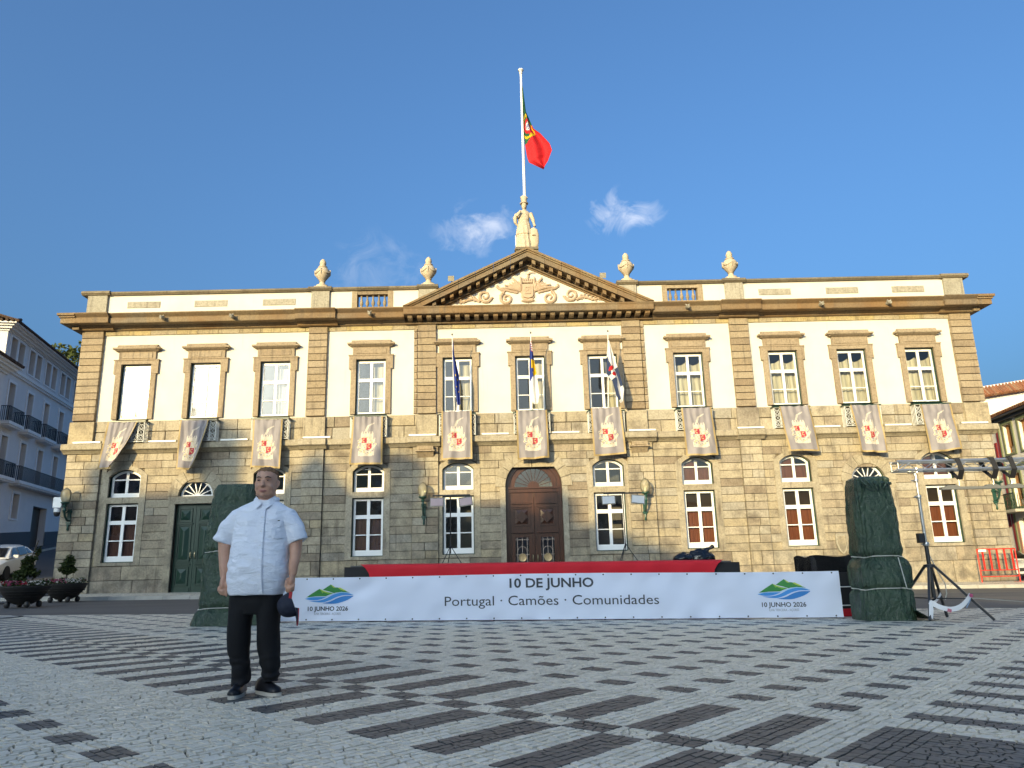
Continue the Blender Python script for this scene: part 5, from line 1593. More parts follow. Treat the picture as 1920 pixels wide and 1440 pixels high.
for i, (tl, tr, bl, br) in enumerate(BN):
    rb = random.Random(40 + i); ph = rb.uniform(0, 6); fr = rb.uniform(3.2, 5.2); side = -1 if XW[i] < 0 else 1
    fold = {0: .85, 1: .80}.get(i, 0)
    def fn(u, v, tl=tl, tr=tr, bl=bl, br=br, ph=ph, fr=fr, fold=fold, rb=rb, i=i):
        uu = u
        x = (tl[0] * (1 - uu) + tr[0] * uu) * (1 - v) + (bl[0] * (1 - uu) + br[0] * uu) * v
        z = (tl[1] * (1 - uu) + tr[1] * uu) * (1 - v) + (bl[1] * (1 - uu) + br[1] * uu) * v
        z -= .035 * math.sin(PI * u) * (1 - v) ** 3 * abs(math.sin(3 * PI * u)) 
        sag = noise.noise(Vector((u * 2.6 + v * .9, v * 1.1, i * 3.3)))
        y = -.49 - .10 * v - .040 * v * math.sin(fr * u * PI + ph + 2.2 * v) - .085 * sag * (.25 + v) - .030 * noise.noise(Vector((u * 7 - v * 3.0, v * 2.2 + u * 2, i * 7.1)))
        y -= .018 * math.sin(2.3 * fr * u * PI + 3 * ph + 4 * v * (u - .3)) * (1 - v) ** 1.5
        z += .02 * noise.noise(Vector((u * 3, i * 2.7, 1))) * v
        dg = u - (1.0 - fold * .55 * v)                       # wind turning the free corner
        if fold and dg > 0:
            y -= .42 * dg + .02; x -= .75 * dg * v * (1 if i == 0 else .8); z += .12 * dg * v
        return (x, y, z)
    mb = MB(); mb.grid(fn, 56, 84, crest)
    o = mb.build('crest_banner', [m_bcloth, m_bgold, m_bwhite, m_bred, m_bpale], angle=180)
    tag(o, BL_[i], 'banner', 'grey crest banners on the balconies')

# ---------------------------------------------------------------- white light tubes on the ledge
TU = [(-18.71, 'by the end pilaster nearest the street building'), (-15.59, 'between the first and second banners'), (-12.58, 'between the second and third banners'), (-9.08, 'at the foot of the pilaster past the third banner'),
      (-4.64, 'above the stone console beside the blue starred flag'), (-1.57, 'between the banners over the entrance and under the blue flag'), (1.42, 'between the banners over the entrance and under the navy flag'),
      (4.65, 'above the stone console beside the white and navy flag'), (9.25, 'at the foot of the pilaster past the eighth banner'), (12.53, 'between the ninth and tenth banners'), (15.57, 'between the tenth and eleventh banners'), (18.78, 'by the end pilaster above the corner lamp')]
mb = MB(); mb.box(-.585, .585, -.04, .04, .012, .075); me_t = mb.mesh('tube', M('white_plastic', (.78, .78, .75), .4, .03))
mb = MB(); mb.box(-.02, .02, -.045, .045, 0, .085); me_tc = mb.mesh('end_cap', m_ped_grey)
t0 = None
for x, w in TU:
    dz = 6.385
    T = empty('light_tube', (x, -.30 if abs(abs(x) - 4.64) > .1 and abs(abs(x) - 9.1) > .2 and abs(x) < 18 else -.40, dz), 'white tube light ' + w, 'tube light', 'white tube lights along the ledge')
    a = bpy.data.objects.new('tube', me_t); col.objects.link(a); a.parent = T
    for s in (-1, 1): a = bpy.data.objects.new('end_cap', me_tc); col.objects.link(a); a.parent = T; a.location.x = s * .585

# ---------------------------------------------------------------- wall lamps
def lamp_glass():
    t = NT('amber_lamp_glass'); t.n.remove(t.p)
    tr = t.node('ShaderNodeBsdfTransparent'); tr.inputs[0].default_value = (.96, .93, .82, 1)
    df = t.node('ShaderNodeBsdfTranslucent'); df.inputs[0].default_value = (.90, .84, .64, 1)
    d2 = t.node('ShaderNodeBsdfDiffuse'); d2.inputs[0].default_value = (.85, .79, .58, 1)
    gl = t.node('ShaderNodeBsdfGlossy'); gl.inputs['Roughness'].default_value = .06
    a0 = t.node('ShaderNodeMixShader'); a0.inputs[0].default_value = .5; t.link(df.outputs[0], a0.inputs[1]); t.link(d2.outputs[0], a0.inputs[2])
    a = t.node('ShaderNodeMixShader'); a.inputs[0].default_value = .36; t.link(tr.outputs[0], a.inputs[1]); t.link(a0.outputs[0], a.inputs[2])
    fr = t.node('ShaderNodeFresnel'); fr.inputs[0].default_value = 1.45
    b = t.node('ShaderNodeMixShader'); t.link(fr.outputs[0], b.inputs[0]); t.link(a.outputs[0], b.inputs[1]); t.link(gl.outputs[0], b.inputs[2])
    t.link(b.outputs[0], t.out.inputs[0]); return t.m
m_lglass = lamp_glass()
m_lamp = M('bottle_green_iron', (.015, .06, .045), .35, .1)
mb = MB()
mb.box(-.07, .07, -.05, 0, -.62, .02); mb.box(-.10, .10, -.07, 0, -.12, -.04); mb.box(-.10, .10, -.07, 0, -.55, -.48)
mb.tube([(0, -.04, -.60), (0, -.06, -.70), (0, -.05, -.80), (0, -.05, -.86)], [.05, .035, .045, .008], 8)
mb.tube([(0, -.04, -.45), (0, -.20, -.42), (0, -.34, -.28), (0, -.42, -.08)], [.045, .04, .04, .045], 8)
mb.tube([(0, -.04, -.08), (0, -.22, -.10), (0, -.36, -.20)], .022, 6)
me_lb = mb.mesh('bracket', m_lamp)
mb = MB(); mb.lathe([(.0, -.12), (.05, -.11), (.075, -.05), (.055, .0), (.05, .06), (.085, .10), (.06, .14), (.07, .18), (.16, .23), (.18, .25), (.18, .28), (.13, .29), (.0, .30)], 0, -.42, 14); me_lc = mb.mesh('cup', m_lamp)
mb = MB(); mb.lathe([(.12, .29), (.16, .33), (.19, .43), (.205, .55), (.195, .67), (.155, .76), (.09, .82), (.04, .86), (.0, .87)], 0, -.42, 18); me_lg = mb.mesh('globe', m_lglass)
mb = MB(); mb.lathe([(.0, .29), (.05, .3), (.05, .42), (.03, .5), (.0, .52)], 0, -.42, 8); me_lbulb = mb.mesh('bulb', m_white)
lamp0 = None
for x, z, yy, lb in ((-4.58, 3.55, -.17, 'green wall lamp with glass globe beside the window of the unlit central bay, in shade'), (4.58, 3.52, -.17, 'green wall lamp with sunlit amber globe casting its shadow on the stone'),
                 (-19.2, 3.66, -.17, 'green wall lamp with clear globe on the shaded corner behind a white box'), (19.22, 3.62, -.17, 'green wall lamp on the sunlit corner behind the truss')):
    W = empty('wall_lamp', (x, yy, z), lb, 'wall lamp', 'bracket lamps on the ground storey')
    for nm, me in (('bracket', me_lb), ('cup', me_lc), ('globe', me_lg), ('bulb', me_lbulb)):
        a = bpy.data.objects.new(nm, me); col.objects.link(a); a.parent = W
wb = empty('junction_box', (-19.42, -.55, 3.72), 'white box mounted on the shaded corner below the lamp globe', 'box')
MB().box(-19.62, -19.28, -.72, -.48, 3.72, 4.14).build('case', m_white, wb); MB().box(-19.50, -19.40, -.48, -.16, 3.85, 3.95).build('arm', m_iron, wb)
cc = empty('security_camera', (-19.47, -.62, 3.36), 'domed security camera under the white corner box', 'camera')
q = MB(); q.lathe([(.0, .34), (.12, .33), (.13, .22), (.12, .18)], -19.47, -.62, 14, cz=3.36); q.build('housing', m_white, cc)
q = MB(); q.lathe([(.12, .18), (.115, .10), (.08, .02), (0, 0)], -19.47, -.62, 14, cz=3.36); q.build('dome', m_iron, cc)
for sx, lb in ((-1, 'small floodlight at the foot of the pediment slope, street building side'), (1, 'small floodlight at the foot of the pediment slope, red barrier side')):
    F = empty('floodlight', (sx * 3.42, .35, 13.1), lb, 'floodlight', 'floodlights beside the pediment')
    MB().tube([(sx * 3.42, .35, 12.9), (sx * 3.42, .35, 13.62)], .03, 6).build('stem', m_iron, F)
    q = MB(); q.obox((sx * 3.45, .28, 13.72), (.14, 0, .0), (0, .05, .03), (.0, -.05, .10)); q.build('head', m_ped_grey, F)
PQ = empty('wall_plaque', (12.6, -.1, 1.15), 'shield-shaped stone plaque on the wall beside the wrapped bundle', 'plaque')
q = MB(); q.prism([(12.38, 1.92), (12.38, 1.55), (12.48, 1.26), (12.62, 1.12), (12.76, 1.26), (12.86, 1.55), (12.86, 1.92), (12.62, 1.98)], -.17, -.08); q.build('slab', m_ped_grey, PQ)
q = MB(); q.prism([(12.44, 1.87), (12.44, 1.56), (12.53, 1.30), (12.62, 1.20), (12.71, 1.30), (12.80, 1.56), (12.80, 1.87)], -.18, -.17)
for z in (1.50, 1.57, 1.64): q.box(12.48, 12.76, -.186, -.18, z, z + .025)
q.tube([(12.62 + .07 * math.cos(a), -.185, 1.76 + .07 * math.sin(a)) for a in [2 * PI * j / 10 for j in range(11)]], .015, 5, cap=False); q.build('relief', m_plain, PQ)

# ================================================================ STAGE AND STREET BANNER
m_redcloth = M('red_stage_cloth', (.66, .010, .022), .75, .08, 3, .1, 200)
m_blackcloth = M('black_stage_cloth', (.012, .012, .013), .7, .1, 3)
SG = empty('stage', (-.5, -14, 0), 'long low stage platform edged with red cloth behind the printed banner', 'stage')
ztop = lambda x: 1.005 - .0104 * (x + .5)
def sbox(x0, x1, y0, y1, za, zb, name, mat):
    q = MB(); q.add([(x0, y0, za(x0)), (x1, y0, za(x1)), (x1, y1, za(x1)), (x0, y1, za(x0)), (x0, y0, zb(x0)), (x1, y0, zb(x1)), (x1, y1, zb(x1)), (x0, y1, zb(x0))], [(0, 3, 2, 1), (4, 5, 6, 7), (0, 1, 5, 4), (1, 2, 6, 5), (2, 3, 7, 6), (3, 0, 4, 7)])
    return q.build(name, mat, SG)
sbox(-4.25, 3.30, -16.7, -9.6, lambda x: gz(x) - .03, lambda x: ztop(x) - .03, 'platform', m_blackcloth)
q = MB()                                     # red cloth rolled over the front edge, cut slanting at both ends
prof = [(-16.2, 0.0), (-16.70, .012), (-16.78, -.01), (-16.80, -.06), (-16.80, -.16), (-16.79, -.45)]
def redfn(u, v):
    k = v * (len(prof) - 1); i = min(int(k), len(prof) - 2); t = k - i
    y = prof[i][0] * (1 - t) + prof[i + 1][0] * t; dz = prof[i][1] * (1 - t) + prof[i + 1][1] * t
    xl = -4.02 + .32 * v; xr = 3.08 - .36 * v
    x = xl + (xr - xl) * u
    return (x, y + .008 * math.sin(9 * x + 4 * v), ztop(x) + dz + .006)
q.grid(redfn, 60, 15); q.build('red_cloth', m_redcloth, SG)
sbox(-4.24, 3.29, -16.2, -9.7, lambda x: ztop(x) - .028, lambda x: ztop(x) - .004, 'deck', M('grey_deck', (.10, .10, .10), .8))

m_vinyl = NT('white_banner_vinyl'); m_vinyl = m_vinyl.done((.70, .745, .85), .45, 0, .4)
m_ink = M('charcoal_ink', (.05, .055, .065), .6, .02)
m_inkg = M('grey_ink', (.30, .31, .33), .6, .02)
SB = empty('street_banner', (-.4, -17.6, 0), 'long white printed banner stretched along the stage front', 'banner')
BX0, BX1 = -5.45, 4.62
def by_(x): return -17.05 - .092 * (x + 5.45)
def bnz(x, v): 
    zb = gz(x) + .02; zt = gz(x) + .80 + .012 * math.cos((x + .3) * .8)
    return zb + (zt - zb) * v
def ripple(x, v):
    d1 = .022 * math.exp(-((x + 4.0) - 1.5 * (v - .6)) ** 2 * 9) + .014 * math.exp(-((x - 1.9) + 1.5 * (v - .7)) ** 2 * 5)
    return .015 * math.sin(4.2 * x + 2.5 * v) * v + .010 * math.sin(11 * x - 6 * v) * (abs(v - .5) * 2) - 1.5 * d1 + .012 * noise.noise(Vector((x * 2.2, v * 3, 1)))
def on_banner(x, v, off=0.0): return (x, by_(x) - ripple(x, v) - off, bnz(x, v))
q = MB(); q.grid(lambda u, v: on_banner(BX0 + (BX1 - BX0) * u, v), 220, 18); q.build('vinyl_sheet', m_vinyl, SB)
q = MB()
for k in range(21):
    x = BX0 + .12 + (BX1 - BX0 - .24) * k / 20
    for v in (.035, .965):
        c = Vector(on_banner(x, v, .004)); q.tube([c, c - Vector((0, .004, 0))], .014, 8)
q.build('eyelets', m_iron, SB, kind='stuff')
q = MB()                                     # frame behind the sheet
for k in range(6):
    x = BX0 + .1 + (BX1 - BX0 - .2) * k / 5; q.box(x - .02, x + .02, by_(x) + .06, by_(x) + .1, gz(x) - .03, gz(x) + .78)
q.build('frame', m_iron, SB)
def text_on_banner(txt, xc, v0, h, mat, name, bold=0.0, width=None, shear=0.0):
    cu = bpy.data.curves.new('t', 'FONT'); cu.body = txt; cu.size = 1.0; cu.align_x = 'CENTER'; cu.resolution_u = 3; cu.offset = bold; cu.fill_mode = 'FRONT'
    t = bpy.data.objects.new('t', cu); col.objects.link(t)
    dg = bpy.context.evaluated_depsgraph_get(); me = bpy.data.meshes.new_from_object(t.evaluated_get(dg)); bpy.data.objects.remove(t)
    xs_ = [v.co.x for v in me.vertices]; cap = .70
    w = max(xs_) - min(xs_); mid = (max(xs_) + min(xs_)) / 2
    kx = (width / w) if width else h / cap
    H_ = .78
    for v in me.vertices:
        x = xc + (v.co.x - mid) * kx; vv = v0 + v.co.y * (h / cap) / H_
        v.co = Vector(on_banner(x, vv, .006)) - org(SB)
    # one object per word: split the letters wherever the gap along the line is wide
    nv = len(me.vertices); par = list(range(nv))
    def find(i):
        while par[i] != i: par[i] = par[par[i]]; i = par[i]
        return i
    for ed in me.edges:
        i, j = find(ed.vertices[0]), find(ed.vertices[1])
        if i != j: par[i] = j
    isl = {}
    for i in range(nv): isl.setdefault(find(i), []).append(i)
    spans = sorted((min(me.vertices[i].co.x for i in L), max(me.vertices[i].co.x for i in L), k) for k, L in isl.items())
    words_, last = [], None
    for s0, s1, k in spans:
        if last is None or s0 - last > h * .22: words_.append(set()); last = s1
        words_[-1].add(k); last = max(last, s1)
    for wset in words_:
        idx = [i for k in wset for i in isl[k]]; mp_ = {i: n for n, i in enumerate(idx)}
        m2 = bpy.data.meshes.new(name); m2.from_pydata([tuple(me.vertices[i].co) for i in idx], [], [tuple(mp_[i] for i in p.vertices) for p in me.polygons if p.vertices[0] in mp_])
        m2.materials.append(mat)
        o = bpy.data.objects.new(name, m2); col.objects.link(o); o.parent = SB; _org[o.name] = org(SB).copy()
text_on_banner('10 DE JUNHO', -.36, .70, .155, m_ink, 'lettering', .022, 1.50)
text_on_banner('Portugal · Camões · Comunidades', -.385, .315, .165, m_ink, 'lettering', 0, 3.80)
m_lg = [M('logo_green', (.035, .24, .05), .6, .02), M('logo_light_green', (.20, .46, .06), .6, .02), M('logo_blue', (.03, .22, .55), .6, .02), M('logo_light_blue', (.05, .30, .68), .6, .02), M('logo_lime', (.50, .60, .08), .6, .02), M('logo_pale_blue', (.40, .66, .85), .6, .02)]
def logo(xc):
    q = MB()
    fa = lambda x: (x - 435) / 850 * .90
    fv = lambda y: (950 - y) / 790
    def shape(poly, mi, off):
        q.add([on_banner(xc + fa(x), fv(y), off) for x, y in poly], [tuple(range(len(poly)))], mi)
    shape([(35, 520), (150, 440), (270, 365), (330, 400), (420, 430), (500, 450), (440, 472), (380, 500), (200, 500)], 0, .006)
    shape([(270, 365), (340, 400), (420, 428), (510, 447), (420, 462), (345, 425), (318, 450), (300, 410)], 1, .0075)
    shape([(270, 365), (340, 400), (430, 432), (360, 428), (300, 392)], 4, .0085)
    shape([(325, 385), (400, 330), (465, 287), (540, 340), (590, 345), (690, 400), (800, 440), (650, 425), (560, 435), (520, 445), (430, 412)], 0, .0068)
    shape([(465, 287), (540, 340), (580, 372), (600, 400), (540, 390), (500, 350)], 1, .0076)
    shape([(465, 287), (545, 345), (530, 366), (495, 330)], 4, .0085)
    shape([(590, 350), (625, 345), (690, 382), (745, 412), (690, 405), (630, 380)], 4, .0082)
    def wave(top, bot, mi, off, n=22):
        xs_ = [top[0][0] + (top[-1][0] - top[0][0]) * k / n for k in range(n + 1)]
        def cv(L, x):
            # smooth interpolation through the key points
            for i in range(len(L) - 1):
                if x <= L[i + 1][0] or i == len(L) - 2:
                    p0 = L[max(i - 1, 0)]; p1 = L[i]; p2 = L[i + 1]; p3 = L[min(i + 2, len(L) - 1)]
                    u = (x - p1[0]) / (p2[0] - p1[0]); m1 = (p2[1] - p0[1]) / (p2[0] - p0[0]) * (p2[0] - p1[0]); m2 = (p3[1] - p1[1]) / (p3[0] - p1[0]) * (p2[0] - p1[0])
                    return (2 * u ** 3 - 3 * u * u + 1) * p1[1] + (u ** 3 - 2 * u * u + u) * m1 + (3 * u * u - 2 * u ** 3) * p2[1] + (u ** 3 - u * u) * m2
        for x0, x1 in zip(xs_[:-1], xs_[1:]):
            q.add([on_banner(xc + fa(x), fv(y), off) for x, y in ((x0, cv(bot, x0)), (x1, cv(bot, x1)), (x1, cv(top, x1)), (x0, cv(top, x0)))], [(0, 1, 2, 3)], mi)
    wave([(12, 546), (120, 522), (250, 516), (385, 516)], [(12, 547), (120, 570), (220, 570), (300, 552), (385, 518)], 3, .0072)
    wave([(85, 585), (250, 580), (380, 542), (500, 477), (650, 440), (760, 450), (855, 482)], [(85, 586), (200, 606), (330, 611), (450, 572), (580, 512), (700, 484), (855, 486)], 3, .0074)
    wave([(325, 625), (450, 600), (580, 537), (700, 502), (860, 500)], [(325, 628), (450, 637), (560, 634), (680, 602), (780, 560), (860, 505)], 2, .0076)
    wave([(12, 540), (120, 514), (250, 508), (385, 506), (500, 460), (650, 428), (760, 440), (860, 478)], [(12, 544), (120, 519), (250, 513), (385, 512), (500, 467), (650, 436), (760, 447), (860, 483)], 5, .0078)
    q.build('logo', m_lg, SB)
    text_on_banner('10 JUNHO 2026', xc - .015, .236, .076, m_ink, 'lettering', .020, .75)
    text_on_banner('ILHA TERCEIRA - AÇORES', xc - .022, .142, .040, m_inkg, 'lettering', .004, .50)
logo(-4.42); logo(3.66)

# light stands with panel lights on the stage
m_panelL = M('pale_pink_light_panel', (.55, .40, .40), .35, .05); m_panelR = M('white_light_panel', (.75, .74, .72), .35, .05)
def stage_light(x, y, lab, dxs, mat, rots):
    zb = ztop(x)
    T = empty('light_stand', (x, y, zb), lab, 'light stand', 'panel light stands on the stage')
    MB().tube([(x, y, zb + .30), (x, y, zb + 1.84)], .015, 8).build('mast', m_iron, T)
    for k in range(3):
        a = PI / 2 + 2 * PI * k / 3 + .3
        MB().tube([(x, y, zb + .50), (x + .32 * math.cos(a), y + .32 * math.sin(a), zb + .012)], .011, 6).build('leg', m_iron, T)
    MB().box(x + min(dxs) - .12, x + max(dxs) + .12, y - .02, y + .02, zb + 1.82, zb + 1.86).build('crossbar', m_iron, T)
    for dx, rz in zip(dxs, rots):
        c = Vector((x + dx, y - .06, zb + 1.66)); ax = Vector((math.cos(rz), 0, math.sin(rz)))
        q = MB(); q.obox(c, ax * .185, (0, .025, .01), Vector((-ax.z, 0, ax.x)) * .115); p = q.build('panel', m_ped_grey, T)
        q = MB(); q.obox(c - Vector((0, .03, 0)), ax * .165, (0, .003, .001), Vector((-ax.z, 0, ax.x)) * .095); q.build('diffuser', mat, p)
        MB().tube([c + Vector((0, .03, .08)), Vector((x + dx, y, zb + 1.83))], .014, 6).build('yoke', m_iron, T)
stage_light(-2.66, -11, 'thin tripod stand with two pinkish light panels in front of the shaded central window', (-.36, .42), m_panelL, (0.0, .12))
stage_light(2.02, -11, 'thin tripod stand with two white light panels beside the sunlit wall lamp', (-.40, .40), m_panelR, (.04, -.10))
# rubbish bags
m_bag = M('black_plastic_bag', (.010, .010, .011), .22, .1, 4, .35, 9, spec=.6)
def bag(x, y, rx, ry, h, lab, seed, knot):
    B = empty('rubbish_bag', (x, y, ztop(x)), lab, 'bag', 'black bags on the stage')
    q = MB(); q.loft([ell(x, y, ztop(x) + z * h, rx * a, ry * a, 22) for z, a in ((0, .80), (.12, 1.0), (.4, 1.02), (.65, .8), (.85, .45), (.97, .16), (1.0, .05))])
    if knot: q.tube([(x + rx * .2, y, ztop(x) + h * .75), (x + rx * .75, y, ztop(x) + h * 1.02), (x + rx * .95, y, ztop(x) + h * 1.22)], [.12, .07, .10], 8, flat=.5)
    remesh('sack', q, .022, 0, m_bag, B, lambda c, n: .035 * noise.noise(c * 6 + Vector((seed, 0, 0))) + .02 * noise.noise(c * 15))
bag(3.02, -13.3, .24, .2, .22, 'smaller black rubbish bag lying flat on the stage', 3, False)
bag(3.45, -13.1, .36, .24, .30, 'larger black rubbish bag with its neck twisted up on the stage', 8, True)
# black draped box beside the wrapped bundle
DB = empty('draped_box', (4.95, -16.6, gz(5)), 'box draped in black plastic between the banner end and the green bundle', 'box')
q = MB(); zz = gz(5)
def cover(u, v):
    a = 2 * PI * u; rx, ry = .50, .45
    sx_ = max(-1, min(1, 1.35 * math.cos(a))); sy_ = max(-1, min(1, 1.35 * math.sin(a)))
    p = Vector((5.0 + rx * sx_ * 1.0, -16.7 + ry * sy_, zz + 1.06 * (1 - v)))
    k = 1 + .05 * math.sin(9 * a + 3 * v) * v
    return (5.0 + (p.x - 5.0) * k, -16.7 + (p.y + 16.7) * k, p.z + .02 * math.sin(5 * a) * (1 - v))
q.grid(cover, 60, 12); q.add([cover(k / 60, 0) for k in range(60)], [tuple(range(60))]); q.build('black_cover', m_bag, DB)
q = MB(); q.box(4.66, 5.22, -17.45, -17.28, zz - .02, zz + .76); q.build('side_panel', m_blackcloth, DB)
for z in (.18, .50): 
    q = MB(); q.box(4.64, 5.2, -17.47, -17.45, zz + z, zz + z + .018); q.build('strap', m_white, DB)
q = MB(); q.box(4.64, 5.1, -17.50, -17.44, zz - .01, zz + .13); q.build('red_hem', m_redcloth, DB)

# ---------------------------------------------------------------- bundles wrapped in green tarpaulin
def tarp_mat():
    t = NT('green_tarpaulin')
    c = t.ramp(t.noise(1.7, 5, .6), [(.3, (.020, .044, .024)), (.7, (.046, .080, .042))])
    c = t.mix(t.math('MULTIPLY', t.math('SUBTRACT', t.noise(7, 5, .7), .62, True), 2.0, True), c, (.10, .14, .12))
    wv = t.node('ShaderNodeTexWave'); wv.inputs['Scale'].default_value = 60; t.link(t.pos(), wv.inputs['Vector'])
    b = t.math('ADD', t.math('MULTIPLY', t.noise(7, 3, .5, stretch=(1, 1, .5), dist=1.2), 1.0), t.math('MULTIPLY', t.noise(24, 3, .5, stretch=(1, 1, 1.6), dist=1.5), .35))
    t.bump(b, 1.0, .06)
    return t.done(c, .25, 0, .6)
m_tarp = tarp_mat(); m_rope = M('pale_cord', (.50, .50, .44), .8)
def bundle(x, y, prof, lab, ropes, seed, skirt, box=.75):
    z0 = gz(x)
    T = empty('wrapped_bundle', (x, y, z0), lab, 'wrapped bundle', 'bundles under green tarpaulin')
    q = MB(); nu, nv = 96, 120
    def ring(u, v):
        cx, rx, ry, z = interp(prof, v)
        a = 2 * PI * u
        e = .42
        sx_ = math.copysign(abs(math.cos(a)) ** e, math.cos(a)); sy_ = math.copysign(abs(math.sin(a)) ** e, math.sin(a))
        p = Vector((x + cx + rx * sx_ * .96, y + ry * sy_ * .96, z0 + z))
        nrm = Vector((math.cos(a), math.sin(a), 0))
        w = .030 * noise.noise(Vector((math.cos(a) * 2.4, math.sin(a) * 2.4, z * 1.1 + seed))) + .022 * noise.noise(Vector((math.cos(a) * 6, math.sin(a) * 6, z * 2.6 + seed)))
        w += .014 * noise.noise(Vector((math.cos(a) * 9, math.sin(a) * 9, z * 9 + seed)))
        for rz_ in ropes:
            dzr = z - rz_
            w += .020 * math.sin(17 * a + seed) * math.exp(-abs(dzr) * 7) - .05 * math.exp(-(dzr / .05) ** 2)
        if z < .35: w += (.35 - z) * skirt * (.35 + .6 * math.sin(7 * a + seed) ** 2 + .3 * noise.noise(Vector((math.cos(a) * 3, math.sin(a) * 3, seed))))
        p += nrm * w
        return tuple(p)
    q.grid(ring, nu, nv)
    top = [ring(k / nu, 1.0) for k in range(nu)]; c = sum((Vector(p) for p in top), Vector()) / nu
    q.add(top + [tuple(c + Vector((0, 0, .03)))], [(k, (k + 1) % nu, nu) for k in range(nu)], 0, True)
    q.build('tarpaulin', m_tarp, T, angle=75)
    zs_ = [p[1][3] for p in prof]
    for rz_ in ropes:
        v = None
        for (va, pa), (vb, pb) in zip(prof[:-1], prof[1:]):
            if pa[3] <= rz_ <= pb[3]: v = va + (vb - va) * (rz_ - pa[3]) / (pb[3] - pa[3])
        pts = []
        for k in range(nu + 1):
            p = Vector(ring(k / nu, v)); d = (p - Vector((x + interp(prof, v)[0], y, p.z))).normalized(); pts.append(p + d * .012 + Vector((0, 0, .012 * math.sin(3 * k / nu * 2 * PI))))
        MB().tube(pts, .0085, 5, cap=False).build('rope', m_rope, T)
    return T, ring
TRt, ringR = bundle(5.12, -18.35, [(0, (.0, .43, .37, 0.0)), (.12, (.01, .45, .37, .20)), (.30, (.02, .45, .37, .50)), (.47, (.03, .45, .36, .84)), (.55, (.03, .38, .33, 1.0)), (.60, (.01, .37, .32, 1.10)), (.80, (.03, .355, .31, 1.8)), (.93, (.03, .32, .29, 2.22)), (.98, (.04, .30, .27, 2.33)), (1, (.04, .25, .22, 2.36))],
       'tall bundle wrapped in green tarpaulin standing between the banner and the tripod', [.50, 1.02], 2.3, .05)
q = MB()
pts = [Vector((5.32, -18.72, gz(5) + 1.0)), Vector((5.33, -18.76, gz(5) + .8)), Vector((5.36, -18.78, gz(5) + .52))]; q.tube(pts, .008, 5)
q.build('rope', m_rope, TRt)
q = MB()                                      # loose edge of the sheet lying on the ground
def tail(u, v):
    x = 5.45 + .42 * u * (1 - .35 * v); y = -18.75 + .55 * v - .12 * u
    h = .26 * (1 - u) ** 1.5 * (1 - abs(v - .45)) + .05 * abs(noise.noise(Vector((u * 6, v * 6, 3)))) + .035 * abs(math.sin(9 * v + 4 * u)) * (1 - u)
    return (x, y, gz(x) + .01 + h * (1 - u * .7))
q.grid(tail, 30, 26); q.build('tarpaulin_tail', m_tarp, TRt, angle=75)
q = MB()                                      # gathered folds at the top
for k in range(5):
    q.tube([(4.86 + .13 * k, -18.70, gz(5) + 2.30 - .02 * k), (4.92 + .09 * k, -18.74, gz(5) + 2.22), (5.02 + .05 * k, -18.74, gz(5) + 2.13)], [.03, .025, .01], 6)
q.build('tarpaulin_fold', m_tarp, TRt)
bundle(-6.10, -17.35, [(0, (0, .60, .42, 0.0)), (.05, (0, .60, .42, .06)), (.16, (0, .56, .40, .30)), (.30, (0, .54, .39, .60)), (.50, (-.02, .50, .38, 1.10)), (.58, (-.02, .49, .37, 1.30)), (.75, (-.02, .45, .35, 1.9)), (.92, (0, .40, .33, 2.38)), (.98, (.02, .36, .30, 2.47)), (1, (.02, .30, .25, 2.48))],
       'tall bundle wrapped in green tarpaulin standing behind the man', [.29, 1.27], 6.1, .22)

# ---------------------------------------------------------------- lighting tripod, truss, bar, barrier tape
m_alu = M('brushed_aluminium', (.62, .62, .60), .32, .05, 4, metal=.9); m_dalu = M('dark_tube_steel', (.06, .062, .065), .35, .1, metal=.6)
m_tapew = M('white_barrier_tape', (.78, .77, .76), .4, .03)
TX, TY = 6.02, -18.35; tg = gz(TX)
TS = empty('lighting_tripod', (TX, TY, tg), 'dark steel lighting tripod with taped legs beside the green bundle', 'tripod')
MB().tube([(TX, TY, tg + .30), (TX, TY, tg + 1.25)], .034, 10).build('mast', m_dalu, TS)
MB().tube([(TX, TY, tg + 1.2), (TX, TY, tg + 2.02)], .027, 10).build('mast_section', m_alu, TS)
MB().tube([(TX, TY, tg + 2.0), (TX, TY, tg + 2.44)], .020, 8).build('mast_section', m_alu, TS)
for z, r in ((1.22, .048), (2.02, .038), (2.30, .03)):
    q = MB(); q.lathe([(r, -.03), (r * 1.1, -.02), (r * 1.1, .02), (r, .03)], TX, TY, 12, cz=tg + z); q.tube([(TX, TY, tg + z), (TX - .10, TY - .03, tg + z)], .012, 6); q.build('collar', m_alu, TS)
q = MB(); q.box(TX - .14, TX - .04, TY - .08, TY + .02, tg + 1.24, tg + 1.40); q.build('winch', m_iron, TS)
q = MB(); q.lathe([(.05, -.03), (.09, -.02), (.09, .02), (.05, .03)], TX, TY, 12, cz=tg + .86); q.build('hub', m_dalu, TS)
LEG = [(6.36, -18.05), (6.60, -18.95), (5.62, -18.85), (5.55, -17.75)]
for k, (lx, ly) in enumerate(LEG):
    lg = MB(); e = Vector((lx, ly, gz(lx) + .012)); s = Vector((TX, TY, tg + .86)) + (e - Vector((TX, TY, tg))).normalized() * .07
    ax = (e - s); L = ax.length; axn = ax.normalized(); sd = axn.cross(Vector((0, 0, 1))).normalized()
    lg.obox((s + e) / 2, axn * L / 2, sd * .019, axn.cross(sd) * .019); l_ = lg.build('leg', m_dalu, TS)
    m_ = s.lerp(e, .62); MB().tube([m_, Vector((TX, TY, tg + .33))], .012, 6).build('brace', m_dalu, TS)
q = MB(); q.lathe([(.04, -.02), (.045, .03), (.03, .05)], TX, TY, 10, cz=tg + .30); q.build('lower_hub', m_dalu, TS)
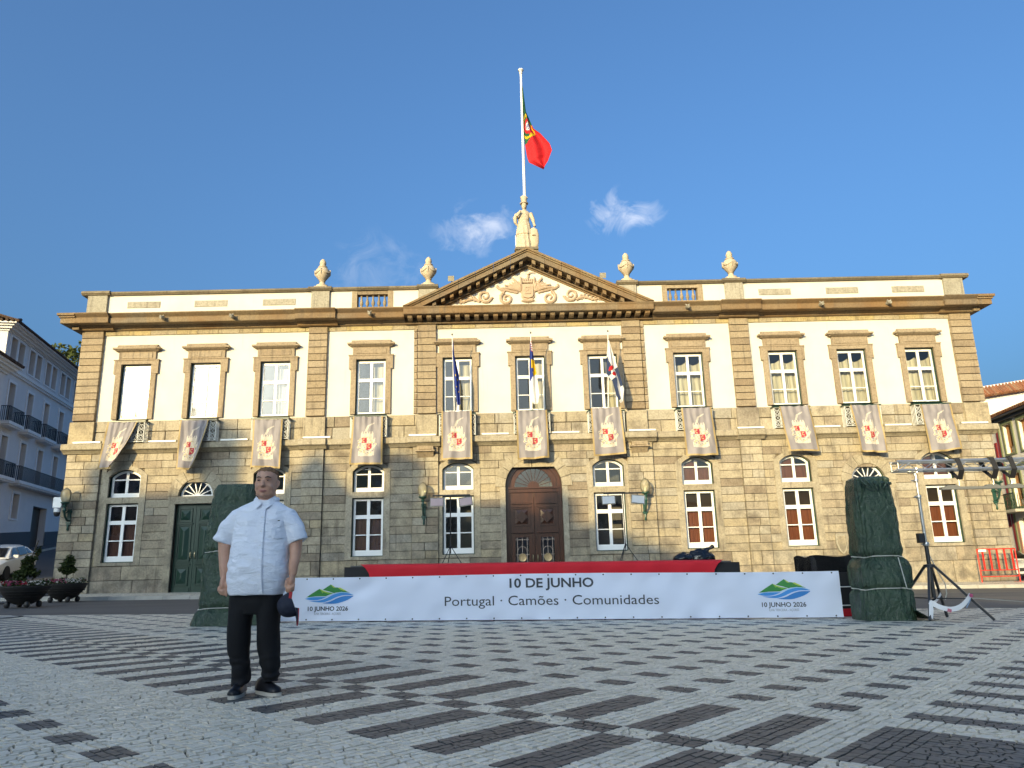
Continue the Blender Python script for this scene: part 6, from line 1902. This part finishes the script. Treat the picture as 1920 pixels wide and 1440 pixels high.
TT = empty('barrier_tape', (TX, TY - .2, tg + .2), 'white printed barrier tape looped around the tripod legs', 'tape')
def ribbon(pts, w, name, mat, wd=Vector((0, 0, 1))):
    q = MB(); P = [Vector(p) for p in pts]
    vs = []
    for k, p in enumerate(P):
        t = (P[min(k + 1, len(P) - 1)] - P[max(k - 1, 0)]).normalized(); up_ = (wd - t * wd.dot(t)).normalized()
        vs += [tuple(p - up_ * w / 2), tuple(p + up_ * w / 2)]
    q.add(vs, [(2 * i, 2 * i + 1, 2 * i + 3, 2 * i + 2) for i in range(len(P) - 1)], 0, True)
    return q.build(name, mat, TT)
def bez(a, b, c, n=14): return [(Vector(a) * (1 - t) ** 2 + Vector(b) * 2 * t * (1 - t) + Vector(c) * t * t) for t in [k / n for k in range(n + 1)]]
ribbon(bez((5.70, -18.78, tg + .30), (6.02, -18.95, tg + .02), (6.36, -18.82, tg + .40)), .075, 'strip', m_tapew)
ribbon(bez((5.70, -18.78, tg + .30), (6.0, -18.4, tg + .22), (6.20, -18.25, tg + .40)), .05, 'strip', m_tapew)
ribbon([(5.70, -18.80, tg + .30), (5.66, -18.84, tg + .2), (5.64, -18.83, tg + .05), (5.67, -18.82, tg + .04), (5.71, -18.80, tg + .18), (5.72, -18.79, tg + .3)], .04, 'strip', m_tapew, Vector((1, 0, .1)))
q = MB(); q.tube([(6.335, -18.87, tg + .385), (6.335, -18.876, tg + .385)], .03, 12); q.build('emblem', M('pink_print', (.45, .08, .16), .6), TT)
ribbon([(6.20, -18.918, tg + .20), (6.26, -18.90, tg + .27), (6.31, -18.885, tg + .335)], .02, 'print', M('blue_print', (.25, .36, .5), .6))
ribbon([(5.90, -18.90, tg + .175), (5.96, -18.905, tg + .155)], .05, 'print', M('pink_print_b', (.55, .16, .2), .6))
CD = MB(); CD.tube([(6.03, -18.33, tg + 1.12), (6.18, -18.3, tg + .75), (6.27, -18.3, tg + .55), (6.27, -18.3, tg + .40), (6.24, -18.28, tg + .30)], .008, 5)
CD.tube([(6.30, -18.75, tg + .35), (7.4, -17.6, tg + .25), (9.6, -15.2, tg + .05), (11, -14, gz(11))], .006, 5)
tag(CD.build('guy_rope', m_rope), 'thin pale cord running from the tripod down across the road', 'cord')

TU_ = empty('lighting_truss', (7.0, -18.35, tg + 2.5), 'silver lattice truss resting on the dark tripod', 'truss')
X0, X1 = 5.66, 9.4; zc = lambda x: 2.46 + .0 * (x - X0)
CH = [(-18.47, 2.565), (-18.23, 2.565), (-18.47, 2.415), (-18.23, 2.415)]
for y, z in CH: MB().tube([(X0, y, z), (X1, y, z)], .0225, 10).build('chord', m_alu, TU_)
n = 15
for face in ((0, 1), (2, 3), (0, 2), (1, 3)):
    for k in range(n):
        xa, xb = X0 + .04 + (X1 - X0 - .08) * k / n, X0 + .04 + (X1 - X0 - .08) * (k + 1) / n
        a, b = (CH[face[0]], CH[face[1]]) if k % 2 else (CH[face[1]], CH[face[0]])
        MB().tube([(xa, *a), (xb, *b)], .008, 5).build('brace', m_alu, TU_)
for a, b in ((0, 2), (1, 3), (0, 1), (2, 3)): MB().tube([(X0 + .02, *CH[a]), (X0 + .02, *CH[b])], .009, 5).build('end_brace', m_alu, TU_)
q = MB(); q.obox((TX, TY, 2.40), (.05, 0, 0), (0, .16, 0), (0, 0, .018)); q.tube([(TX, TY, 2.32), (TX, TY, 2.40)], .03, 8)
q.tube([(TX - .03, TY - .12, 2.36), (TX - .03, TY - .12, 2.45)], .02, 6); q.build('saddle_clamp', m_alu, TU_)
m_strap = M('black_webbing', (.018, .018, .02), .6, .15, 8)
for k, x in enumerate((6.70, 7.30, 7.62)):
    q = MB(); lx = x
    loop = [(-18.51, 2.60), (-18.19, 2.60), (-18.19, 2.39), (-18.35, 2.24), (-18.51, 2.39), (-18.51, 2.60)]
    for (y0, z0_), (y1, z1_) in zip(loop[:-1], loop[1:]):
        sh0, sh1 = (.05 * (2.6 - z0_) / .2), (.05 * (2.6 - z1_) / .2)
        q.add([(lx - .045 + sh0, y0, z0_), (lx + .045 + sh0, y0, z0_), (lx + .045 + sh1, y1, z1_), (lx - .045 + sh1, y1, z1_), (lx - .045 + sh0, y0 * .9995, z0_ + .004), (lx + .045 + sh0, y0 * .9995, z0_ + .004), (lx + .045 + sh1, y1 * .9995, z1_ + .004), (lx - .045 + sh1, y1 * .9995, z1_ + .004)], [(0, 1, 2, 3), (4, 5, 6, 7), (0, 1, 5, 4), (2, 3, 7, 6)])
    q.build('sling', m_strap, TU_)
LB = empty('hanging_bar', (7.2, -18.35, 2.1), 'grey horizontal bar hanging below the truss on slings', 'bar')
q = MB(); q.box(6.42, 9.4, -18.40, -18.30, 2.07, 2.115)
for c in (6.62, 7.32, 7.72, 8.5): q.prism([(c - .14, 2.115), (c - .07, 2.145), (c + .07, 2.145), (c + .14, 2.115)], -18.39, -18.31)
q.build('rail', M('mid_grey_paint', (.14, .145, .14), .6, .05), LB)
for x in (6.76, 7.36, 7.68): MB().tube([(x, -18.35, 2.25), (x + .01, -18.35, 2.19), (x, -18.35, 2.14)], .008, 5).build('hook', m_alu, LB)

# red barrier
m_redsteel = M('red_painted_steel', (.55, .022, .015), .4, .1, 8)
RB = empty('crowd_barrier', (18.4, -1.0, gz(18) + .07), 'red steel crowd barrier by the sunlit corner of the hall', 'barrier')
bz = gz(18) + .07
xa, xb = 17.60, 19.12
for x in (xa, xb): MB().tube([(x, -1, bz), (x, -1, bz + 1.31)], .026, 8).build('post', m_redsteel, RB)
for z in (1.30, .48, .24): MB().tube([(xa, -1, bz + z), (xb, -1, bz + z)], .022 if z > 1 else .018, 8).build('rail', m_redsteel, RB)
for k in range(5):
    x = xa + .20 + (xb - xa - .35) * k / 4; MB().box(x - .032, x + .032, -1.012, -.988, bz + .48, bz + 1.29).build('slat', m_redsteel, RB)
for x in (xa, xb): MB().box(x - .09, x + .09, -1.25, -.75, bz, bz + .018).build('foot', m_redsteel, RB)
MB().box(xa + .04, xa + .34, -1.03, -1.01, bz + 1.20, bz + 1.29).build('label_plate', m_white, RB)

# ---------------------------------------------------------------- cars
m_cglass = glass_mat('car_window_glass', .01, (.25, .27, .28)); m_tyre = M('tyre_rubber', (.015, .015, .015), .85); m_rim = M('alloy_rim', (.45, .45, .46), .3, metal=.9)
m_lampg = M('headlight_glass', (.35, .37, .40), .08, .05); m_tail = M('red_tail_lens', (.35, .01, .01), .2)
def car(name, loc, heading, pitch, paint, lab, estate=False):
    """x forward, z up, origin on the ground; body lofted along its length"""
    C_ = empty(name, loc, lab, 'car')
    L = 4.75; hw_ = .90
    # station: x, half width, z low, z belt, crown of bonnet/boot
    sta = [(-2.36, .62, .40, .78), (-2.30, .78, .32, .95), (-2.0, .86, .26, 1.02), (-1.2, .90, .20, 1.0), (0, .91, .20, .97), (1.0, .90, .20, .95), (1.7, .87, .22, .88), (2.1, .82, .25, .78), (2.3, .72, .28, .68), (2.38, .55, .34, .56)]
    def ring(x, w, z0, z1):
        return [(x, -w * .80, z0), (x, -w * .97, z0 + .10), (x, -w, (z0 + z1) * .5), (x, -w * .96, z1 - .08), (x, -w * .80, z1), (x, 0, z1 + .045), (x, w * .80, z1), (x, w * .96, z1 - .08), (x, w, (z0 + z1) * .5), (x, w * .97, z0 + .10), (x, w * .80, z0), (x, 0, z0)]
    q = MB(); q.loft([ring(*s) for s in sta]); parts = []
    def put(mb, nm, mat, par=C_, sub=None, angle=35):
        me = mb.mesh(nm, mat, angle=angle); o = bpy.data.objects.new(nm, me); col.objects.link(o); o.parent = par; _org[o.name] = Vector((0, 0, 0)); return o
    rear = -2.15 if estate else -1.75
    roof = [(rear, .66, 1.02, 1.04), (rear + .45, .66, 1.0, 1.34), (-.75, .66, 1.0, 1.45), (0.0, .66, 1.0, 1.46), (.45, .66, 1.0, 1.40), (1.30, .70, .95, .97)]
    def cab(x, w, z0, z1): return [(x, -w * 1.22, z0), (x, -w * (1.22 - .30 * (z1 - z0) / .45), z1 - .04), (x, -w * .80, z1), (x, 0, z1 + .02), (x, w * .80, z1), (x, w * (1.22 - .30 * (z1 - z0) / .45), z1 - .04), (x, w * 1.22, z0)]
    q.loft([cab(*s) for s in roof])
    body = put(q, 'body', paint)
    g = MB()                                   # screens and side glass, a hair proud of the cabin
    e = .012
    g.add([(1.22, -.66, 1.0), (1.22, .66, 1.0), (.50, .56, 1.37), (.50, -.56, 1.37)], [(0, 1, 2, 3)]); g.v = [(x + .02, y, z + .02) for x, y, z in g.v]
    put(g, 'windscreen', m_cglass)
    g = MB(); g.add([(rear + .03, -.62, 1.08), (rear + .03, .62, 1.08), (rear + .42, .54, 1.31), (rear + .42, -.54, 1.31)], [(0, 1, 2, 3)]); g.v = [(x - .025, y, z + .02) for x, y, z in g.v]; put(g, 'rear_window', m_cglass)
    for s in (-1, 1):
        for xs_, xe_, za, zb in ((.95, .05, 1.01, 1.36), (-.02, -.95, 1.01, 1.37), (-1.02, -1.5, 1.03, 1.28)):
            g = MB(); t0_, t1_ = (.55 if xs_ > .9 else 0), (.25 if xs_ < -1 else 0)
            g.add([(xs_, s * .825, za), (xe_, s * .825, za), (xe_ + t1_, s * .665, zb), (xs_ - t0_, s * .665, zb)], [(0, 1, 2, 3)]); put(g, 'side_window', m_cglass)
        g = MB(); g.obox((.80, s * .98, 1.02), (.06, 0, 0), (0, .10, 0), (0, 0, .065)); put(g, 'mirror', paint)
        g = MB(); g.loft([[(2.02, s * .80, .66), (2.30, s * .58, .60), (2.34, s * .50, .68), (2.06, s * .78, .80)], [(2.04, s * .83, .66), (2.33, s * .60, .60), (2.36, s * .52, .68), (2.08, s * .80, .80)]], smooth=False); put(g, 'headlight', m_lampg)
        g = MB(); g.obox((-2.30, s * .66, .84), (.04, 0, 0), (0, .13, 0), (0, 0, .08)); put(g, 'tail_light', m_tail)
        for wx in (1.42, -1.42):
            t_ = MB(); t_.lathe([(.20, -.11), (.31, -.11), (.33, -.06), (.33, .06), (.31, .11), (.20, .11)], 0, 0, 24); t_.v = [(wx + a, s * .80 + c, .33 + b) for a, b, c in t_.v]; w = put(t_, 'wheel', m_tyre)
            r_ = MB(); r_.lathe([(.0, .06), (.05, .08), (.06, .05), (.20, .07), (.215, .10), (.215, -.05), (.0, -.05)], 0, 0, 20); 
            for k in range(5):
                a = 2 * PI * k / 5; r_.obox((.11 * math.cos(a), .11 * math.sin(a), .09), Vector((math.cos(a), math.sin(a), 0)) * .10, Vector((-math.sin(a), math.cos(a), 0)) * .022, (0, 0, .012))
            r_.v = [(wx + a, s * (.80 + c), .33 + b) for a, b, c in r_.v]; put(r_, 'rim', m_rim, w)
    g = MB(); g.box(2.30, 2.385, -.34, .34, .44, .60); put(g, 'grille', m_iron); g = MB(); g.box(2.26, 2.37, -.62, .62, .30, .40); put(g, 'air_intake', m_iron)
    C_.rotation_euler = (0, pitch, heading)
    return C_
m_white_car = M('white_car_paint', (.66, .69, .72), .22, .02, spec=.6); m_silver = M('pale_silver_paint', (.62, .63, .63), .25, .02, metal=.3)
pc = Vector((-24.77, 4.25, 0))
car('parked_car', (pc.x, pc.y, slz(2.9) + .02), math.atan2(-dL.y, -dL.x), math.radians(5.6), m_white_car, 'white saloon car facing down the sloping side street')
pr = Vector((24.4, 5.4, 0))
car('parked_car', (23.2, 6.2, gz(23) - .02), math.atan2(-.985, -.17) , 0, m_silver, 'pale silver car parked beyond the red barrier, mostly cut off', True)
# ================================================================ THE MAN
MX, MY = -3.08, -25.15; MZ = gz(MX) + .006
man = empty('person', (MX, MY, MZ), 'man in a white short-sleeved shirt and black trousers standing on the cobbles', 'person')
def W(x, y, z): return (MX + x, MY + y, MZ + z)
def skin_mat():
    t = NT('skin')
    c = t.ramp(t.noise(9, 4, .6), [(.3, (.48, .25, .165)), (.7, (.60, .335, .23))])
    t.p.inputs['Subsurface Weight'].default_value = .08; t.p.inputs['Subsurface Radius'].default_value = (.01, .004, .002)
    t.bump(t.noise(60, 4, .6), .12, .004)
    return t.done(c, .5, 0, .4)
m_skin = skin_mat()
m_lid = M('eyelid_skin', (.36, .19, .14), .6)
m_lip = M('lip', (.48, .20, .17), .5); m_brow = M('brow_hair', (.13, .085, .055), .8)
m_hair = M('short_fair_brown_hair', (.24, .135, .075), .8, .3, 40, .5, 160, spec=.1)
m_eye = M('eye', (.30, .28, .27), .2); m_pupil = M('pupil', (.02, .018, .015), .15)
m_shirt = NT('white_linen_shirt')
_f = m_shirt.noise(240, 3, .6, stretch=(1, 1, .25)); m_shirt.bump(m_shirt.math('ADD', m_shirt.math('MULTIPLY', m_shirt.noise(13, 6, .62, stretch=(.6, .6, 1.5), dist=.8), 1.0), m_shirt.math('MULTIPLY', _f, .05)), .6, .035)
m_shirt = m_shirt.done((.78, .81, .87), .75, 0, .2)
m_trous = M('black_trouser_cloth', (.010, .010, .011), .8, .2, 6, .5, 12, spec=.25)
m_shoe = M('black_leather', (.010, .010, .012), .34, .1, spec=.25); m_sole = M('cream_sole', (.55, .50, .42), .7)
def ellr(cx, cy, z, rx, ry, n=24, pw=1.0):
    out = []
    for j in range(n):
        a = 2 * PI * j / n; c, s = math.cos(a), math.sin(a)
        out.append(W(cx + rx * math.copysign(abs(c) ** pw, c), cy + ry * math.copysign(abs(s) ** pw, s), z))
    return out
HX = -.010
# ---- body: head, neck, chest, arms and hands as one skin
b = MB()
head = [(1.503, .030, .034, -.020), (1.512, .050, .052, -.024), (1.528, .066, .068, -.020), (1.548, .0765, .080, -.013), (1.575, .0815, .089, -.006), (1.605, .0835, .095, .0), (1.640, .0840, .099, .003), (1.685, .0825, .100, .006), (1.715, .074, .092, .008), (1.735, .056, .072, .010), (1.746, .028, .036, .012)]
b.loft([ellr(HX, dy, z, rx, ry, 24, .92) for z, rx, ry, dy in head])
b.tube([W(HX - .012, .04, 1.40), W(HX, .034, 1.46), W(HX, .024, 1.54), W(HX, .015, 1.62)], [.092, .077, .070, .062], 14)
b.tube([W(HX, -.088, 1.640), W(HX, -.104, 1.614), W(HX, -.112, 1.599), W(HX, -.092, 1.588)], [.010, .0145, .0185, .010], 8)      # nose
for s in (-1, 1):
    b.tube([W(HX + s * .012, -.096, 1.595), W(HX + s * .019, -.086, 1.597)], [.011, .008], 6)
    b.tube([W(HX + s * .084, .012, 1.648), W(HX + s * .095, .018, 1.635), W(HX + s * .094, .014, 1.610), W(HX + s * .086, .008, 1.588)], [.010, .014, .012, .008], 8, flat=.6)  # ear
    b.tube([W(HX + s * .012, -.090, 1.660), W(HX + s * .036, -.091, 1.664), W(HX + s * .060, -.072, 1.656)], [.009, .0115, .008], 8)           # brow ridge
    b.tube([W(HX + s * .030, -.080, 1.600), W(HX + s * .050, -.066, 1.588), W(HX + s * .060, -.044, 1.565)], [.017, .024, .022], 8)         # cheek
    b.tube([W(HX + s * .028, -.074, 1.556), W(HX + s * .048, -.054, 1.540), W(HX + s * .060, -.020, 1.530)], [.014, .020, .018], 8)         # jowl
b.tube([W(HX - .020, -.086, 1.556), W(HX, -.092, 1.557), W(HX + .020, -.086, 1.556)], [.008, .011, .008], 8)
b.tube([W(HX - .016, -.078, 1.522), W(HX, -.084, 1.522), W(HX + .016, -.078, 1.522)], [.014, .017, .014], 8)                         # chin
b.loft([ellr(-.03, .01, z, rx, ry, 24) for z, rx, ry in ((.80, .16, .11), (1.0, .18, .12), (1.2, .19, .12), (1.38, .17, .09), (1.45, .10, .07))])
ARMS = {-1: [(-.20, .02, 1.36), (-.275, .015, 1.29), (-.325, .0, 1.16), (-.312, -.02, 1.05), (-.297, -.045, .963), (-.285, -.062, .885)],
        1: [(.14, .02, 1.355), (.205, .015, 1.28), (.252, .0, 1.15), (.256, -.02, 1.04), (.252, -.045, .955), (.253, -.055, .888)]}
for s, P in ARMS.items():
    b.tube([W(*p) for p in P], [.050, .056, .052, .045, .0385, .032], 14)
def finger(pts, r): b.tube([W(*p) for p in pts], r, 8)
# hand at the side of the body (photo left): relaxed, index finger pointing down
b.tube([W(-.285, -.062, .895), W(-.284, -.075, .862), W(-.282, -.082, .828), W(-.280, -.085, .80)], [.031, .038, .043, .039], 12, flat=.62)
finger([(-.256, -.090, .815), (-.250, -.098, .780), (-.247, -.098, .755), (-.246, -.095, .734)], [.012, .0115, .010, .008])
finger([(-.273, -.094, .808), (-.271, -.112, .776), (-.269, -.100, .752), (-.266, -.080, .748)], [.012, .0115, .010, .008])
finger([(-.292, -.092, .808), (-.291, -.110, .780), (-.288, -.098, .757), (-.285, -.078, .755)], [.0115, .011, .010, .008])
finger([(-.310, -.088, .812), (-.310, -.102, .790), (-.306, -.092, .770), (-.302, -.074, .767)], [.010, .010, .009, .007])
finger([(-.262, -.078, .858), (-.248, -.100, .838), (-.243, -.104, .815), (-.246, -.098, .800)], [.014, .013, .011, .009])
# other hand: closed on the cap's strap
b.tube([W(.253, -.055, .900), W(.252, -.062, .868), W(.251, -.070, .838), W(.250, -.072, .815)], [.031, .037, .041, .036], 12, flat=.62)
finger([(.228, -.078, .822), (.221, -.094, .795), (.219, -.088, .768), (.223, -.072, .758)], [.0115, .011, .010, .008])
finger([(.243, -.082, .818), (.239, -.104, .788), (.237, -.094, .760), (.239, -.075, .752)], [.0115, .011, .010, .008])
finger([(.259, -.082, .818), (.258, -.104, .790), (.255, -.094, .764), (.255, -.075, .757)], [.011, .011, .010, .008])
finger([(.274, -.078, .822), (.275, -.095, .798), (.272, -.087, .775), (.270, -.070, .768)], [.010, .010, .009, .007])
finger([(.226, -.068, .862), (.212, -.088, .838), (.213, -.098, .810), (.220, -.100, .790)], [.014, .013, .011, .009])
body = remesh('body', b, .0062, 2, m_skin, man)
# ---- face details
for s in (-1, 1):
    e = MB(); e.lathe([(0, -.009), (.008, -.006), (.0118, 0), (.008, .006), (0, .009)], 0, 0, 12); e.v = [W(HX + s * .0365 + a, -.0885 + bb * .55, 1.6385 + c * .52) for a, bb, c in e.v]
    ey = e.build('eye', m_eye, man)
    p = MB(); p.tube([W(HX + s * .0365, -.0935, 1.6385), W(HX + s * .0365, -.0965, 1.6385)], [.0050, .0044], 10); p.build('iris', m_pupil, ey)
    l = MB(); l.tube([W(HX + s * .020, -.094, 1.641), W(HX + s * .036, -.0975, 1.6455), W(HX + s * .052, -.088, 1.640)], [.0030, .0045, .0030], 6); l.build('eyelid', m_lid, man)
    br = MB(); br.tube([W(HX + s * .016, -.1005, 1.6615), W(HX + s * .036, -.1025, 1.668), W(HX + s * .060, -.083, 1.661)], [.0038, .0052, .0030], 6); br.build('eyebrow', m_brow, man)
l = MB(); l.tube([W(HX - .030, -.0905, 1.5565), W(HX - .011, -.1035, 1.5595), W(HX + .011, -.1035, 1.5595), W(HX + .030, -.0905, 1.5565)], [.0028, .0042, .0042, .0028], 6)
l.tube([W(HX - .026, -.091, 1.5525), W(HX, -.1015, 1.5495), W(HX + .026, -.091, 1.5525)], [.003, .0052, .003], 6); l.build('lips', m_lip, man)
h = MB()                                        # short hair: cap above the forehead, clipped sides
rings = []
for z, rx, ry, dy in ((1.628, .0862, .058, .050), (1.660, .0872, .068, .040), (1.690, .0862, .083, .026), (1.710, .0825, .0965, .0115), (1.727, .075, .0895, .010), (1.742, .060, .073, .012), (1.755, .036, .045, .013), (1.759, .012, .014, .013)):
    rings.append(ellr(HX, dy, z, rx, ry, 28, .92))
h.loft(rings)
remesh('hair', h, .006, 1, m_hair, man, lambda c, n: .006 * noise.noise(c * 45) + .003 * noise.noise(c * 130))
# ---- shirt
SR = [(.742, -.042, -.012, .208, .158), (.77, -.041, -.012, .226, .168), (.85, -.036, -.015, .237, .180), (.95, -.034, -.016, .239, .184), (1.05, -.032, -.012, .232, .176), (1.15, -.030, -.004, .222, .159), (1.25, -.030, .004, .215, .143), (1.33, -.030, .010, .222, .131), (1.395, -.030, .018, .222, .113), (1.432, -.028, .022, .192, .098), (1.462, -.022, .026, .132, .084), (1.487, -.014, .028, .088, .072)]
sh = MB()
sh.loft([ellr(cx, cy, z, rx, ry, 40, .86) for z, cx, cy, rx, ry in SR])
SL_ = {-1: [(-.155, .02, 1.385), (-.230, .018, 1.352), (-.292, .01, 1.262), (-.345, .004, 1.158)], 1: [(.095, .02, 1.380), (.168, .018, 1.348), (.228, .01, 1.256), (.270, .004, 1.148)]}
for s, P in SL_.items():
    sh.tube([W(*p) for p in P], [.070, .082, .081, .0785], 18)
def surf_y(x, z):
    cx, cy, rx, ry = interp([(r[0], r[1:]) for r in SR], z)
    return cy - ry * max(.05, 1 - min(.98, abs((x - cx) / rx)) ** (2 / .86)) ** .43
def wrinkle(c, n):
    p = Vector((c.x - MX, c.y - MY, c.z - MZ))
    low = max(0, min(1, (1.25 - p.z) / .3))
    w = .011 * low * noise.noise(Vector((p.x * 5 + 2 + p.z * 3, p.y * 5, p.z * 15 + p.x * 6))) + .004 * noise.noise(Vector((p.x * 12, p.y * 12, p.z * 26)))
    w += .009 * noise.noise(Vector((p.x * 13, p.y * 6, p.z * 4 + 9))) * (1 - low)
    w += .004 * math.sin(70 * (p.z + .5 * abs(p.x + .03)) + 4 * noise.noise(p * 7)) * max(0, 1 - abs(p.z - .95) / .22) * (.3 + .7 * abs(noise.noise(p * 5)))
    if abs(p.x + .03) > .2 and p.z > 1.10: w += .011 * noise.noise(Vector((p.x * 12, p.y * 10, p.z * 12)))
    return w
remesh('shirt', sh, .008, 2, m_shirt, man, wrinkle)
for s in (-1, 1):                               # collar wings
    c = MB()
    L = [(HX + s * .004, surf_y(HX, 1.452) - .022, 1.452), (HX + s * .045, -.052, 1.490), (HX + s * .078, -.005, 1.520), (HX + s * .094, -.012, 1.472), (HX + s * .062, surf_y(HX, 1.43) - .006, 1.430), (HX + s * .040, surf_y(HX, 1.415) - .014, 1.412)]
    lo = [W(*p) for p in L]; hi = [W(x, y - .007, z) for x, y, z in L]
    fs = [(0, 1, 5), (1, 4, 5), (1, 3, 4), (1, 2, 3)]
    c.add(lo + hi, fs + [tuple(6 + i for i in f) for f in fs] + [(i, (i + 1) % 6, 6 + (i + 1) % 6, 6 + i) for i in range(6)])
    c.build('collar', m_shirt, man)
c = MB(); c.tube([W(HX + .082 * math.cos(a), .024 + .080 * math.sin(a), 1.492 - .022 * max(0, -math.sin(a))) for a in [-.7 + (PI + 1.4) * k / 20 for k in range(21)]], .022, 8); c.build('collar_band', m_shirt, man)
def plx(z): return .029 - .055 * (z - 1.0)
c = MB(); vs = []
for k in range(31):
    z = .752 + (1.435 - .752) * k / 30
    vs += [W(plx(z) - .018, surf_y(plx(z), z) - .0115 + .002 * math.sin(k), z), W(plx(z) + .018, surf_y(plx(z), z) - .0115 + .002 * math.sin(k * 1.3), z)]
c.add(vs, [(2 * i, 2 * i + 1, 2 * i + 3, 2 * i + 2) for i in range(30)], 0, True); c.build('placket', m_shirt, man)
for z in (1.34, 1.23, 1.12, 1.01, .90):
    MB().tube([W(plx(z), surf_y(plx(z), z) - .012, z), W(plx(z), surf_y(plx(z), z) - .0165, z)], .0058, 8).build('button', m_white, man)
c = MB(); vs = []
for j in range(7):
    for i in range(7):
        x = .090 + .092 * i / 6; z = 1.306 - .125 * j / 6 - (.012 * (1 - abs(i - 3) / 3) if j == 6 else 0)
        vs.append(W(x, surf_y(x, z) - .011 - .003 * math.sin(i * 1.7 + j), z))
c.add(vs, [(j * 7 + i, j * 7 + i + 1, (j + 1) * 7 + i + 1, (j + 1) * 7 + i) for j in range(6) for i in range(6)], 0, True); c.build('pocket', m_shirt, man)
MB().obox(W(.135, surf_y(.135, 1.312) - .012, 1.313), (.008, .003, .001), (0, .002, 0), (0, 0, .003)).build('pocket_tag', m_pupil, man)
# ---- trousers and shoes
tr_ = MB()
tr_.loft([ellr(-.045, 0, z, rx, ry, 28, .88) for z, rx, ry in ((.60, .150, .11), (.68, .195, .135), (.78, .200, .140), (.86, .19, .13))])
for s, P in ((-1, [(-.140, 0, .76), (-.155, -.004, .62), (-.161, -.012, .49), (-.159, -.004, .33), (-.132, .004, .18), (-.122, .0, .10), (-.122, -.01, .075)]), (1, [(.055, 0, .76), (.062, -.004, .62), (.066, -.012, .49), (.079, -.004, .33), (.096, .006, .18), (.102, .0, .12), (.105, -.005, .095)])):
    tr_.loft([ellr(x, y, z, rx, ry, 20, .95) for (x, y, z), (rx, ry) in zip(P, ((.105, .128), (.094, .118), (.088, .105), (.083, .094), (.070, .084), (.062, .076), (.066, .080)))])
def tw(c, n):
    p = Vector((c.x - MX, c.y - MY, c.z - MZ)); lo = max(0, 1 - p.z / .35)
    return .013 * lo * math.sin(58 * p.z + 6 * noise.noise(p * 8)) + .009 * noise.noise(Vector((p.x * 9, p.y * 9, p.z * 6)))
remesh('trousers', tr_, .009, 2, m_trous, man, tw)
def shoe(x, y, dx, dy, par):
    d = Vector((dx, dy, 0)).normalized(); n_ = Vector((-d.y, d.x, 0))
    def rg(t, w, h, z0=.028):
        c = Vector((x, y, 0)) + d * t
        return [W(*(c + n_ * (w * math.cos(a)) + Vector((0, 0, z0 + max(0, math.sin(a)) * h)))) for a in [2 * PI * j / 16 for j in range(16)]]
    q = MB(); q.loft([rg(-.10, .022, .05), rg(-.092, .036, .085), rg(-.05, .042, .105), (rg(-.01, .042, .105)), rg(.05, .046, .074), rg(.11, .052, .054), rg(.155, .046, .044), rg(.178, .028, .03), rg(.184, .008, .01)])
    S = q.build('shoe', m_shoe, man, angle=60)
    q = MB(); outl = []
    for k in range(28):
        a = 2 * PI * k / 28; t = .04 + .152 * math.cos(a); w = (.054 if math.cos(a) > 0 else .045) * math.copysign(abs(math.sin(a)) ** .7, math.sin(a)); outl.append(Vector((x, y, 0)) + d * t + n_ * w)
    q.add([W(*p) for p in outl] + [W(p.x, p.y, .026) for p in outl], [tuple(range(28))[::-1], tuple(range(28, 56))] + [(k, (k + 1) % 28, 28 + (k + 1) % 28, 28 + k) for k in range(28)]); q.build('sole', m_sole, S)
    q = MB()
    for k in range(4):
        c0 = Vector((x, y, 0)) + d * (.025 + .022 * k); h = .108 - .012 * k
        q.tube([W(*(c0 - n_ * .022 + Vector((0, 0, h - .012)))), W(*(c0 + Vector((0, 0, h + .012)))), W(*(c0 + n_ * .022 + Vector((0, 0, h - .012))))], .004, 5)
    q.build('laces', m_pupil, S)
shoe(-.128, -.02, .06, -1, man); shoe(.062, .012, 1.0, -.85, man)
# ---- cap held by its strap
m_capn = M('navy_cap_cloth', (.010, .014, .030), .75, .15, 20, .3, 120); m_capr = M('red_cap_trim', (.42, .015, .02), .6)
CP = empty('baseball_cap', (MX + .23, MY - .10, MZ + .66), "navy baseball cap with red trim hanging from the man's hand", 'cap')
cax = Vector((-.74, -.34, -.30)).normalized(); ce1 = Vector((.42, -.10, -.90)); ce1 = (ce1 - cax * ce1.dot(cax)).normalized(); ce2 = cax.cross(ce1); cc0 = Vector((.268, -.085, .668))
def capp(u, v):
    a = 2 * PI * u; t = PI / 2 * v; r = .082 * math.cos(t) ** .8
    return W(*(cc0 + ce1 * (r * 1.15 * math.cos(a)) + ce2 * (r * math.sin(a)) + cax * (.115 * math.sin(t))))
q = MB(); q.grid(capp, 32, 12); q.build('crown', m_capn, CP, angle=180)
def brim(u, v):
    a = (u - .5) * 2.1; rr = .090 + (.078 * math.cos(a * .85)) * v
    return W(*(cc0 + ce1 * (rr * math.cos(a)) + ce2 * (rr * math.sin(a)) + cax * (.020 * v - .035 * v * abs(a) ** 1.5)))
q = MB(); q.grid(brim, 18, 6); q.build('brim', m_capn, CP, angle=180)
q = MB(); q.tube([brim(k / 18, 1.0) for k in range(19)], .0035, 5); q.build('brim_edge', m_capr, CP)
q = MB(); q.obox(W(.268, -.150, .712), (.011, 0, -.003), (0, .005, 0), (.004, 0, .050)); q.obox(W(.272, -.158, .655), (.010, 0, .002), (0, .005, 0), (.002, 0, .028)); q.build('strap', m_capr, CP)
